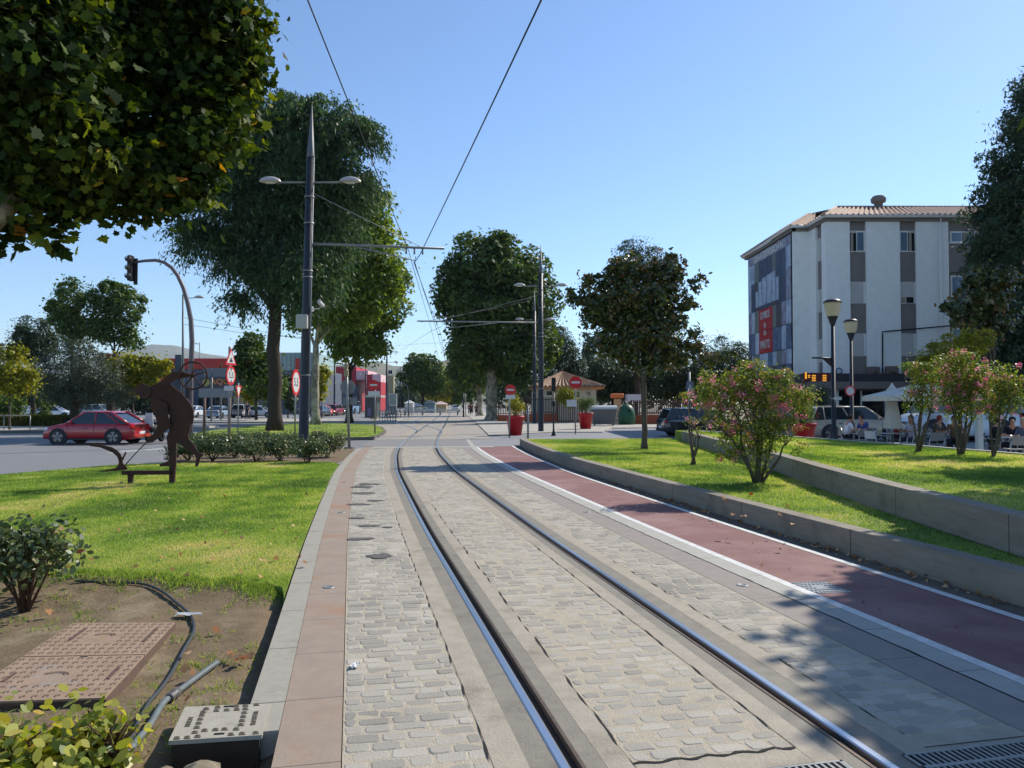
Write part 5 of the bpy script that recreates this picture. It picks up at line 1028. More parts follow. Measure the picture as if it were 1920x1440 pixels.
# orange kiosk behind the containers
b = P(1158, 757, 62); b.z = 0; t = thing('orange_kiosk', 'small stand with an orange awning and white shelves between container and igloo', 'kiosk', b); s = 62/F
q = MB(); q.box(P(1157, 742, 62), (24*s, .8, 9*s), bev=.1); q.build('awning', pmat('kiosk_orange', C(222, 120, 66), rough=.7), t)
q = MB(); q.box(P(1158, 772, 62.3), (13*s, .3, 48*s)); q.build('back_panel', pmat('kiosk_wood', C(206, 164, 130), rough=.7), t)
for k in range(3):
    q = MB(); q.box(P(1158, 776+k*8, 61.9), (13*s, .3, 3.2*s)); q.build('shelf', m_whitep, t)
b = P(1183, 757, 70); b.z = 0; t = thing('white_booth', 'white market booth with posts behind the picket fence', 'booth', b); s = 70/F
q = MB(); q.box(P(1187, 746, 70), (26*s, 1.2, 13*s)); q.build('roof_panel', pmat('booth_white', C(196, 194, 200), rough=.7), t); q = MB()
for px in (1177, 1188, 1198): q.box(P(px, 768, 70), (2.4*s, .12, 40*s))
q.build('leg', m_whitep, t)
# containers
b = G(1131, 798, .05); t = thing('waste_container', 'large grey waste container with a pale curved lid', 'waste container', b); s = b.y/F
m_cg = pmat('container_grey', C(112, 112, 110), C(98, 98, 97), 3, .6)
vs = []; 
def cbox(mb, c, w0, w1, d0, d1, z0, z1, m=0):
    mb.add([(c.x-w0/2, c.y-d0/2, z0), (c.x+w0/2, c.y-d0/2, z0), (c.x+w0/2, c.y+d0/2, z0), (c.x-w0/2, c.y+d0/2, z0), (c.x-w1/2, c.y-d1/2, z1), (c.x+w1/2, c.y-d1/2, z1), (c.x+w1/2, c.y+d1/2, z1), (c.x-w1/2, c.y+d1/2, z1)], [(3, 2, 1, 0), (4, 5, 6, 7), (0, 1, 5, 4), (1, 2, 6, 5), (2, 3, 7, 6), (3, 0, 4, 7)], m)
q = MB(); cbox(q, b, 1.62, 1.95, .95, 1.15, .16, 1.3); q.build('body', m_cg, t)
q = MB()
for k in range(6): q.box((b.x-.75+k*.3, b.y-.55, .75), (.05, .09, 1.0), rx=R(4))
q.build('ribs', m_cg, t)
q = MB(); K = 10; vs = []
for i in range(K+1):
    a = math.pi*i/K; vs += [(b.x-1.02, b.y-.62*math.cos(a), 1.3+.3*math.sin(a)), (b.x+1.02, b.y-.62*math.cos(a), 1.3+.3*math.sin(a))]
q.add(vs, [(2*i, 2*i+1, 2*i+3, 2*i+2) for i in range(K)]+[[2*i for i in range(K+1)], [2*i+1 for i in range(K+1)][::-1]], 0, False); q.build('lid', pmat('lid_pale', C(176, 182, 182), rough=.45), t)
for sx in (-.7, .7):
    q = MB(); q.lathe((b.x+sx, b.y-.4, .1), [(0, -.04), (.1, -.04), (.1, .04), (0, .04)], 12, axis='x'); q.build('wheel', m_black, t)
b = G(1175, 797, 0); t = thing('bottle_bank', 'dark green igloo-shaped bottle bank beside the picket fence', 'bottle bank', b)
q = MB(); q.lathe(b, [(.52, 0), (.66, .05), (.7, .5), (.68, .95), (.56, 1.35), (.34, 1.6), (0, 1.7)], 20); bd_ = q.build('body', pmat('igloo_green', C(38, 92, 62), C(30, 78, 52), 3, .5), t); q = MB(); q.lathe(b+Vector((.1, -.63, 1.15)), [(0, -.03), (.12, -.03), (.12, .06)], 14, axis='y'); q.build('slot', m_black, bd_)
# planters
m_pot = pmat('red_planter', C(178, 30, 40), C(160, 24, 34), 4, .45)
def planter(label, px, gy, gz, rw, h, plant, seed, size=.09):
    b = G(px, gy, gz); t = thing('planter', label, 'planter', b, group='big red round planters'); q = MB(); q.lathe(b, [(0, 0), (rw*.68, 0), (rw*.93, h*.86), (rw*1.0, h*.87), (rw*1.02, h), (rw*.92, h), (rw*.88, h*.9), (0, h*.88)], 28); q.build('pot', m_pot, t)
    q = MB(); q.lathe(b+Vector((0, 0, h*.885)), [(0, .01), (rw*.87, 0)], 20); q.build('soil', m_leafy_soil, t)
    p = thing('potted_shrub', label.replace('planter', 'planter, its shrub')[:0]+plant[1], 'shrub', b+Vector((0, 0, h*.9)), group='shrubs growing in the red planters'); q = MB()
    for k in range(5): q.tube([b+Vector((0, 0, h*.85)), b+Vector((.12*math.cos(k*1.3), .12*math.sin(k*1.3), h*1.3)), b+Vector((.3*math.cos(k*1.3), .25*math.sin(k*1.3), h*1.6))], [.02, .015, .006], 5)
    q.build('stem', m_bark, p); foliage('foliage', [((b.x+dx, b.y+dy, b.z+dz), (a_, a_, c_)) for dx, dy, dz, a_, c_ in plant[0]], 2600, size, m_lf_yel if plant[2] else m_lf_plane_far, p, seed, 8, tmpl=T_LONG, shell=.1)
planter('red planter with a spiky yellow-green shrub, standing in front of the dark poles', 966, 816, .0, .5, 1.06, ([(0, 0, 1.55, .32, .42), (-.15, 0, 1.75, .22, .3), (.3, 0, 1.5, .22, .22), (.05, 0, 1.95, .16, .22)], 'bushy yellow-green shrub in the planter by the dark poles', True), 201)
planter('red planter beside the grey waste container, in front of the brown gate', 1098, 804, .05, .52, 1.07, ([(0, 0, 1.7, .45, .4), (.35, 0, 1.8, .35, .3), (-.2, 0, 1.5, .3, .25)], 'rounded green shrub in the planter beside the container', False), 202)
planter('red planter half hidden behind the big crape myrtle near the terrace', 1507, 843, 0, .46, 1.0, ([(0, 0, 1.3, .35, .3), (-.1, 0, 1.5, .25, .3)], 'low dark shrub in the planter near the terrace', False), 203)
foliage_px = None
t = thing('clipped_shrub', 'bright yellow-green clipped bush on the fence left of the round sign', 'shrub', P(1060, 765, 65.5)); foliage('foliage', pblobs(65.5, [(1060, 742, 15, 12), (1068, 750, 12, 10)]), 2500, .16, m_lf_yel, t, 204, 8)
t = thing('conical_shrub', 'dark conical conifer shrub beside the shopfront left of the beige car', 'shrub', P(1541, 812, 38)); foliage('foliage', pblobs(38, [(1541, 740, 6, 14), (1541, 762, 10, 16), (1541, 788, 14, 18)]), 3500, .12, m_lf_con, t, 205, 8, tmpl=T_LONG)
# ------------------------------------------------------------------ hedge, railing, retail buildings, hills
hb = P(60, 757, 55); t = thing('clipped_hedge', 'long low clipped hedge on the far side of the left road', 'hedge', (hb.x, 55, 0)); xe = P(130, 757, 55).x
q = MB(); q.rect((-62, 54.2, .1), (xe-.15, 55.6, .72)); q.build('core', m_lf_dark if False else pmat('hedge_core', C(40, 44, 22), rough=.9), t)
rg = np.random.default_rng(5); n = 15000; hx = rg.uniform(-48, xe, n); side = rg.random(n) < .45; hy = np.where(side, rg.normal(54.15, .06, n), rg.uniform(54.1, 55.7, n)); hz = np.where(side, rg.uniform(.12, .82, n), rg.normal(.8, .05, n))
m_hedge = leafmat('hedge_leaf', [(0, C(66, 74, 26)), (.6, C(98, 100, 36)), (1, C(120, 108, 44))], .6, .25, .2)
leaf_obj('foliage', np.stack([hx, hy, hz], 1), rg.normal(size=(n, 3)), rg.normal(size=(n, 3)), .14, T_DIA, rg.random(n), m_hedge, t)
b = P(8, 757, 46.8); b.z = .1; t = thing('tubular_railing', 'thin grey tubular railing on the far left pavement', 'railing', b); q = MB()
for x0_, x1_ in ((8, 57),): 
    a_, c_ = P(8, 757, 46.8), P(57, 757, 46.8); q.tube([(a_.x-3, 46.8, .98), (c_.x, 46.8, .98)], .03, 6)
q.build('rail', m_galv, t)
for px in (8, 57): a_ = P(px, 757, 46.8); q = MB(); q.tube([(a_.x, 46.8, .1), (a_.x, 46.8, .98)], .035, 6); q.build('post', m_galv, t)
m_orr = pmat('red_metal_cladding', C(196, 52, 40), C(178, 44, 36), .5, .5); m_clad = pmat('grey_cladding', C(92, 98, 112), C(80, 86, 98), .6, .5, joints=None); m_red2 = pmat('crimson_cladding', C(178, 44, 58), C(164, 38, 52), .4, .55)
def pbox(name, mat, par, px0, px1, py0, py1, Y, dep=6, d=0.0):
    a_, c_ = P(px0, py1, Y-d), P(px1, py0, Y-d); q = MB(); q.rect((a_.x, Y-d, a_.z), (c_.x, Y-d+dep, c_.z)); return q.build(name, mat, par)
RB_ = thing('retail_building', 'long grey retail building with an orange-red roof band behind the signs', 'building', P(400, 785, 128))
pbox('wall', m_clad, RB_, 296, 470, 690, 790, 128, 20); pbox('roof_band', m_orr, RB_, 312, 480, 672, 692, 128, 20, .3)
q = MB(); a_ = P(290, 760, 127.5); q.add([P(252, 757, 127.5), P(296, 757, 127.5), P(328, 672, 127.5), P(314, 676, 127.5)], [(0, 1, 2, 3)]); q.build('sloping_red_wall', m_orr, RB_)
for k in range(9): pbox('window', m_dglass, RB_, 372+k*11, 380+k*11, 745, 775, 128, .1, .12)
G2 = thing('glass_hall', 'pale glass-fronted hall with orange corner between the two big trunks', 'building', P(520, 785, 125))
pbox('wall', m_clad, G2, 476, 600, 694, 790, 125, 16); gl = pbox('glass_front', pmat('pale_glazing', C(150, 172, 168), C(130, 152, 150), .5, .2), G2, 480, 590, 661, 695, 125, 15, .1)
for k in range(14): pbox('mullion', m_polegrey, gl, 480+k*8, 480.7+k*8, 661, 695, 125, .1, .3)
pbox('corner_panel', m_orr, G2, 554, 561, 672, 692, 125, .3, .5); pbox('shop_sign', m_whitep, G2, 479, 500, 708, 718, 125, .2, .4); pbox('lower_band', m_signback, G2, 476, 500, 728, 746, 125, .2, .3)
RR = thing('red_building', 'crimson windowless building seen between the plane trunks', 'building', P(640, 775, 170))
pbox('wall', m_red2, RR, 608, 668, 688, 778, 170, 14); pbox('glass_front', m_clad, RR, 640, 672, 722, 776, 170, 1, .4); pbox('pale_end', pmat('pale_pink_wall', C(216, 180, 184), rough=.8), RR, 668, 690, 695, 712, 170, 12, .2)
RR = thing('red_building', 'smaller bright red building with a pale stepped top beside the far no-entry sign', 'building', P(700, 775, 168))
pbox('wall', m_red2, RR, 684, 714, 702, 772, 168, 12, .8); pbox('pale_end', pmat('pale_pink_wall', C(216, 180, 184), rough=.8), RR, 698, 714, 702, 716, 168, 12, 1.0)
# metro pillar, information board, shelter
b = P(733, 757, 100); b.z = 0; t = thing('metro_pillar', 'beige metro totem with a letter M on top', 'totem', b); s = 100/F
pbox('column', pmat('totem_beige', C(176, 166, 132), C(160, 150, 120), 1, .7), t, 727, 738, 704, 740, 100, .8); pbox('base', m_signback, t, 724, 742, 738, 778, 100, .8, -.05); pbox('sign_panel', m_whitep, t, 728, 736, 694, 702, 100, .2)
text_mesh('M', 9*s, pmat('metro_navy', C(40, 34, 90), rough=.5), t, P(732, 698, 99.9), ROT_F, 'lettering', .03, 1.1, .03)
b = P(736, 757, 88); b.z = 0; t = thing('information_board', 'framed glass information board below the metro totem', 'board', b); pbox('frame', m_whitep, t, 729, 744, 738, 761, 88, .2); pbox('panel', pmat('info_glass', C(140, 160, 158), C(120, 140, 140), 3, .3), t, 730.5, 742.5, 740, 759, 88, .1, .06)
q = MB(); 
for px in (730, 743): q.tube([P(px, 760, 88), Vector((P(px, 757, 88).x, 88, 0))], .06, 6)
q.build('post', m_polegrey, t)
b = P(699, 757, 78); b.z = 0; t = thing('tram_shelter', 'dark kiosk-like shelter with pale curved roof at the left of the platform', 'shelter', b)
pbox('cabin', pmat('shelter_dark', C(58, 60, 64), C(72, 76, 82), 2, .4), t, 684, 706, 744, 783, 78, 2.4); pbox('roof', m_lamp, t, 682, 714, 741, 745, 78, 2.8, .4); pbox('poster', pmat('poster_blue', C(74, 84, 140), C(110, 104, 130), 4, .4), t, 689, 696, 764, 780, 78, .1, .08); pbox('bench', m_light, t, 694, 706, 781, 785, 78, 1, .3)
# platform fences
for k, (Y, a0, a1) in enumerate(((72, 712, 742), (82, 720, 752), (95, 730, 772), (112, 745, 790), (130, 760, 800))):
    A, B = P(a0, 757, Y), P(a1, 757, Y); t = thing('platform_railing', ['nearest', 'second', 'third', 'fourth', 'farthest'][k]+' silver railing of the tram stop by the metro totem', 'railing', (A.x, Y, 0), group='railings of the tram stop'); q = MB()
    for z in (.35, .7, 1.05): q.tube([(A.x, Y, z), (B.x, Y, z)], .03, 5)
    q.build('rails', m_galv, t); q = MB(); n = 7
    for i in range(n): x = A.x+(B.x-A.x)*i/(n-1); q.tube([(x, Y, 0), (x, Y, 1.05)], .035, 5)
    q.build('posts', m_galv, t)
for k, (px0, px1, Y, label) in enumerate(((760, 858, 110, 'long low dark bar across the boulevard beside the tracks'), (800, 860, 140, 'shorter barrier further down the boulevard'))):
    A, B = P(px0, 757, Y), P(px1, 757, Y); t = thing('barrier', label, 'barrier', (A.x, Y, 0)); q = MB(); q.box(((A.x+B.x)/2, Y, .7), (B.x-A.x, .2, .14)); q.build('bar', m_whitep, t); q = MB()
    for i in range(4): q.box((A.x+(B.x-A.x)*i/3, Y, .32), (.2, .2, .66))
    q.build('foot', m_polegrey, t)
b = P(869, 757, 96); b.z = 0; t = thing('slim_post', 'slim dark two-part post beside the walkers, right of the track', 'post', b); q = MB(); q.tube([b, P(869, 738, 96)], .1, 8); q.build('post', m_black, t); q = MB(); q.tube([b+Vector((.28, 0, 0)), P(869, 738, 96)+Vector((.28, 0, 0))], .04, 6); q.build('conduit', m_galv, t)
b = P(767, 757, 98); b.z = 0; t = thing('arched_lamp', 'thin post with an arched arm left of the rounded tree', 'street light', b); q = MB(); q.tube([Vector((P(766, 757, 98).x, 98, 0)), P(766, 735, 98), P(764, 724, 98), P(757, 719, 98), P(744, 721, 98)], .06, 6); q.build('post', m_polegrey, t)
for k, (px, py, wx, Y) in enumerate(((768, 752, 9, 140), (806, 752, 12, 150), (826, 754, 14, 160), (781, 757, 12, 145))):
    b = P(px, 757, Y); b.z = 0; t = thing('market_tent', ['white tent left of the rounded tree trunk', 'grey-green tent right of the rounded tree trunk', 'cream tent with pinkish roof under the yellowish tree', 'white van-like stall just left of the rounded tree trunk'][k], 'tent', b, group='stalls down the boulevard'); s = Y/F
    q = MB(); a_ = P(px, py, Y); z0 = a_.z-4*s; q.add([(a_.x-wx*s, Y-1.5, z0), (a_.x+wx*s, Y-1.5, z0), (a_.x+wx*s, Y+1.5, z0), (a_.x-wx*s, Y+1.5, z0), (a_.x, Y, z0+6*s)], [(0, 1, 4), (1, 2, 4), (2, 3, 4), (3, 0, 4)]); q.build('canopy', [m_whitep, pmat('tent_pink', C(214, 186, 180), rough=.8)][k == 2], t); q = MB(); q.box((a_.x, Y, z0/2), (wx*1.7*s, 2, z0)); q.build('body', [m_whitep, pmat('tent_green', C(150, 166, 164), rough=.7), pmat('tent_cream', C(196, 184, 150), rough=.7), m_whitep][k], t)
# hills and the far town
def ridge(name, prof, D, dep, seed, mat):
    NX_, NY_ = 90, 14; vs = []; px0, px1 = prof[0][0], prof[-1][0]; xs_ = [p[0] for p in prof]; hs_ = [p[1] for p in prof]
    for j in range(NY_):
        v = j/(NY_-1); prof_ = math.sin(min(1, v*1.25)*math.pi/2) if v < .8 else math.cos((v-.8)/.2*math.pi/2)
        for i in range(NX_):
            px = px0+(px1-px0)*i/(NX_-1); top = np.interp(px, xs_, hs_); h = (757-top)/F*(D+dep*.8)+CH; x = (px-960)/F*(D+dep*.8)
            nz = mnoise.noise(Vector((i*.16, j*.4, seed)))*.1+mnoise.noise(Vector((i*.5, j*.9, seed)))*.05
            vs.append((x, D+dep*v, -5+(h+5)*prof_*(1+nz*(1-v*.6))))
    q = MB(); q.add(vs, [(j*NX_+i, j*NX_+i+1, (j+1)*NX_+i+1, (j+1)*NX_+i) for j in range(NY_-1) for i in range(NX_-1)], 0, True); return struct(q.build(name, mat))
m_hill = pmat('scrub_hill', C(92, 98, 72), C(122, 112, 88), .02, .95, col3=C(70, 82, 56), s3=.006)
ridge('hill', [(440, 742), (520, 722), (560, 700), (600, 688), (660, 686), (720, 682), (760, 688), (800, 684), (850, 676), (900, 690), (1000, 715), (1120, 735)], 1700, 900, 3, m_hill)
ridge('mountain', [(-900, 735), (-500, 712), (-150, 700), (100, 690), (200, 672), (260, 656), (300, 648), (340, 650), (380, 662), (440, 672), (520, 682), (640, 700), (800, 720)], 4200, 1500, 5, m_hill)
q = MB(); rg3 = random.Random(8)
for k in range(150):
    px = rg3.uniform(590, 900); py = rg3.uniform(718, 752) if k < 110 else rg3.uniform(700, 740); v = 1-(py-690)/66; D = 1650+500*max(0, v); c = P(px, py, D); s_ = rg3.uniform(4, 9); q.box(c, (s_*1.5, s_, s_))
t = struct(q.build('far_town', pmat('far_house_walls', C(206, 198, 184), rough=.9)), 'stuff'); t['label'] = 'scattered pale houses on the hazy hill'
# backdrop of low far buildings and trees closing the horizon on both sides
for k, (a0, a1, py, Y, lab) in enumerate(((-700, 330, 738, 260, 'dark far wood behind the left side streets'), (930, 1500, 730, 180, 'dark far wood behind the kiosk'), (1480, 2600, 735, 120, 'dark wood behind the apartment block'), (500, 800, 752, 330, 'far wood behind the red buildings'))):
    t = thing('far_wood', lab, 'wood', ((a0+a1)/2*0+(-60 if k == 0 else 40), Y, 0)); st_ = 30; foliage('crown', pblobs(Y, [(x, py+5*math.sin(x*.07), 26, 24) for x in range(a0, a1, st_)]), 9000, Y*.006, m_lf_dark, t, 60+k, 10, shell=.2)
# ------------------------------------------------------------------ cars
m_tyre = pmat('tyre_rubber', C(26, 26, 28), rough=.85); m_rim = pmat('alloy_rim', C(118, 120, 124), rough=.35, metal=.7); m_cglass = pmat('car_glass', C(34, 42, 48), rough=.06, spec=.9); m_tail = pmat('tail_light', C(190, 24, 28), rough=.25); m_head = pmat('head_light', C(210, 214, 220), rough=.15); m_plastic = pmat('black_plastic', C(38, 38, 42), rough=.7)
def car(name, label, loc, rz, col, L=4.2, W=1.76, H=1.46, kind='hatch', group=None, cat='car'):
    t = thing(name, label, cat, loc, rz, group); paint = pmat('paint_%d_%d_%d' % col, C(*col), rough=.28, coat=.7, spec=.5)
    hw = W/2; bz = .92*H/1.46; xf, xr, tf, tr_ = dict(hatch=(L*.24, -L*.45, L*.05, -L*.23), suv=(L*.25, -L*.47, L*.08, -L*.41), van=(L*.36, -L*.49, L*.24, -L*.485))[kind]
    st = [-L/2, -L/2+.06, -L/2+.2, -L/2+.5, -L*.3, -L*.1, L*.1, xf, L*.33, L*.42, L/2-.16, L/2-.04, L/2]
    def topz(x):
        if x > xf: u = (x-xf)/(L/2-xf); return bz-(.13*u+.2*u**5)*H/1.46
        if x < -L/2+.2: return bz-.06*(1-(x+L/2)/.2)
        return bz+.0
    vs = []; fs = []
    for x in st:
        e = abs(x)/(L/2); wv = hw*(1-.16*e**7); zb = .2+.1*max(0, e-.86)/.14; zt = topz(x); k = 1 if e < .995 else .93
        half = [(wv*.9, zb), (wv*.99*k, zb+.14), (wv*k, .52), (wv*.985*k, zt-.12), (wv*.94*k, zt-.02), (wv*.7*k, zt+.015), (0, zt+.035*(1 if x > xf else .2))]
        ring = [(x, y, z) for y, z in half]+[(x, -y, z) for y, z in half[:-1][::-1]]; vs += ring
    n = 13
    for i in range(len(st)-1):
        for k in range(n-1): fs.append((i*n+k, i*n+k+1, (i+1)*n+k+1, (i+1)*n+k))
        fs.append((i*n+n-1, i*n, (i+1)*n, (i+1)*n+n-1))
    fs += [list(range(n)), [(len(st)-1)*n+k for k in range(n)][::-1]]
    q = MB(True); q.add(vs, fs, 0, True)
    # wheel arch lips and sills
    wx_ = (L*.315, -L*.29); r_ = .335*H/1.46
    bd = q.build('body', paint, t)
    cw = hw*.93; tw = hw*(.74 if kind != 'van' else .86); zt = H-.05
    q = MB(True); q.add([(xr, -cw, bz-.03), (xf, -cw, bz-.03), (xf, cw, bz-.03), (xr, cw, bz-.03), (tr_, -tw, zt), (tf, -tw, zt), (tf, tw, zt), (tr_, tw, zt)], [(0, 1, 5, 4), (1, 2, 6, 5), (2, 3, 7, 6), (3, 0, 4, 7)]); q.build('windows', m_cglass, t)
    q = MB(True); rx_ = [tr_-.12, tr_, tr_*.5+tf*.5, tf, tf+.1]; rz = [zt-.04, zt+.02, H, zt+.025, zt-.03]; vs = []
    for x, z in zip(rx_, rz):
        for y, dz in ((-tw-.02, -.035), (-tw*.8, 0), (0, .02), (tw*.8, 0), (tw+.02, -.035)): vs.append((x, y, z+dz))
    q.add(vs, [(i*5+k, i*5+k+1, (i+1)*5+k+1, (i+1)*5+k) for i in range(4) for k in range(4)], 0, True); q.build('roof', paint, t)
    for sy in (-1, 1):
        q = MB(True); q.tube([(xf+.02, sy*cw, bz-.02), (tf, sy*tw, zt)], .035, 6); q.tube([(xr, sy*cw, bz-.02), (tr_, sy*tw, zt)], .06 if kind == 'hatch' else .05, 6)
        xm = (xf+xr)/2+.1; q.tube([(xm, sy*(cw+.005), bz-.02), ((tf+tr_)/2+.05, sy*(tw+.005), zt)], .03, 6)
        q.tube([(xr*.62+xf*.38-.65, sy*(cw+.005), bz-.02), (tr_+.28, sy*(tw+.004), zt)], .035, 6); q.tube([(tr_, sy*tw, zt), (tf, sy*tw, zt)], .03, 6); q.build('window_pillars', paint, t)
    for wx__ in wx_:
        for sy in (-1, 1):
            q = MB(True); q.lathe((wx__, sy*(hw-.11), r_), [(r_*.3, .1*sy), (r_*.62, .115*sy), (r_*.95, .1*sy), (r_, .06*sy), (r_, -.1*sy), (r_*.5, -.1*sy)], 22, axis='y'); wl = q.build('wheel', m_tyre, t)
            q = MB(True); cc_ = Vector((wx__, sy*(hw+.01), r_)); 
            for k in range(5):
                a = 2*math.pi*k/5+.3; d = Vector((math.cos(a), 0, math.sin(a))); p_ = Vector((-d.z, 0, d.x)); q.plate([cc_+p_*.035, cc_+d*r_*.66+p_*.07, cc_+d*r_*.66-p_*.07, cc_-p_*.035], (0, 1, 0), .02)
            q.lathe(cc_, [(r_*.6, -.015), (r_*.66, .0), (r_*.68, -.03)], 22, axis='y'); q.lathe(cc_, [(0, sy*.012), (.06, sy*.012), (.06, -.03)], 10, axis='y'); q.build('rim', m_rim, wl)
        for sy in (-1, 1):
          q = MB(True); q.add([(wx__+math.cos(a)*r_*1.16, sy*(hw+.004-.012*0), r_+math.sin(a)*r_*1.16) for a in [2*math.pi*i/24 for i in range(24)]], [list(range(24))])
          q.build('wheel_arch', m_plastic, t)
    for xx, zz in ((-L/2+.03, .36), (L/2-.04, .34)):
        q = MB(True); q.box((xx, 0, zz), (.14, W*.85, .2), bev=.05); q.build('bumper', m_plastic if kind == 'suv' else paint, t)
    for sy in (-1, 1): q = MB(True); q.box((0, sy*(hw-.02), .24), (L*.42, .08, .08)); q.build('sill', m_plastic, t)
    for sy in (-1, 1):
        q = MB(True); q.box((-L/2+.08, sy*hw*.78, bz-.16), (.14, .3, .16), bev=.05); q.build('tail_light', m_tail, t)
        q = MB(True); q.box((L/2-.16, sy*hw*.74, .66), (.24, .34, .13), bev=.05, rz=-sy*.35); q.build('headlight', m_head, t)
        q = MB(True); q.box((xf-.28, sy*(hw+.05), bz+.05), (.12, .18, .12), bev=.04); q.build('mirror', paint, t)
    q = MB(True); q.box((-L/2-.01, 0, .5), (.03, .5, .12)); q.build('number_plate', m_whitep, t); q = MB(True); q.box((L/2+.02, 0, .4), (.03, .5, .11)); q.build('number_plate', m_whitep, t)
    q = MB(True)
    for sy in (-1, 1):
        for x in (xf-.1, (xf+xr)/2+.12, xr*.62+xf*.38-.5): q.box((x, sy*(hw-.004), .6), (.012, .012, .5))
        q.box((.05, sy*(hw+.0), bz-.2), (.16, .03, .03)); q.box((-.85, sy*(hw+.0), bz-.2), (.16, .03, .03))
    q.build('door_gap', m_plastic, t)
    return t
car('hatchback', 'glossy red hatchback driving left on the road behind the steel figure', (-18.4, 33.2, -.05), math.pi, (166, 16, 34), 3.95, 1.74, 1.45)
PK = 'parked cars on the left side streets'
for px, Y, rz, col, kind, lab in ((412, 92, 1.57, (150, 172, 190), 'hatch', 'light blue-grey hatchback seen from behind under the direction boards'), (458, 95, 1.5, (176, 170, 168), 'suv', 'silver-brown car with dark rear window right of the light blue-grey one'), (366, 96, 1.57, (214, 216, 218), 'hatch', 'white car partly behind the bent steel figure'), (487, 96, 0, (208, 212, 214), 'hatch', 'pale car half hidden by the big dark trunk'),
        (601, 104, 1.45, (60, 70, 90), 'hatch', 'dark blue car hugging the pale plane trunk'), (608, 106, 1.45, (214, 60, 40), 'hatch', 'bright orange-red parked car beside the pale plane trunk'), (619, 113, 1.45, (190, 196, 204), 'hatch', 'silver parked car behind the orange-red one'), (629, 112, 1.45, (140, 30, 50), 'suv', 'burgundy parked car in the row along the red building'), (640, 118, 1.45, (40, 42, 48), 'suv', 'black parked car left of the leaning signal post'), (661, 128, 1.45, (120, 150, 180), 'van', 'pale blue van just right of the dark plane trunk'),
        (103, 88, .2, (222, 226, 230), 'hatch', 'white car parked behind the hedge, left of the olive trunk'), (46, 90, .1, (206, 210, 214), 'hatch', 'white car parked at the far left behind the bushes'), (187, 90, -.1, (190, 196, 196), 'suv', 'pale car glimpsed between the olive and the withered palm'), (855, 170, 1.6, (200, 204, 208), 'hatch', 'tiny pale car at the end of the boulevard')):
    b = P(px, 757, Y); car('parked_car', lab, (b.x, Y, -.03), rz, col, 4.2, 1.76, 1.5 if kind == 'hatch' else (1.68 if kind == 'suv' else 2.2), kind, PK)
b = P(1600, 757, 34.5); car('parked_car', 'beige people carrier parked behind the cafe tables', (b.x, 34.8, 0), 0, (158, 148, 132), 4.5, 1.8, 1.62, 'suv', 'vehicles parked by the cafe')
b = P(1800, 757, 33); car('delivery_van', 'white van with bluish windows parked behind the crape myrtles', (b.x+.8, 34.6, 0), math.pi, (196, 206, 218), 5.0, 1.9, 2.1, 'van', 'vehicles parked by the cafe', 'van')
b = P(1340, 757, 37); car('parked_car', 'dark car mostly hidden behind the big crape myrtle', (b.x, 40, 0), .1, (60, 62, 68), 4.3, 1.78, 1.5, 'suv', 'vehicles parked by the cafe')
b = P(1278, 757, 38); b.z = 0; t = thing('dark_trailer', 'low dark skip with a pale rim at the end of the tall concrete wall', 'skip', b); q = MB(); cbox(q, b+Vector((.35, 0, 0)), 1.0, 1.5, .8, 1.2, .0, .82); q.build('body', m_plastic, t); q = MB(); q.box(b+Vector((.35, 0, .84)), (1.6, 1.3, .06), bev=.02); q.build('rim', m_signback, t)
# scooter on the road beside the figure
b = G(292, 838, -.05); b.y = 34.5; b.x = P(292, 757, 34.5).x; t = thing('scooter', 'dark scooter with a white shield half hidden by the steel figure', 'scooter', b)
q = MB(); q.box(b+Vector((0, 0, .62)), (.34, 1.1, .3), bev=.1); q.box(b+Vector((0, .35, .85)), (.3, .6, .12), bev=.05); q.build('body', m_black, t); q = MB(); q.plate([b+Vector((x, -.62, z)) for x, z in ((-.2, .75), (.2, .75), (.16, 1.35), (-.16, 1.35))], (0, -1, .25), .03); q.build('shield', m_whitep, t); q = MB(); q.tube([b+Vector((-.34, -.5, 1.05)), b+Vector((.34, -.5, 1.05))], .02, 6); q.build('handlebar', m_black, t)
for sy in (-.62, .6):
    q = MB(); q.lathe(b+Vector((0, sy, .25)), [(.1, -.05), (.25, -.05), (.25, .05), (.1, .05)], 16, axis='x'); q.build('wheel', m_tyre, t)
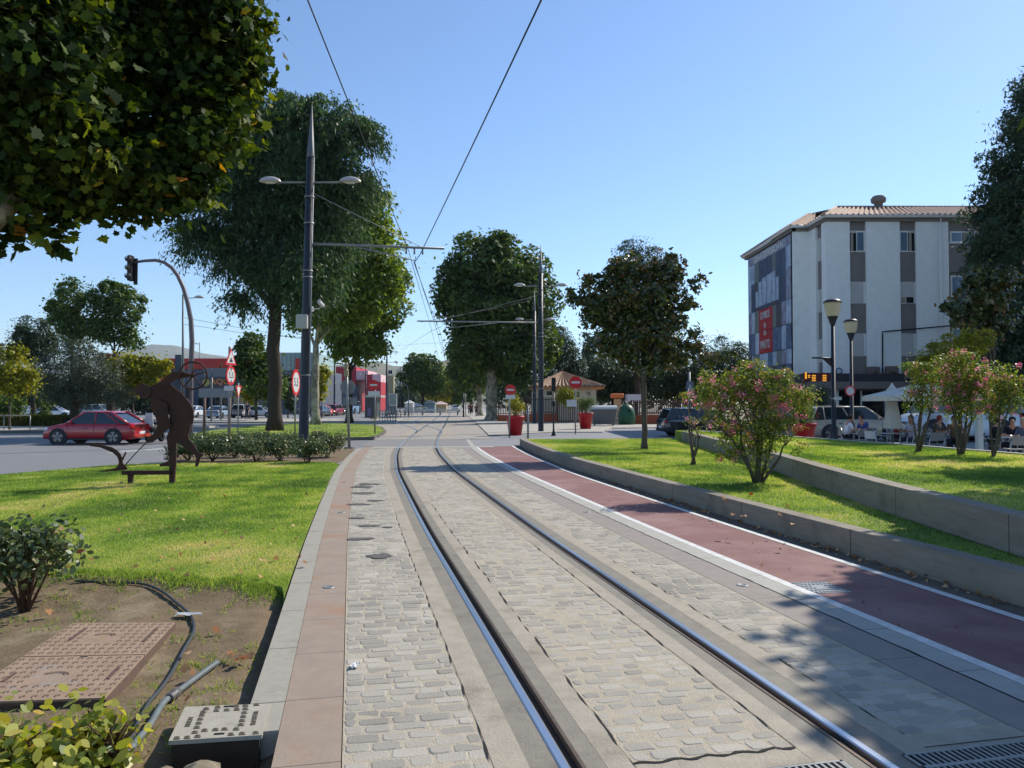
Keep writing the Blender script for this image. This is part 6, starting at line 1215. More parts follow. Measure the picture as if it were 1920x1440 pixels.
# ================================================================== BUSHES, TERRACE, PEOPLE, FOREGROUND
m_lf_rose = leafmat('rose_leaf', [(0, C(44, 58, 36)), (.4, C(70, 88, 50)), (.75, C(104, 116, 76)), (.93, C(140, 132, 84)), (1, C(160, 96, 60))], .38, .3, .5)
m_lf_lime = leafmat('lime_leaf', [(0, C(70, 92, 34)), (.4, C(128, 140, 56)), (.75, C(178, 176, 86)), (.92, C(204, 186, 88)), (1, C(176, 120, 60))], .4, .45, .45)
m_stem = pmat('rose_stem', C(92, 66, 48), C(62, 46, 36), 30, .9)
def bush(name, label, base, r, h, n, size, mat, seed, group=None, tmpl=T_OVAL, nst=9, blobs=None, clump=7, shell=.1):
    rg_ = random.Random(seed); b = Vector(base); t = thing(name, label, 'bush', b, group=group); q = MB(); BL = []
    for k in range(nst):
        a = rg_.uniform(0, 6.28); f = rg_.uniform(.35, .95); e = b+Vector((math.cos(a)*r*f, math.sin(a)*r*f, h*rg_.uniform(.55, .95))); m_ = b.lerp(e, .5)+Vector((rg_.uniform(-.1, .1)*r, rg_.uniform(-.1, .1)*r, .05*h))
        q.tube([b+Vector((rg_.uniform(-.04, .04), rg_.uniform(-.04, .04), -.03)), m_, e], [.014, .01, .004], 5); BL.append(((e.x, e.y, e.z-h*.12), (r*.38, r*.38, h*.24)))
        for z in range(2):
            e2 = m_+Vector((rg_.uniform(-.5, .5)*r, rg_.uniform(-.5, .5)*r, rg_.uniform(.05, .4)*h)); q.tube([m_, e2], [.007, .003], 4); BL.append(((e2.x, e2.y, e2.z), (r*.25, r*.25, h*.14)))
    q.build('stem', m_stem, t, sm=True); foliage('foliage', blobs or BL, n, size, mat, t, seed, clump, size*1.2, tmpl, shell, upn=.7, fold=.2); return t
G3 = 'rose bushes round the first catenary pole'
for k, (px, gy, r, h, lab) in enumerate(((352, 864, .5, .62, 'leftmost rose bush of the bed, beside the steel figure'), (398, 866, .5, .68, 'second rose bush from the left in the bed'), (440, 858, .46, .7, 'third rose bush from the left, below the yield sign'), (480, 866, .5, .72, 'rose bush halfway between the steel figure and the catenary pole'), (525, 864, .48, .75, 'rose bush just left of the catenary pole base'), (576, 869, .4, .68, 'low rose bush right in front of the catenary pole base'), (612, 858, .42, .78, 'darkest rose bush at the right end of the bed'), (372, 846, .5, .66, 'back rose bush behind the leftmost one'), (420, 844, .5, .66, 'back rose bush under the 5.5 sign'), (462, 845, .5, .66, 'back rose bush under the yield sign post'), (505, 846, .5, .72, 'back rose bush below the big dark trunk'), (548, 850, .46, .74, 'back rose bush hugging the catenary pole'), (596, 846, .4, .68, 'back rose bush right of the catenary pole'))):
    bush('rose_bush', lab, G(px, gy, .0), r*1.2, h*1.02, 2600, .06, m_lf_rose, 300+k, G3, clump=6)
bush('rose_bush', 'near rose bush at the left edge beside the end of the hose', (-4.28, 6.62, -.09), .46, .80, 1900, .058, m_lf_rose, 330, nst=14, clump=5)
bush('rose_bush', 'rose bush cut by the left edge just beyond the near one', (-4.9, 6.75, -.09), .4, .7, 1000, .058, m_lf_rose, 331, nst=9, clump=5)
def nb(px, py, rx, ry, Y, ryd=.2): s_ = Y/F; c_ = P(px, py, Y); return (tuple(c_), (rx*s_, ryd, ry*s_))
bush('lime_bush', 'large-leaved yellow-green bush in the bottom left corner', (-2.5, 3.55, -.12), .42, .26, 1300, .07, m_lf_lime, 340, nst=10, clump=4, blobs=[nb(20, 1425, 80, 34, 3.75), nb(90, 1430, 60, 34, 3.7), nb(-60, 1415, 90, 50, 3.8), nb(150, 1455, 60, 24, 3.6), nb(60, 1465, 120, 24, 3.55), nb(5, 1385, 26, 12, 3.9)])
bush('lime_bush', 'smaller yellow-green bush just left of the grey pipe', (-2.02, 3.72, -.12), .2, .34, 480, .06, m_lf_lime, 341, nst=8, clump=4, blobs=[nb(178, 1368, 32, 22, 3.8, .12), nb(205, 1402, 30, 26, 3.75, .12), nb(155, 1412, 38, 22, 3.75, .12)])
# weeds in the soil, fallen leaves, litter
rg = np.random.default_rng(77); c = []; A = []; S = []
for k in range(150):
    px, py = rg.uniform(-20, 520), rg.uniform(1112, 1440)
    q_ = G(px, py, -.09)
    if q_.x > np.interp(q_.y, _y, _xs)-2.38 or (q_.x < -2.0 and q_.y > 4.3 and q_.y < 5.9 and q_.x < -1.35-.9*(q_.y-4.3)-.7): continue
    m_ = rg.integers(5, 26) if rg.random() < .5 else rg.integers(16, 60); r_ = .02+.001*m_
    for i in range(m_):
        dx, dy = rg.normal(size=2)*r_; x, y = q_.x+dx, q_.y+dy; c.append((x, y, soil_h(x, y)+.014)); A.append((dx*8+rg.normal()*.4, dy*8+rg.normal()*.4, .8)); S.append(rg.uniform(.025, .055))
for k in range(5000):                                            # ragged rim of the lawn
    i = rg.integers(0, 13); a_, b_ = LA[i], LA[i+1]; u = rg.random(); x = a_[0]+(b_[0]-a_[0])*u+rg.normal()*.04; y = a_[1]+(b_[1]-a_[1])*u-abs(rg.normal())*.13; c.append((x, y, soil_h(x, y)+.02+max(0, .05-abs(y-7.4)*.1))); A.append((rg.normal()*.5, rg.normal()*.5-.3, 1)); S.append(rg.uniform(.03, .06))
c = np.array(c); struct(leaf_obj('weeds', c, rg.normal(size=c.shape)*[1, 1, .2], np.array(A), np.array(S), [(-.09, -.5), (.09, -.5), (.01, .5)], rg.random(len(c))*.8, m_blade), 'stuff')
c = []; S = []
def drop(px, py, z, s_=.07): q_ = G(px, py, z); c.append((q_.x, q_.y, z+.02)); S.append(s_)
for k in range(70): drop(rg.uniform(0, 600), rg.uniform(905, 1080), .03, rg.uniform(.04, .08))
for k in range(26): drop(rg.uniform(1330, 1800), rg.uniform(880, 1000), .27, rg.uniform(.05, .09))
for px, py in [(350, 1232), (347, 1260), (360, 1268), (420, 1235), (440, 1236), (455, 1240), (470, 1236), (432, 1232), (448, 1244), (100, 1103), (193, 1100), (520, 1103), (530, 1105), (352, 1320), (240, 1185), (404, 1187), (90, 1152), (355, 1100), (486, 1084), (350, 1083)]: drop(px, py, -.07 if py > 1095 else .03, .075)
for k in range(220):
    s_ = rg.uniform(so(4.5), so(16)); q_ = tp(3.72+rg.normal()*.07, s_, 0); c.append((q_.x, q_.y, .012)); S.append(rg.uniform(.03, .07))
for k in range(40): s_ = rg.uniform(so(3.5), so(14)); q_ = tp(rg.uniform(2.3, 3.6), s_, 0); c.append((q_.x, q_.y, .008)); S.append(.03)
c = np.array(c); m_fl = leafmat('fallen_leaf', [(0, C(120, 78, 48)), (.5, C(166, 124, 84)), (1, C(206, 176, 138))], .8, .2, .2)
struct(leaf_obj('fallen_leaves', c, rg.normal(size=c.shape)*.5+[0, 0, 1], rg.normal(size=c.shape)*[1, 1, .3], np.array(S), T_PLANE, rg.random(len(c)), m_fl, fold=.5), 'stuff')
def scrap(name, label, px, py, z, sx, sy, mat, seed):
    b = G(px, py, z); r_ = random.Random(seed); q = MB(True); n = 6; vs = [((i/(n-1)-.5)*sx+r_.uniform(-.1, .1)*sx, (j/(n-1)-.5)*sy+r_.uniform(-.1, .1)*sy, .004+r_.random()*.022) for j in range(n) for i in range(n)]
    q.add(vs, [(j*n+i, j*n+i+1, (j+1)*n+i+1, (j+1)*n+i) for j in range(n-1) for i in range(n-1)]); o = q.build(name, mat); o.location = b; o.rotation_euler[2] = r_.uniform(0, 3); return tag(o, label, 'litter')
scrap('paper_scrap', 'crumpled white paper scrap lying on the cobbles by the pink strip', 665, 1251, .0, .09, .05, m_whitep, 1)
scrap('tissue', 'dirty white tissue on the black hose', 352, 1154, -.06, .2, .08, m_whitep, 2)
scrap('plastic_wrapper', 'pale blue plastic wrapper under the near rose bush', 138, 1106, -.06, .14, .06, pmat('wrapper_blue', C(150, 184, 214), rough=.3), 3)
for k, (px, py) in enumerate(((616, 1101), (640, 961), (646, 905), (1392, 1097), (1100, 960))):
    b = G(px, py, .001); t = MB(True); t.lathe((0, 0, 0), [(.055, 0), (.052, .005), (.042, .006), (.036, .002), (0, .002)], 24); o = t.build('metal_stud', m_galv); o.location = b; tag(o, ['round metal stud in the pink strip nearest the camera', 'second metal stud in the pink strip', 'third and farthest metal stud in the pink strip', 'metal stud in the strip beside the red path, near one', 'metal stud in the strip beside the red path, far one'][k], 'stud', 'round metal studs in the paving')
# hose and pipe
def gz(px, py): q_ = G(px, py, -.08); q_.z = soil_h(q_.x, q_.y)+.02; return q_
def spl(pts, k=6):
    out = []
    for i in range(len(pts)-1):
        p0, p1_, p2_, p3 = pts[max(i-1, 0)], pts[i], pts[i+1], pts[min(i+2, len(pts)-1)]
        for j in range(k):
            t_ = j/k; out.append(.5*((2*p1_)+(p2_-p0)*t_+(2*p0-5*p1_+4*p2_-p3)*t_*t_+(3*p1_-p0-3*p2_+p3)*t_**3))
    return out+[pts[-1]]
q = MB(); q.tube(spl([gz(*p_) for p_ in [(140, 1108), (200, 1109), (262, 1111), (300, 1119), (330, 1136), (352, 1152), (363, 1170), (362, 1190), (345, 1220), (322, 1258), (300, 1292), (280, 1320), (262, 1355), (250, 1380), (243, 1398)]]), .0125, 8); tag(q.build('black_hose', pmat('hose_black', C(64, 66, 68), rough=.45)), 'thin black irrigation hose curving across the bare soil', 'hose')
t = thing('water_pipe', 'grey plastic water pipe with a coupling lying on the soil', 'pipe', gz(405, 1245)); q = MB(); PP = [gz(*p_)+Vector((0, 0, .012)) for p_ in [(407, 1244), (370, 1272), (330, 1304), (305, 1328), (280, 1370), (250, 1410), (225, 1445)]]; q.tube(spl(PP), .019, 10); q.build('tube', pmat('pipe_grey', C(108, 116, 118), C(92, 100, 102), 8, .5), t)
q = MB(); d_ = (PP[3]-PP[2]).normalized(); m_ = PP[2].lerp(PP[3], .2); q.tube([m_-d_*.07, m_-d_*.05, m_-d_*.045, m_+d_*.0, m_+d_*.005, m_+d_*.05, m_+d_*.07], [.024, .027, .031, .031, .027, .031, .024], 12); q.build('coupling', pmat('coupling_dark', C(88, 86, 84), rough=.5), t)
# rusty hatch
m_rust = pmat('rusty_iron', C(158, 136, 116), C(138, 114, 94), 6, .85, .4, 60, col3=C(146, 146, 142), s3=1.6, thr3=.56); m_rustd = pmat('rust_dark', C(84, 66, 60), C(104, 82, 70), 20, .8)
zc = -.03; cs_ = [G(-90, 1318, zc), G(200, 1308, zc), G(330, 1167, zc), G(138, 1168, zc)]; t = thing('iron_hatch', 'large rusty iron hatch cover with raised tread marks in the soil', 'hatch cover', cs_[1])
q = MB(); q.prism([(v.x, v.y) for v in cs_], -.13, zc-.012); q.build('frame', m_rustd, t)
def hq(u, v, z=0): a_ = cs_[0].lerp(cs_[1], u); b_ = cs_[3].lerp(cs_[2], u); r_ = a_.lerp(b_, v); r_.z = zc+z; return r_
for v0, v1 in ((0.0, .495), (.505, 1)):
    q = MB(); q.prism([tuple(hq(.0, v0))[:2], tuple(hq(.985, v0))[:2], tuple(hq(.985, v1))[:2], tuple(hq(.0, v1))[:2]], -.08, zc)
    for i in range(13):
        for j in range(9):
            u = .04+.92*i/12; v = v0+(v1-v0)*(.07+.86*j/8)
            if .3 < u < .6 and abs(v-(v0+v1)/2) < .1: continue
            c_ = hq(u, v); ring = [(c_.x+.017*math.cos(a), c_.y+.017*math.sin(a), zc+.005) for a in [k*math.pi/4 for k in range(8)]]; r2 = [(c_.x+.009*math.cos(a), c_.y+.009*math.sin(a), zc+.005) for a in [k*math.pi/4 for k in range(8)]]
            q.add(ring+r2, [(k, (k+1) % 8, 8+(k+1) % 8, 8+k) for k in range(6)], 1)
    q.build('cover_plate', [m_rust, m_rustd], t)
for (u0, v0, u1, v1) in ((.87, .68, .87, .9), (.2, .72, .2, .9), (.88, .2, .88, .34), (.14, .2, .14, .3), (.48, .49, .54, .49)):
    a_, b_ = hq(u0, v0, .004), hq(u1, v1, .004); d_ = (b_-a_).normalized(); n_ = Vector((-d_.y, d_.x, 0))*.014; q = MB(); q.add([a_-n_, b_-n_, b_+n_, a_+n_], [(0, 1, 2, 3)]); q.build('slot', m_rustd, t)
for r_ in (.07, .09):
    for cu_, cv_ in ((.45, .24), (.45, .76)):
        c_ = hq(cu_, cv_, .004); vs = []
        for i in range(9): a = .5+i*.26; vs += [(c_.x+r_*math.cos(a), c_.y+r_*math.sin(a), c_.z), (c_.x+(r_+.008)*math.cos(a), c_.y+(r_+.008)*math.sin(a), c_.z)]
        q = MB(); q.add(vs, [(2*i, 2*i+1, 2*i+3, 2*i+2) for i in range(8)]); q.build('handle_arc', m_rustd, t)
# utility box with a patterned lid
zb = .012; bc = [G(316, 1389, zb), G(491, 1378, zb), G(508, 1319, zb), G(347, 1325, zb)]; t = thing('utility_box', 'pale utility box with embossed letter pattern on its lid beside the kerb end', 'utility box', bc[0])
q = MB(); q.prism([(v.x, v.y) for v in bc], zb-.022, zb); q.build('lid', pmat('lid_cement', C(170, 164, 150), C(152, 146, 132), 8, .75, .3, 90, col3=C(136, 128, 112), s3=4), t)
ce = sum(bc, Vector())/4; q = MB(); q.prism([tuple((ce+(v-ce)*.94))[:2] for v in bc], -.42, zb-.022); q.build('chamber_wall', pmat('box_side', C(70, 58, 46), C(52, 44, 36), 6, .9, .5, 40), t)  # side colour darkened: the shade on the box wall is painted in
uu = (bc[1]-bc[0]); vv = (bc[3]-bc[0]); ul = uu.length; vl = vv.length; un = uu.normalized(); vn = vv.normalized(); MR = Matrix((un, vn, Vector((0, 0, 1)))).transposed()
m_emb = pmat('embossed_dark', C(92, 84, 72), rough=.8)
def lt(s_, u, v, size, rot90=0):
    MM = MR if not rot90 else Matrix((-vn, un, Vector((0, 0, 1)))).transposed(); text_mesh(s_, size, m_emb, t, bc[0]+uu*u+vv*v+Vector((0, 0, .0015)), MM, 'lettering', .003, 1.1, .0012)
for u, v in [(.08, .07), (.19, .07), (.3, .08), (.66, .08), (.78, .08), (.93, .08), (.27, .9), (.4, .93), (.62, .93), (.73, .93), (.86, .94), (.25, .2), (.35, .24), (.47, .24), (.57, .24), (.7, .22), (.25, .34), (.25, .46), (.25, .58), (.25, .7), (.25, .8), (.74, .34), (.74, .46), (.74, .58), (.74, .7), (.74, .82), (.4, .82), (.52, .82), (.64, .82)]: lt('a', u, v, .072)
lt('VALDENAR', .87, .5, .034, 1); lt('NORTE', .13, .5, .034, 1)
q = MB()
for u, v in ((.5, .1), (.55, .1), (.5, .92), (.56, .92)): c_ = bc[0]+uu*u+vv*v; q.box(c_+Vector((0, 0, .001)), (.028, .016, .004))
q.build('lifting_slot', m_black, t)
def rock(label, b, r_, seed, mat):
    b = Vector(b); q = MB(True); vs = []; n1, n2 = 14, 9
    for j in range(n2):
        for i in range(n1):
            a, e_ = 2*math.pi*i/n1, math.pi*(j/(n2-1))-math.pi/2; d = Vector((math.cos(a)*math.cos(e_), math.sin(a)*math.cos(e_), math.sin(e_)*.75)); k = 1+.35*mnoise.noise(d*1.6+Vector((seed, 0, 0)))+.15*mnoise.noise(d*5+Vector((seed, 3, 0))); vs.append(d*r_*k)
    q.add(vs, [(j*n1+i, j*n1+(i+1) % n1, (j+1)*n1+(i+1) % n1, (j+1)*n1+i) for j in range(n2-1) for i in range(n1)], 0, True); o = q.build('rubble_lump', mat); o.location = b; return tag(o, label, 'rubble')
m_rub = pmat('rubble', C(140, 130, 112), C(100, 90, 72), 14, .95, 1.0, 30)
rock('rough concrete lump in front of the utility box', (-1.49, 3.58, -.06), .1, 1, m_rub); rock('smaller rubble lump left of the concrete lump by the pipe', (-1.66, 3.6, -.08), .08, 2, m_rub); rock('pale smooth lump at the bottom edge below the utility box', (-1.36, 3.5, -.09), .06, 3, m_light); rock('crumbled rubble between lime bush and pipe', (-1.86, 3.7, -.11), .05, 4, m_rub)
# ------------------------------------------------------------------ drain gratings and the path cover
band('grate_bed', -.43, .585, S0-.48, S0-.165, -.006, m_conc); band('grate_bed', .87, 2.3, S0-.48, S0-.135, -.006, m_conc)
def grate(label, o1, o2, s1, s2):
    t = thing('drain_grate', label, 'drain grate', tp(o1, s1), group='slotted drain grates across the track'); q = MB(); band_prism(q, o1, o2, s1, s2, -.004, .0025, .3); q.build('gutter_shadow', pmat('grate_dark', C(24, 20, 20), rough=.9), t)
    q = MB()
    for a_, b_, c_, d_ in ((o1, o2, s1, s1+.014), (o1, o2, s2-.014, s2), (o1, o1+.014, s1, s2), (o2-.014, o2, s1, s2), (o1, o2, (s1+s2)/2-.012, (s1+s2)/2+.012)): band_prism(q, a_, b_, c_, d_, .0, .0085, .1)
    q.build('frame', m_galv, t); q = MB(); o = o1+.03
    while o < o2-.02:
        band_prism(q, o, o+.013, s1+.014, (s1+s2)/2-.012, 0, .0075, .1); band_prism(q, o+.012, o+.025, (s1+s2)/2+.012, s2-.014, 0, .0075, .1); o += .034
    q.build('bars', m_galv, t)
grate('slotted drain grate between the rails at the bottom edge', -.22, .56, S0-.47, S0-.19); grate('slotted drain grate right of the right rail at the bottom edge', .885, 2.2, S0-.47, S0-.2)
t = thing('path_cover', 'grey patterned access cover set in the red path', 'access cover', G(1540, 1102)); q = MB(); cv = [G(1480, 1093), G(1533, 1113), G(1597, 1110), G(1545, 1090)]; q.prism([(v.x, v.y) for v in cv], -.01, .003); 
for i in range(9):
    for j in range(6):
        if 3 <= i <= 5 and 2 <= j <= 3: continue
        c_ = cv[0].lerp(cv[3], (i+.5)/9).lerp(cv[1].lerp(cv[2], (i+.5)/9), (j+.5)/6); q.box((c_.x, c_.y, .005), (.03, .02, .004), 1, .3*(i+j))
q.build('plate', [pmat('cover_grey', C(152, 156, 158), C(136, 140, 142), 10, .5), pmat('cover_dots', C(100, 106, 112), rough=.6)], t)
# ------------------------------------------------------------------ people
def skin_mesh(V, E, Rr, sub=1):
    me = bpy.data.meshes.new('k'); me.from_pydata([tuple(v) for v in V], E, []); o = bpy.data.objects.new('k', me); SC.collection.objects.link(o)
    o.modifiers.new('s', 'SKIN').use_smooth_shade = True; L = me.skin_vertices[0].data
    for i, r_ in enumerate(Rr): L[i].radius = (r_, r_) if not isinstance(r_, tuple) else r_; L[i].use_root = (i == 0)
    sb_ = o.modifiers.new('u', 'SUBSURF'); sb_.levels = sub; sb_.render_levels = sub; bpy.context.view_layer.update()
    m2 = bpy.data.meshes.new_from_object(o.evaluated_get(bpy.context.evaluated_depsgraph_get())); bpy.data.objects.remove(o); bpy.data.meshes.remove(me); return m2
m_skin = pmat('skin', C(190, 138, 110), rough=.55); 
def person(label, loc, rz, shirt, trous, hair, seated=True, lean=0.0, group=None, sc=1.0, skirt=False, longhair=False):
    t = thing('person', label, 'person', loc, rz, group); t.scale = (sc, sc, sc)
    if seated: hip = .5; J = dict(pel=(0, .04, .5), sp=(0, .05-lean*.4, .74), ch=(0, .03-lean, .98), nk=(0, .0-lean*1.25, 1.1), jw=(0, -.045-lean*1.35, 1.165), sk=(0, -.03-lean*1.4, 1.255), tp=(0, -.02-lean*1.45, 1.325), no=(0, -.135-lean*1.4, 1.225)); LG = lambda s_: [(s_*.09, .02, .5), (s_*.12, -.4, .51), (s_*.12, -.42, .1), (s_*.13, -.56, .05)]; AR = lambda s_: [(s_*.18, .03-lean, 1.02), (s_*.24, -.08-lean*.6, .79), (s_*.15, -.32-lean*.4, .79), (s_*.13, -.39-lean*.4, .79)]
    else: J = dict(pel=(0, 0, .93), sp=(0, .01, 1.15), ch=(0, 0, 1.36), nk=(0, -.0, 1.48), jw=(0, -.035, 1.54), sk=(0, -.02, 1.63), tp=(0, -.01, 1.7), no=(0, -.125, 1.6)); LG = lambda s_: [(s_*.09, 0, .9), (s_*.1, -.08*s_, .5), (s_*.1, .1*s_, .1), (s_*.11, .1*s_-.14, .04)]; AR = lambda s_: [(s_*.18, 0, 1.41), (s_*.24, .04*s_, 1.15), (s_*.25, -.06*s_-.04, .92), (s_*.25, -.08*s_-.05, .84)]
    V = [J['pel'], J['sp'], J['ch'], J['nk'], J['jw'], J['sk'], J['tp'], J['no']]; Rr = [(.14, .11), (.125, .095), (.15, .1), .055, (.062, .068), (.078, .092), (.055, .06), .014]; E = [(0, 1), (1, 2), (2, 3), (3, 4), (4, 5), (5, 6), (5, 7)]
    for s_ in (-1, 1):
        b_ = len(V); V += AR(s_); Rr += [.055, .043, .028, .03]; E += [(2, b_), (b_, b_+1), (b_+1, b_+2), (b_+2, b_+3)]; hand = Vector(V[-1]); dv = (Vector(V[-1])-Vector(V[-2])).normalized(); side = Vector((1, 0, 0)) if seated else Vector((0, 1, 0))
        for f, ln in ((-.6, .06), (-.2, .072), (.2, .075), (.6, .068)):
            k = len(V); V += [hand+side*f*.04+dv*.02, hand+side*f*.045+dv*ln+Vector((0, 0, -.012))]; Rr += [.009, .007]; E += [(b_+3, k), (k, k+1)]
        k = len(V); V += [hand-side*s_*.045+dv*.01]; Rr += [.009]; E += [(b_+3, k)]
        b_ = len(V); V += LG(s_); Rr += [.085, .058, .038, .035]; E += [(0, b_), (b_, b_+1), (b_+1, b_+2), (b_+2, b_+3)]
    me = skin_mesh(V, E, Rr, 1); me.materials.clear(); link_mesh('body', me, m_skin, t)
    SV = [J['pel'], J['sp'], J['ch'], tuple(Vector(J['ch']).lerp(Vector(J['nk']), .6))]; SR = [(.155, .125), (.142, .11), (.165, .115), .075]; SE = [(0, 1), (1, 2), (2, 3)]
    for s_ in (-1, 1):
        a_ = AR(s_); b_ = len(SV); SV += [a_[0], tuple(Vector(a_[0]).lerp(Vector(a_[1]), .9))]; SR += [.07, .058]; SE += [(2, b_), (b_, b_+1)]
    me = skin_mesh(SV, SE, SR, 1); me.materials.clear(); link_mesh('shirt', me, pmat('cloth_%d_%d_%d' % shirt, C(*shirt), rough=.9), t)
    TV = [J['pel']]; TR = [(.16, .13)]; TE = []
    for s_ in (-1, 1):
        g_ = LG(s_); b_ = len(TV); TV += [g_[0], g_[1], tuple(Vector(g_[1]).lerp(Vector(g_[2]), .9 if not skirt else .1))]; TR += [.1, .075, .06]; TE += [(0, b_), (b_, b_+1), (b_+1, b_+2)]
    me = skin_mesh(TV, TE, TR, 1); me.materials.clear(); link_mesh('trousers', me, pmat('cloth_%d_%d_%d' % trous, C(*trous), rough=.9), t)
    for s_ in (-1, 1):
        g_ = LG(s_); q = MB(True); q.box((g_[2][0], (g_[2][1]+g_[3][1])/2-.01, .045), (.09, .25, .085), bev=.03); q.build('shoe', m_black, t)
    q = MB(True); c_ = Vector(J['sk'])+Vector((0, .02, .02)); q.lathe(c_, [(0, .105), (.06, .09), (.092, .045), (.1, 0), (.088, -.05), (.05, -.09 if not longhair else -.2), (0, -.1 if not longhair else -.22)], 14); q.v = [(x, y if y > c_.y-.05 or z > c_.z+.03 else c_.y-.05+(y-c_.y+.05)*.2, z) for x, y, z in q.v]; q.build('hair', pmat('hair_%d_%d_%d' % hair, C(*hair), rough=.7), t)
    q = MB(True); k_ = Vector(J['sk'])
    for s_ in (-1, 1): q.box(k_+Vector((s_*.03, -.088, .0)), (.02, .012, .009), bev=.003)
    q.box(k_+Vector((0, -.088, -.06)), (.04, .01, .008)); q.build('face_marks', pmat('face_dark', C(70, 40, 36), rough=.6), t)
    return t
m_alu = pmat('aluminium', C(192, 194, 196), rough=.3, metal=.7); m_wick = pmat('woven_seat', C(150, 148, 142), C(126, 124, 120), 60, .8)
def chair(label, x, y, rz, white=False):
    t = thing('cafe_chair', label, 'chair', (x, y, 0), rz, 'metal chairs of the cafe terrace'); m = m_whitep if white else m_wick; fm = m_alu
    q = MB(True); q.box((0, 0, .44), (.44, .42, .03), bev=.01); q.build('seat', m, t); q = MB(True)
    vs = []
    for i in range(7):
        a = (i-3)/3; vs += [(a*.23, .22+.03*(1-a*a), .56), (a*.23, .26+.03*(1-a*a), .82)]
    q.add(vs, [(2*i, 2*i+1, 2*i+3, 2*i+2) for i in range(6)], 0, True); q.add([(v[0], v[1]+.015, v[2]) for v in vs], [(2*i, 2*i+2, 2*i+3, 2*i+1) for i in range(6)], 0, True); q.build('backrest', m, t)
    for sx in (-1, 1):
        q = MB(True); q.tube([(sx*.25, -.24, .0), (sx*.24, -.2, .62), (sx*.24, -.16, .66), (sx*.25, .16, .67), (sx*.24, .26, .84)], .013, 6); q.build('arm_frame', fm, t); q = MB(True); q.tube([(sx*.24, .3, 0), (sx*.23, .2, .45), (sx*.24, .25, .66)], .013, 6); q.build('leg', fm, t)
    return t
def table(label, x, y):
    t = thing('cafe_table', label, 'table', (x, y, 0), 0, 'cafe tables'); q = MB(True); q.lathe((0, 0, .72), [(0, 0), (.36, 0), (.37, .012), (.36, .025), (0, .025)], 24); q.build('table_top', m_alu, t); q = MB(True); q.tube([(0, 0, .02), (0, 0, .72)], .03, 10); q.build('pedestal', m_polegrey, t); q = MB(True); q.lathe((0, 0, 0), [(.26, 0), (.24, .03), (0, .05)], 20); q.build('base', m_polegrey, t); return t
XA = lambda px, Y: P(px, 757, Y).x
GP = 'people sitting on the cafe terrace'
for px, Y, rz, sh, tr_, hr, ln, lab in ((1589, 27.3, 1.5, (226, 228, 236), (40, 40, 50), (34, 28, 26), .06, 'seated person in a white shirt facing right, leftmost on the terrace'), (1621, 27.8, -1.3, (60, 86, 150), (50, 50, 60), (46, 36, 30), .1, 'seated person in a blue top leaning forward, opposite the white shirt'), (1683, 26.6, .9, (150, 60, 60), (60, 50, 50), (60, 44, 36), 0, 'seated person in dark red just right of the closed parasol'), (1709, 26.0, -1.1, (196, 200, 214), (70, 74, 90), (120, 92, 70), .02, 'seated person in a pale striped top under the open parasol'), (1756, 25.6, .6, (96, 84, 72), (60, 56, 54), (150, 60, 50), .06, 'seated person in brown with reddish hair right of the parasol'), (1790, 24.8, -.7, (120, 96, 74), (44, 42, 44), (40, 32, 30), .05, 'seated person in tan with a dark bag behind the middle myrtle'), (1866, 22.6, .8, (28, 28, 32), (36, 36, 40), (40, 30, 28), .03, 'seated person in black by the right myrtle trunk'), (1897, 22.9, -.5, (36, 36, 42), (30, 30, 34), (30, 24, 24), .04, 'seated person in dark grey with back to the building'), (1921, 21.8, -1.2, (86, 92, 110), (40, 40, 46), (190, 170, 140), .02, 'seated person in slate blue at the right edge of the view')):
    person(lab, (XA(px, Y), Y, 0), rz, sh, tr_, hr, True, ln, GP, .97)
    d_ = Vector((-math.sin(rz), math.cos(rz))) ; chair('chair under the '+lab.replace('seated ', '').split(',')[0], XA(px, Y)-math.sin(rz)*.08, Y+math.cos(rz)*.08, rz)
table('table between the white shirt and the blue top', XA(1606, 27.6), 27.4); table('table by the foot of the closed parasol', XA(1672, 24.9), 24.9); table('table in front of the person in brown', XA(1742, 24.4), 24.6); table('table between the two dark-clothed people at the right', XA(1885, 22.2), 22.0)
chair('empty white armchair at the left side of the parasol table', XA(1642, 24.8), 24.8, 1.9, True); chair('empty white-framed chair right of the parasol table', XA(1702, 24.4), 24.3, -1.6, True); chair('grey chair seen from behind in front of the table by the brown jacket', XA(1752, 23.6), 23.7, math.pi); chair('grey chair seen from behind in front of the dark-clothed people', XA(1904, 21), 21.1, math.pi); chair('grey chair just left of the white armchair, back towards the lawn', XA(1622, 26.3), 26.5, math.pi)
# parasols
m_par = pmat('parasol_cloth', C(214, 210, 200), C(198, 194, 184), 3, .9)
b = Vector((XA(1673, 25.3), 25.3, 0)); t = thing('closed_parasol', 'tall folded cream parasol standing behind the cafe table', 'parasol', b); q = MB(); q.tube([b, b+Vector((0, 0, 2.4))], .03, 8); q.build('pole', m_alu, t); q = MB(); vs = []; n = 20; prof = [(.02, 2.42), (.07, 2.32), (.2, 2.14), (.23, 2.06), (.12, 1.96), (.14, 1.8), (.2, 1.3), (.25, .95), (.24, .88)]
for r_, z in prof:
    for k in range(n): a = 2*math.pi*k/n; rr_ = r_*(1+.16*(1 if k % 2 else -1)*min(1, (2.4-z)*2)); vs.append(b+Vector((rr_*math.cos(a), rr_*math.sin(a), z)))
q.add(vs, [(j*n+k, j*n+(k+1) % n, (j+1)*n+(k+1) % n, (j+1)*n+k) for j in range(len(prof)-1) for k in range(n)], 0, True); q.build('folded_canopy', m_par, t)
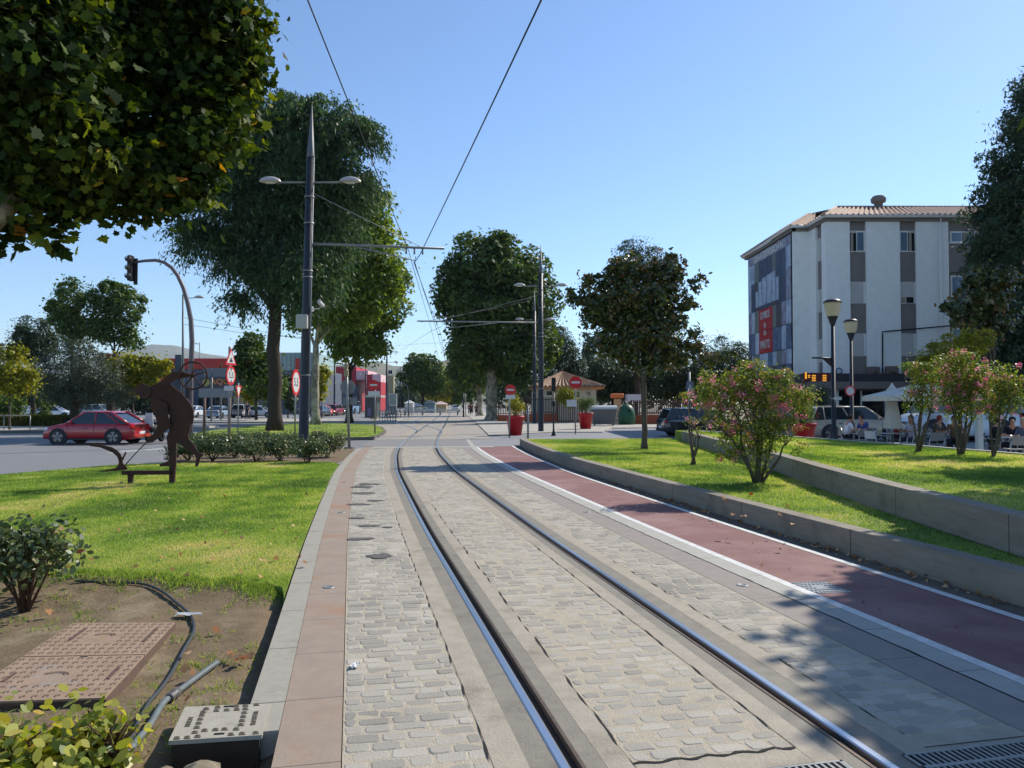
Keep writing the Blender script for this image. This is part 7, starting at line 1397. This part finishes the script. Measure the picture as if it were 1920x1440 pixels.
b = Vector((XA(1727, 24.6), 24.6, 0)); t = thing('open_parasol', 'open white square parasol over the terrace, partly behind the left myrtle', 'parasol', b); q = MB(); q.tube([b, b+Vector((0, 0, 2.36))], .03, 8); q.build('pole', m_alu, t); q = MB(); hs = 1.32; ze = 1.98; zt_ = 2.4; cn = [(-hs, -hs), (hs, -hs), (hs, hs), (-hs, hs)]; vs = [b+Vector((x, y, ze)) for x, y in cn]+[b+Vector((0, 0, zt_))]+[b+Vector((x*1.01, y*1.01, ze-.17)) for x, y in cn]
q.add(vs, [(0, 1, 4), (1, 2, 4), (2, 3, 4), (3, 0, 4), (0, 5, 6, 1), (1, 6, 7, 2), (2, 7, 8, 3), (3, 8, 5, 0)]); q.build('canopy', m_par, t); q = MB()
for x, y in cn: q.tube([b+Vector((0, 0, zt_-.05)), b+Vector((x, y, ze-.02))], .012, 5)
q.build('ribs', m_alu, t)
b = Vector((XA(1835, 20.6), 20.6, 0)); t = thing('terrace_column', 'pale square post at the terrace edge between middle and right myrtles', 'post', b); q = MB(); q.box(b+Vector((0, 0, .76)), (.15, .15, 1.52), bev=.01); q.build('shaft', pmat('post_pale', C(176, 184, 184), rough=.6), t); q = MB(); q.box(b+Vector((0, 0, 1.54)), (.2, .2, .04), bev=.01); q.build('cap', m_galv, t)
# far walkers
person('walker in black shorts and top on the pavement right of the track', (XA(893, 98), 98, .0), math.pi, (28, 28, 34), (30, 30, 36), (30, 24, 22), False, 0, 'people walking far down the street', 1.0, True)
person('darker walker left of the one in black shorts, farther off', (XA(884, 112), 112, .05), math.pi, (44, 30, 38), (34, 30, 36), (30, 24, 22), False, 0, 'people walking far down the street')
person('walker in a plum jacket beside the farther walker', (XA(880, 116), 116, .05), 0, (84, 40, 48), (40, 36, 40), (60, 40, 30), False, 0, 'people walking far down the street')
person('walker in dark blue crossing the pavement behind the yield sign', (XA(463, 80), 80, .1), .3, (40, 50, 84), (30, 36, 60), (30, 24, 22), False, 0, 'people walking far down the street', 1.05)
# ------------------------------------------------------------------ the air
hz = MB(); hz.rect((-5200, -40, -6.5), (5200, 6600, 420)); o = hz.build('haze', []); struct(o, 'stuff')
hm = bpy.data.materials.new('air'); hm.use_nodes = True; ht = hm.node_tree; ht.nodes.remove(ht.nodes['Principled BSDF']); pv_ = ht.nodes.new('ShaderNodeVolumePrincipled'); pv_.inputs['Color'].default_value = (.66, .8, .95, 1); pv_.inputs['Density'].default_value = .00009; pv_.inputs['Anisotropy'].default_value = .1
ht.links.new(pv_.outputs[0], ht.nodes['Material Output'].inputs['Volume']); o.data.materials.append(hm); SC.cycles.volume_bounces = 0
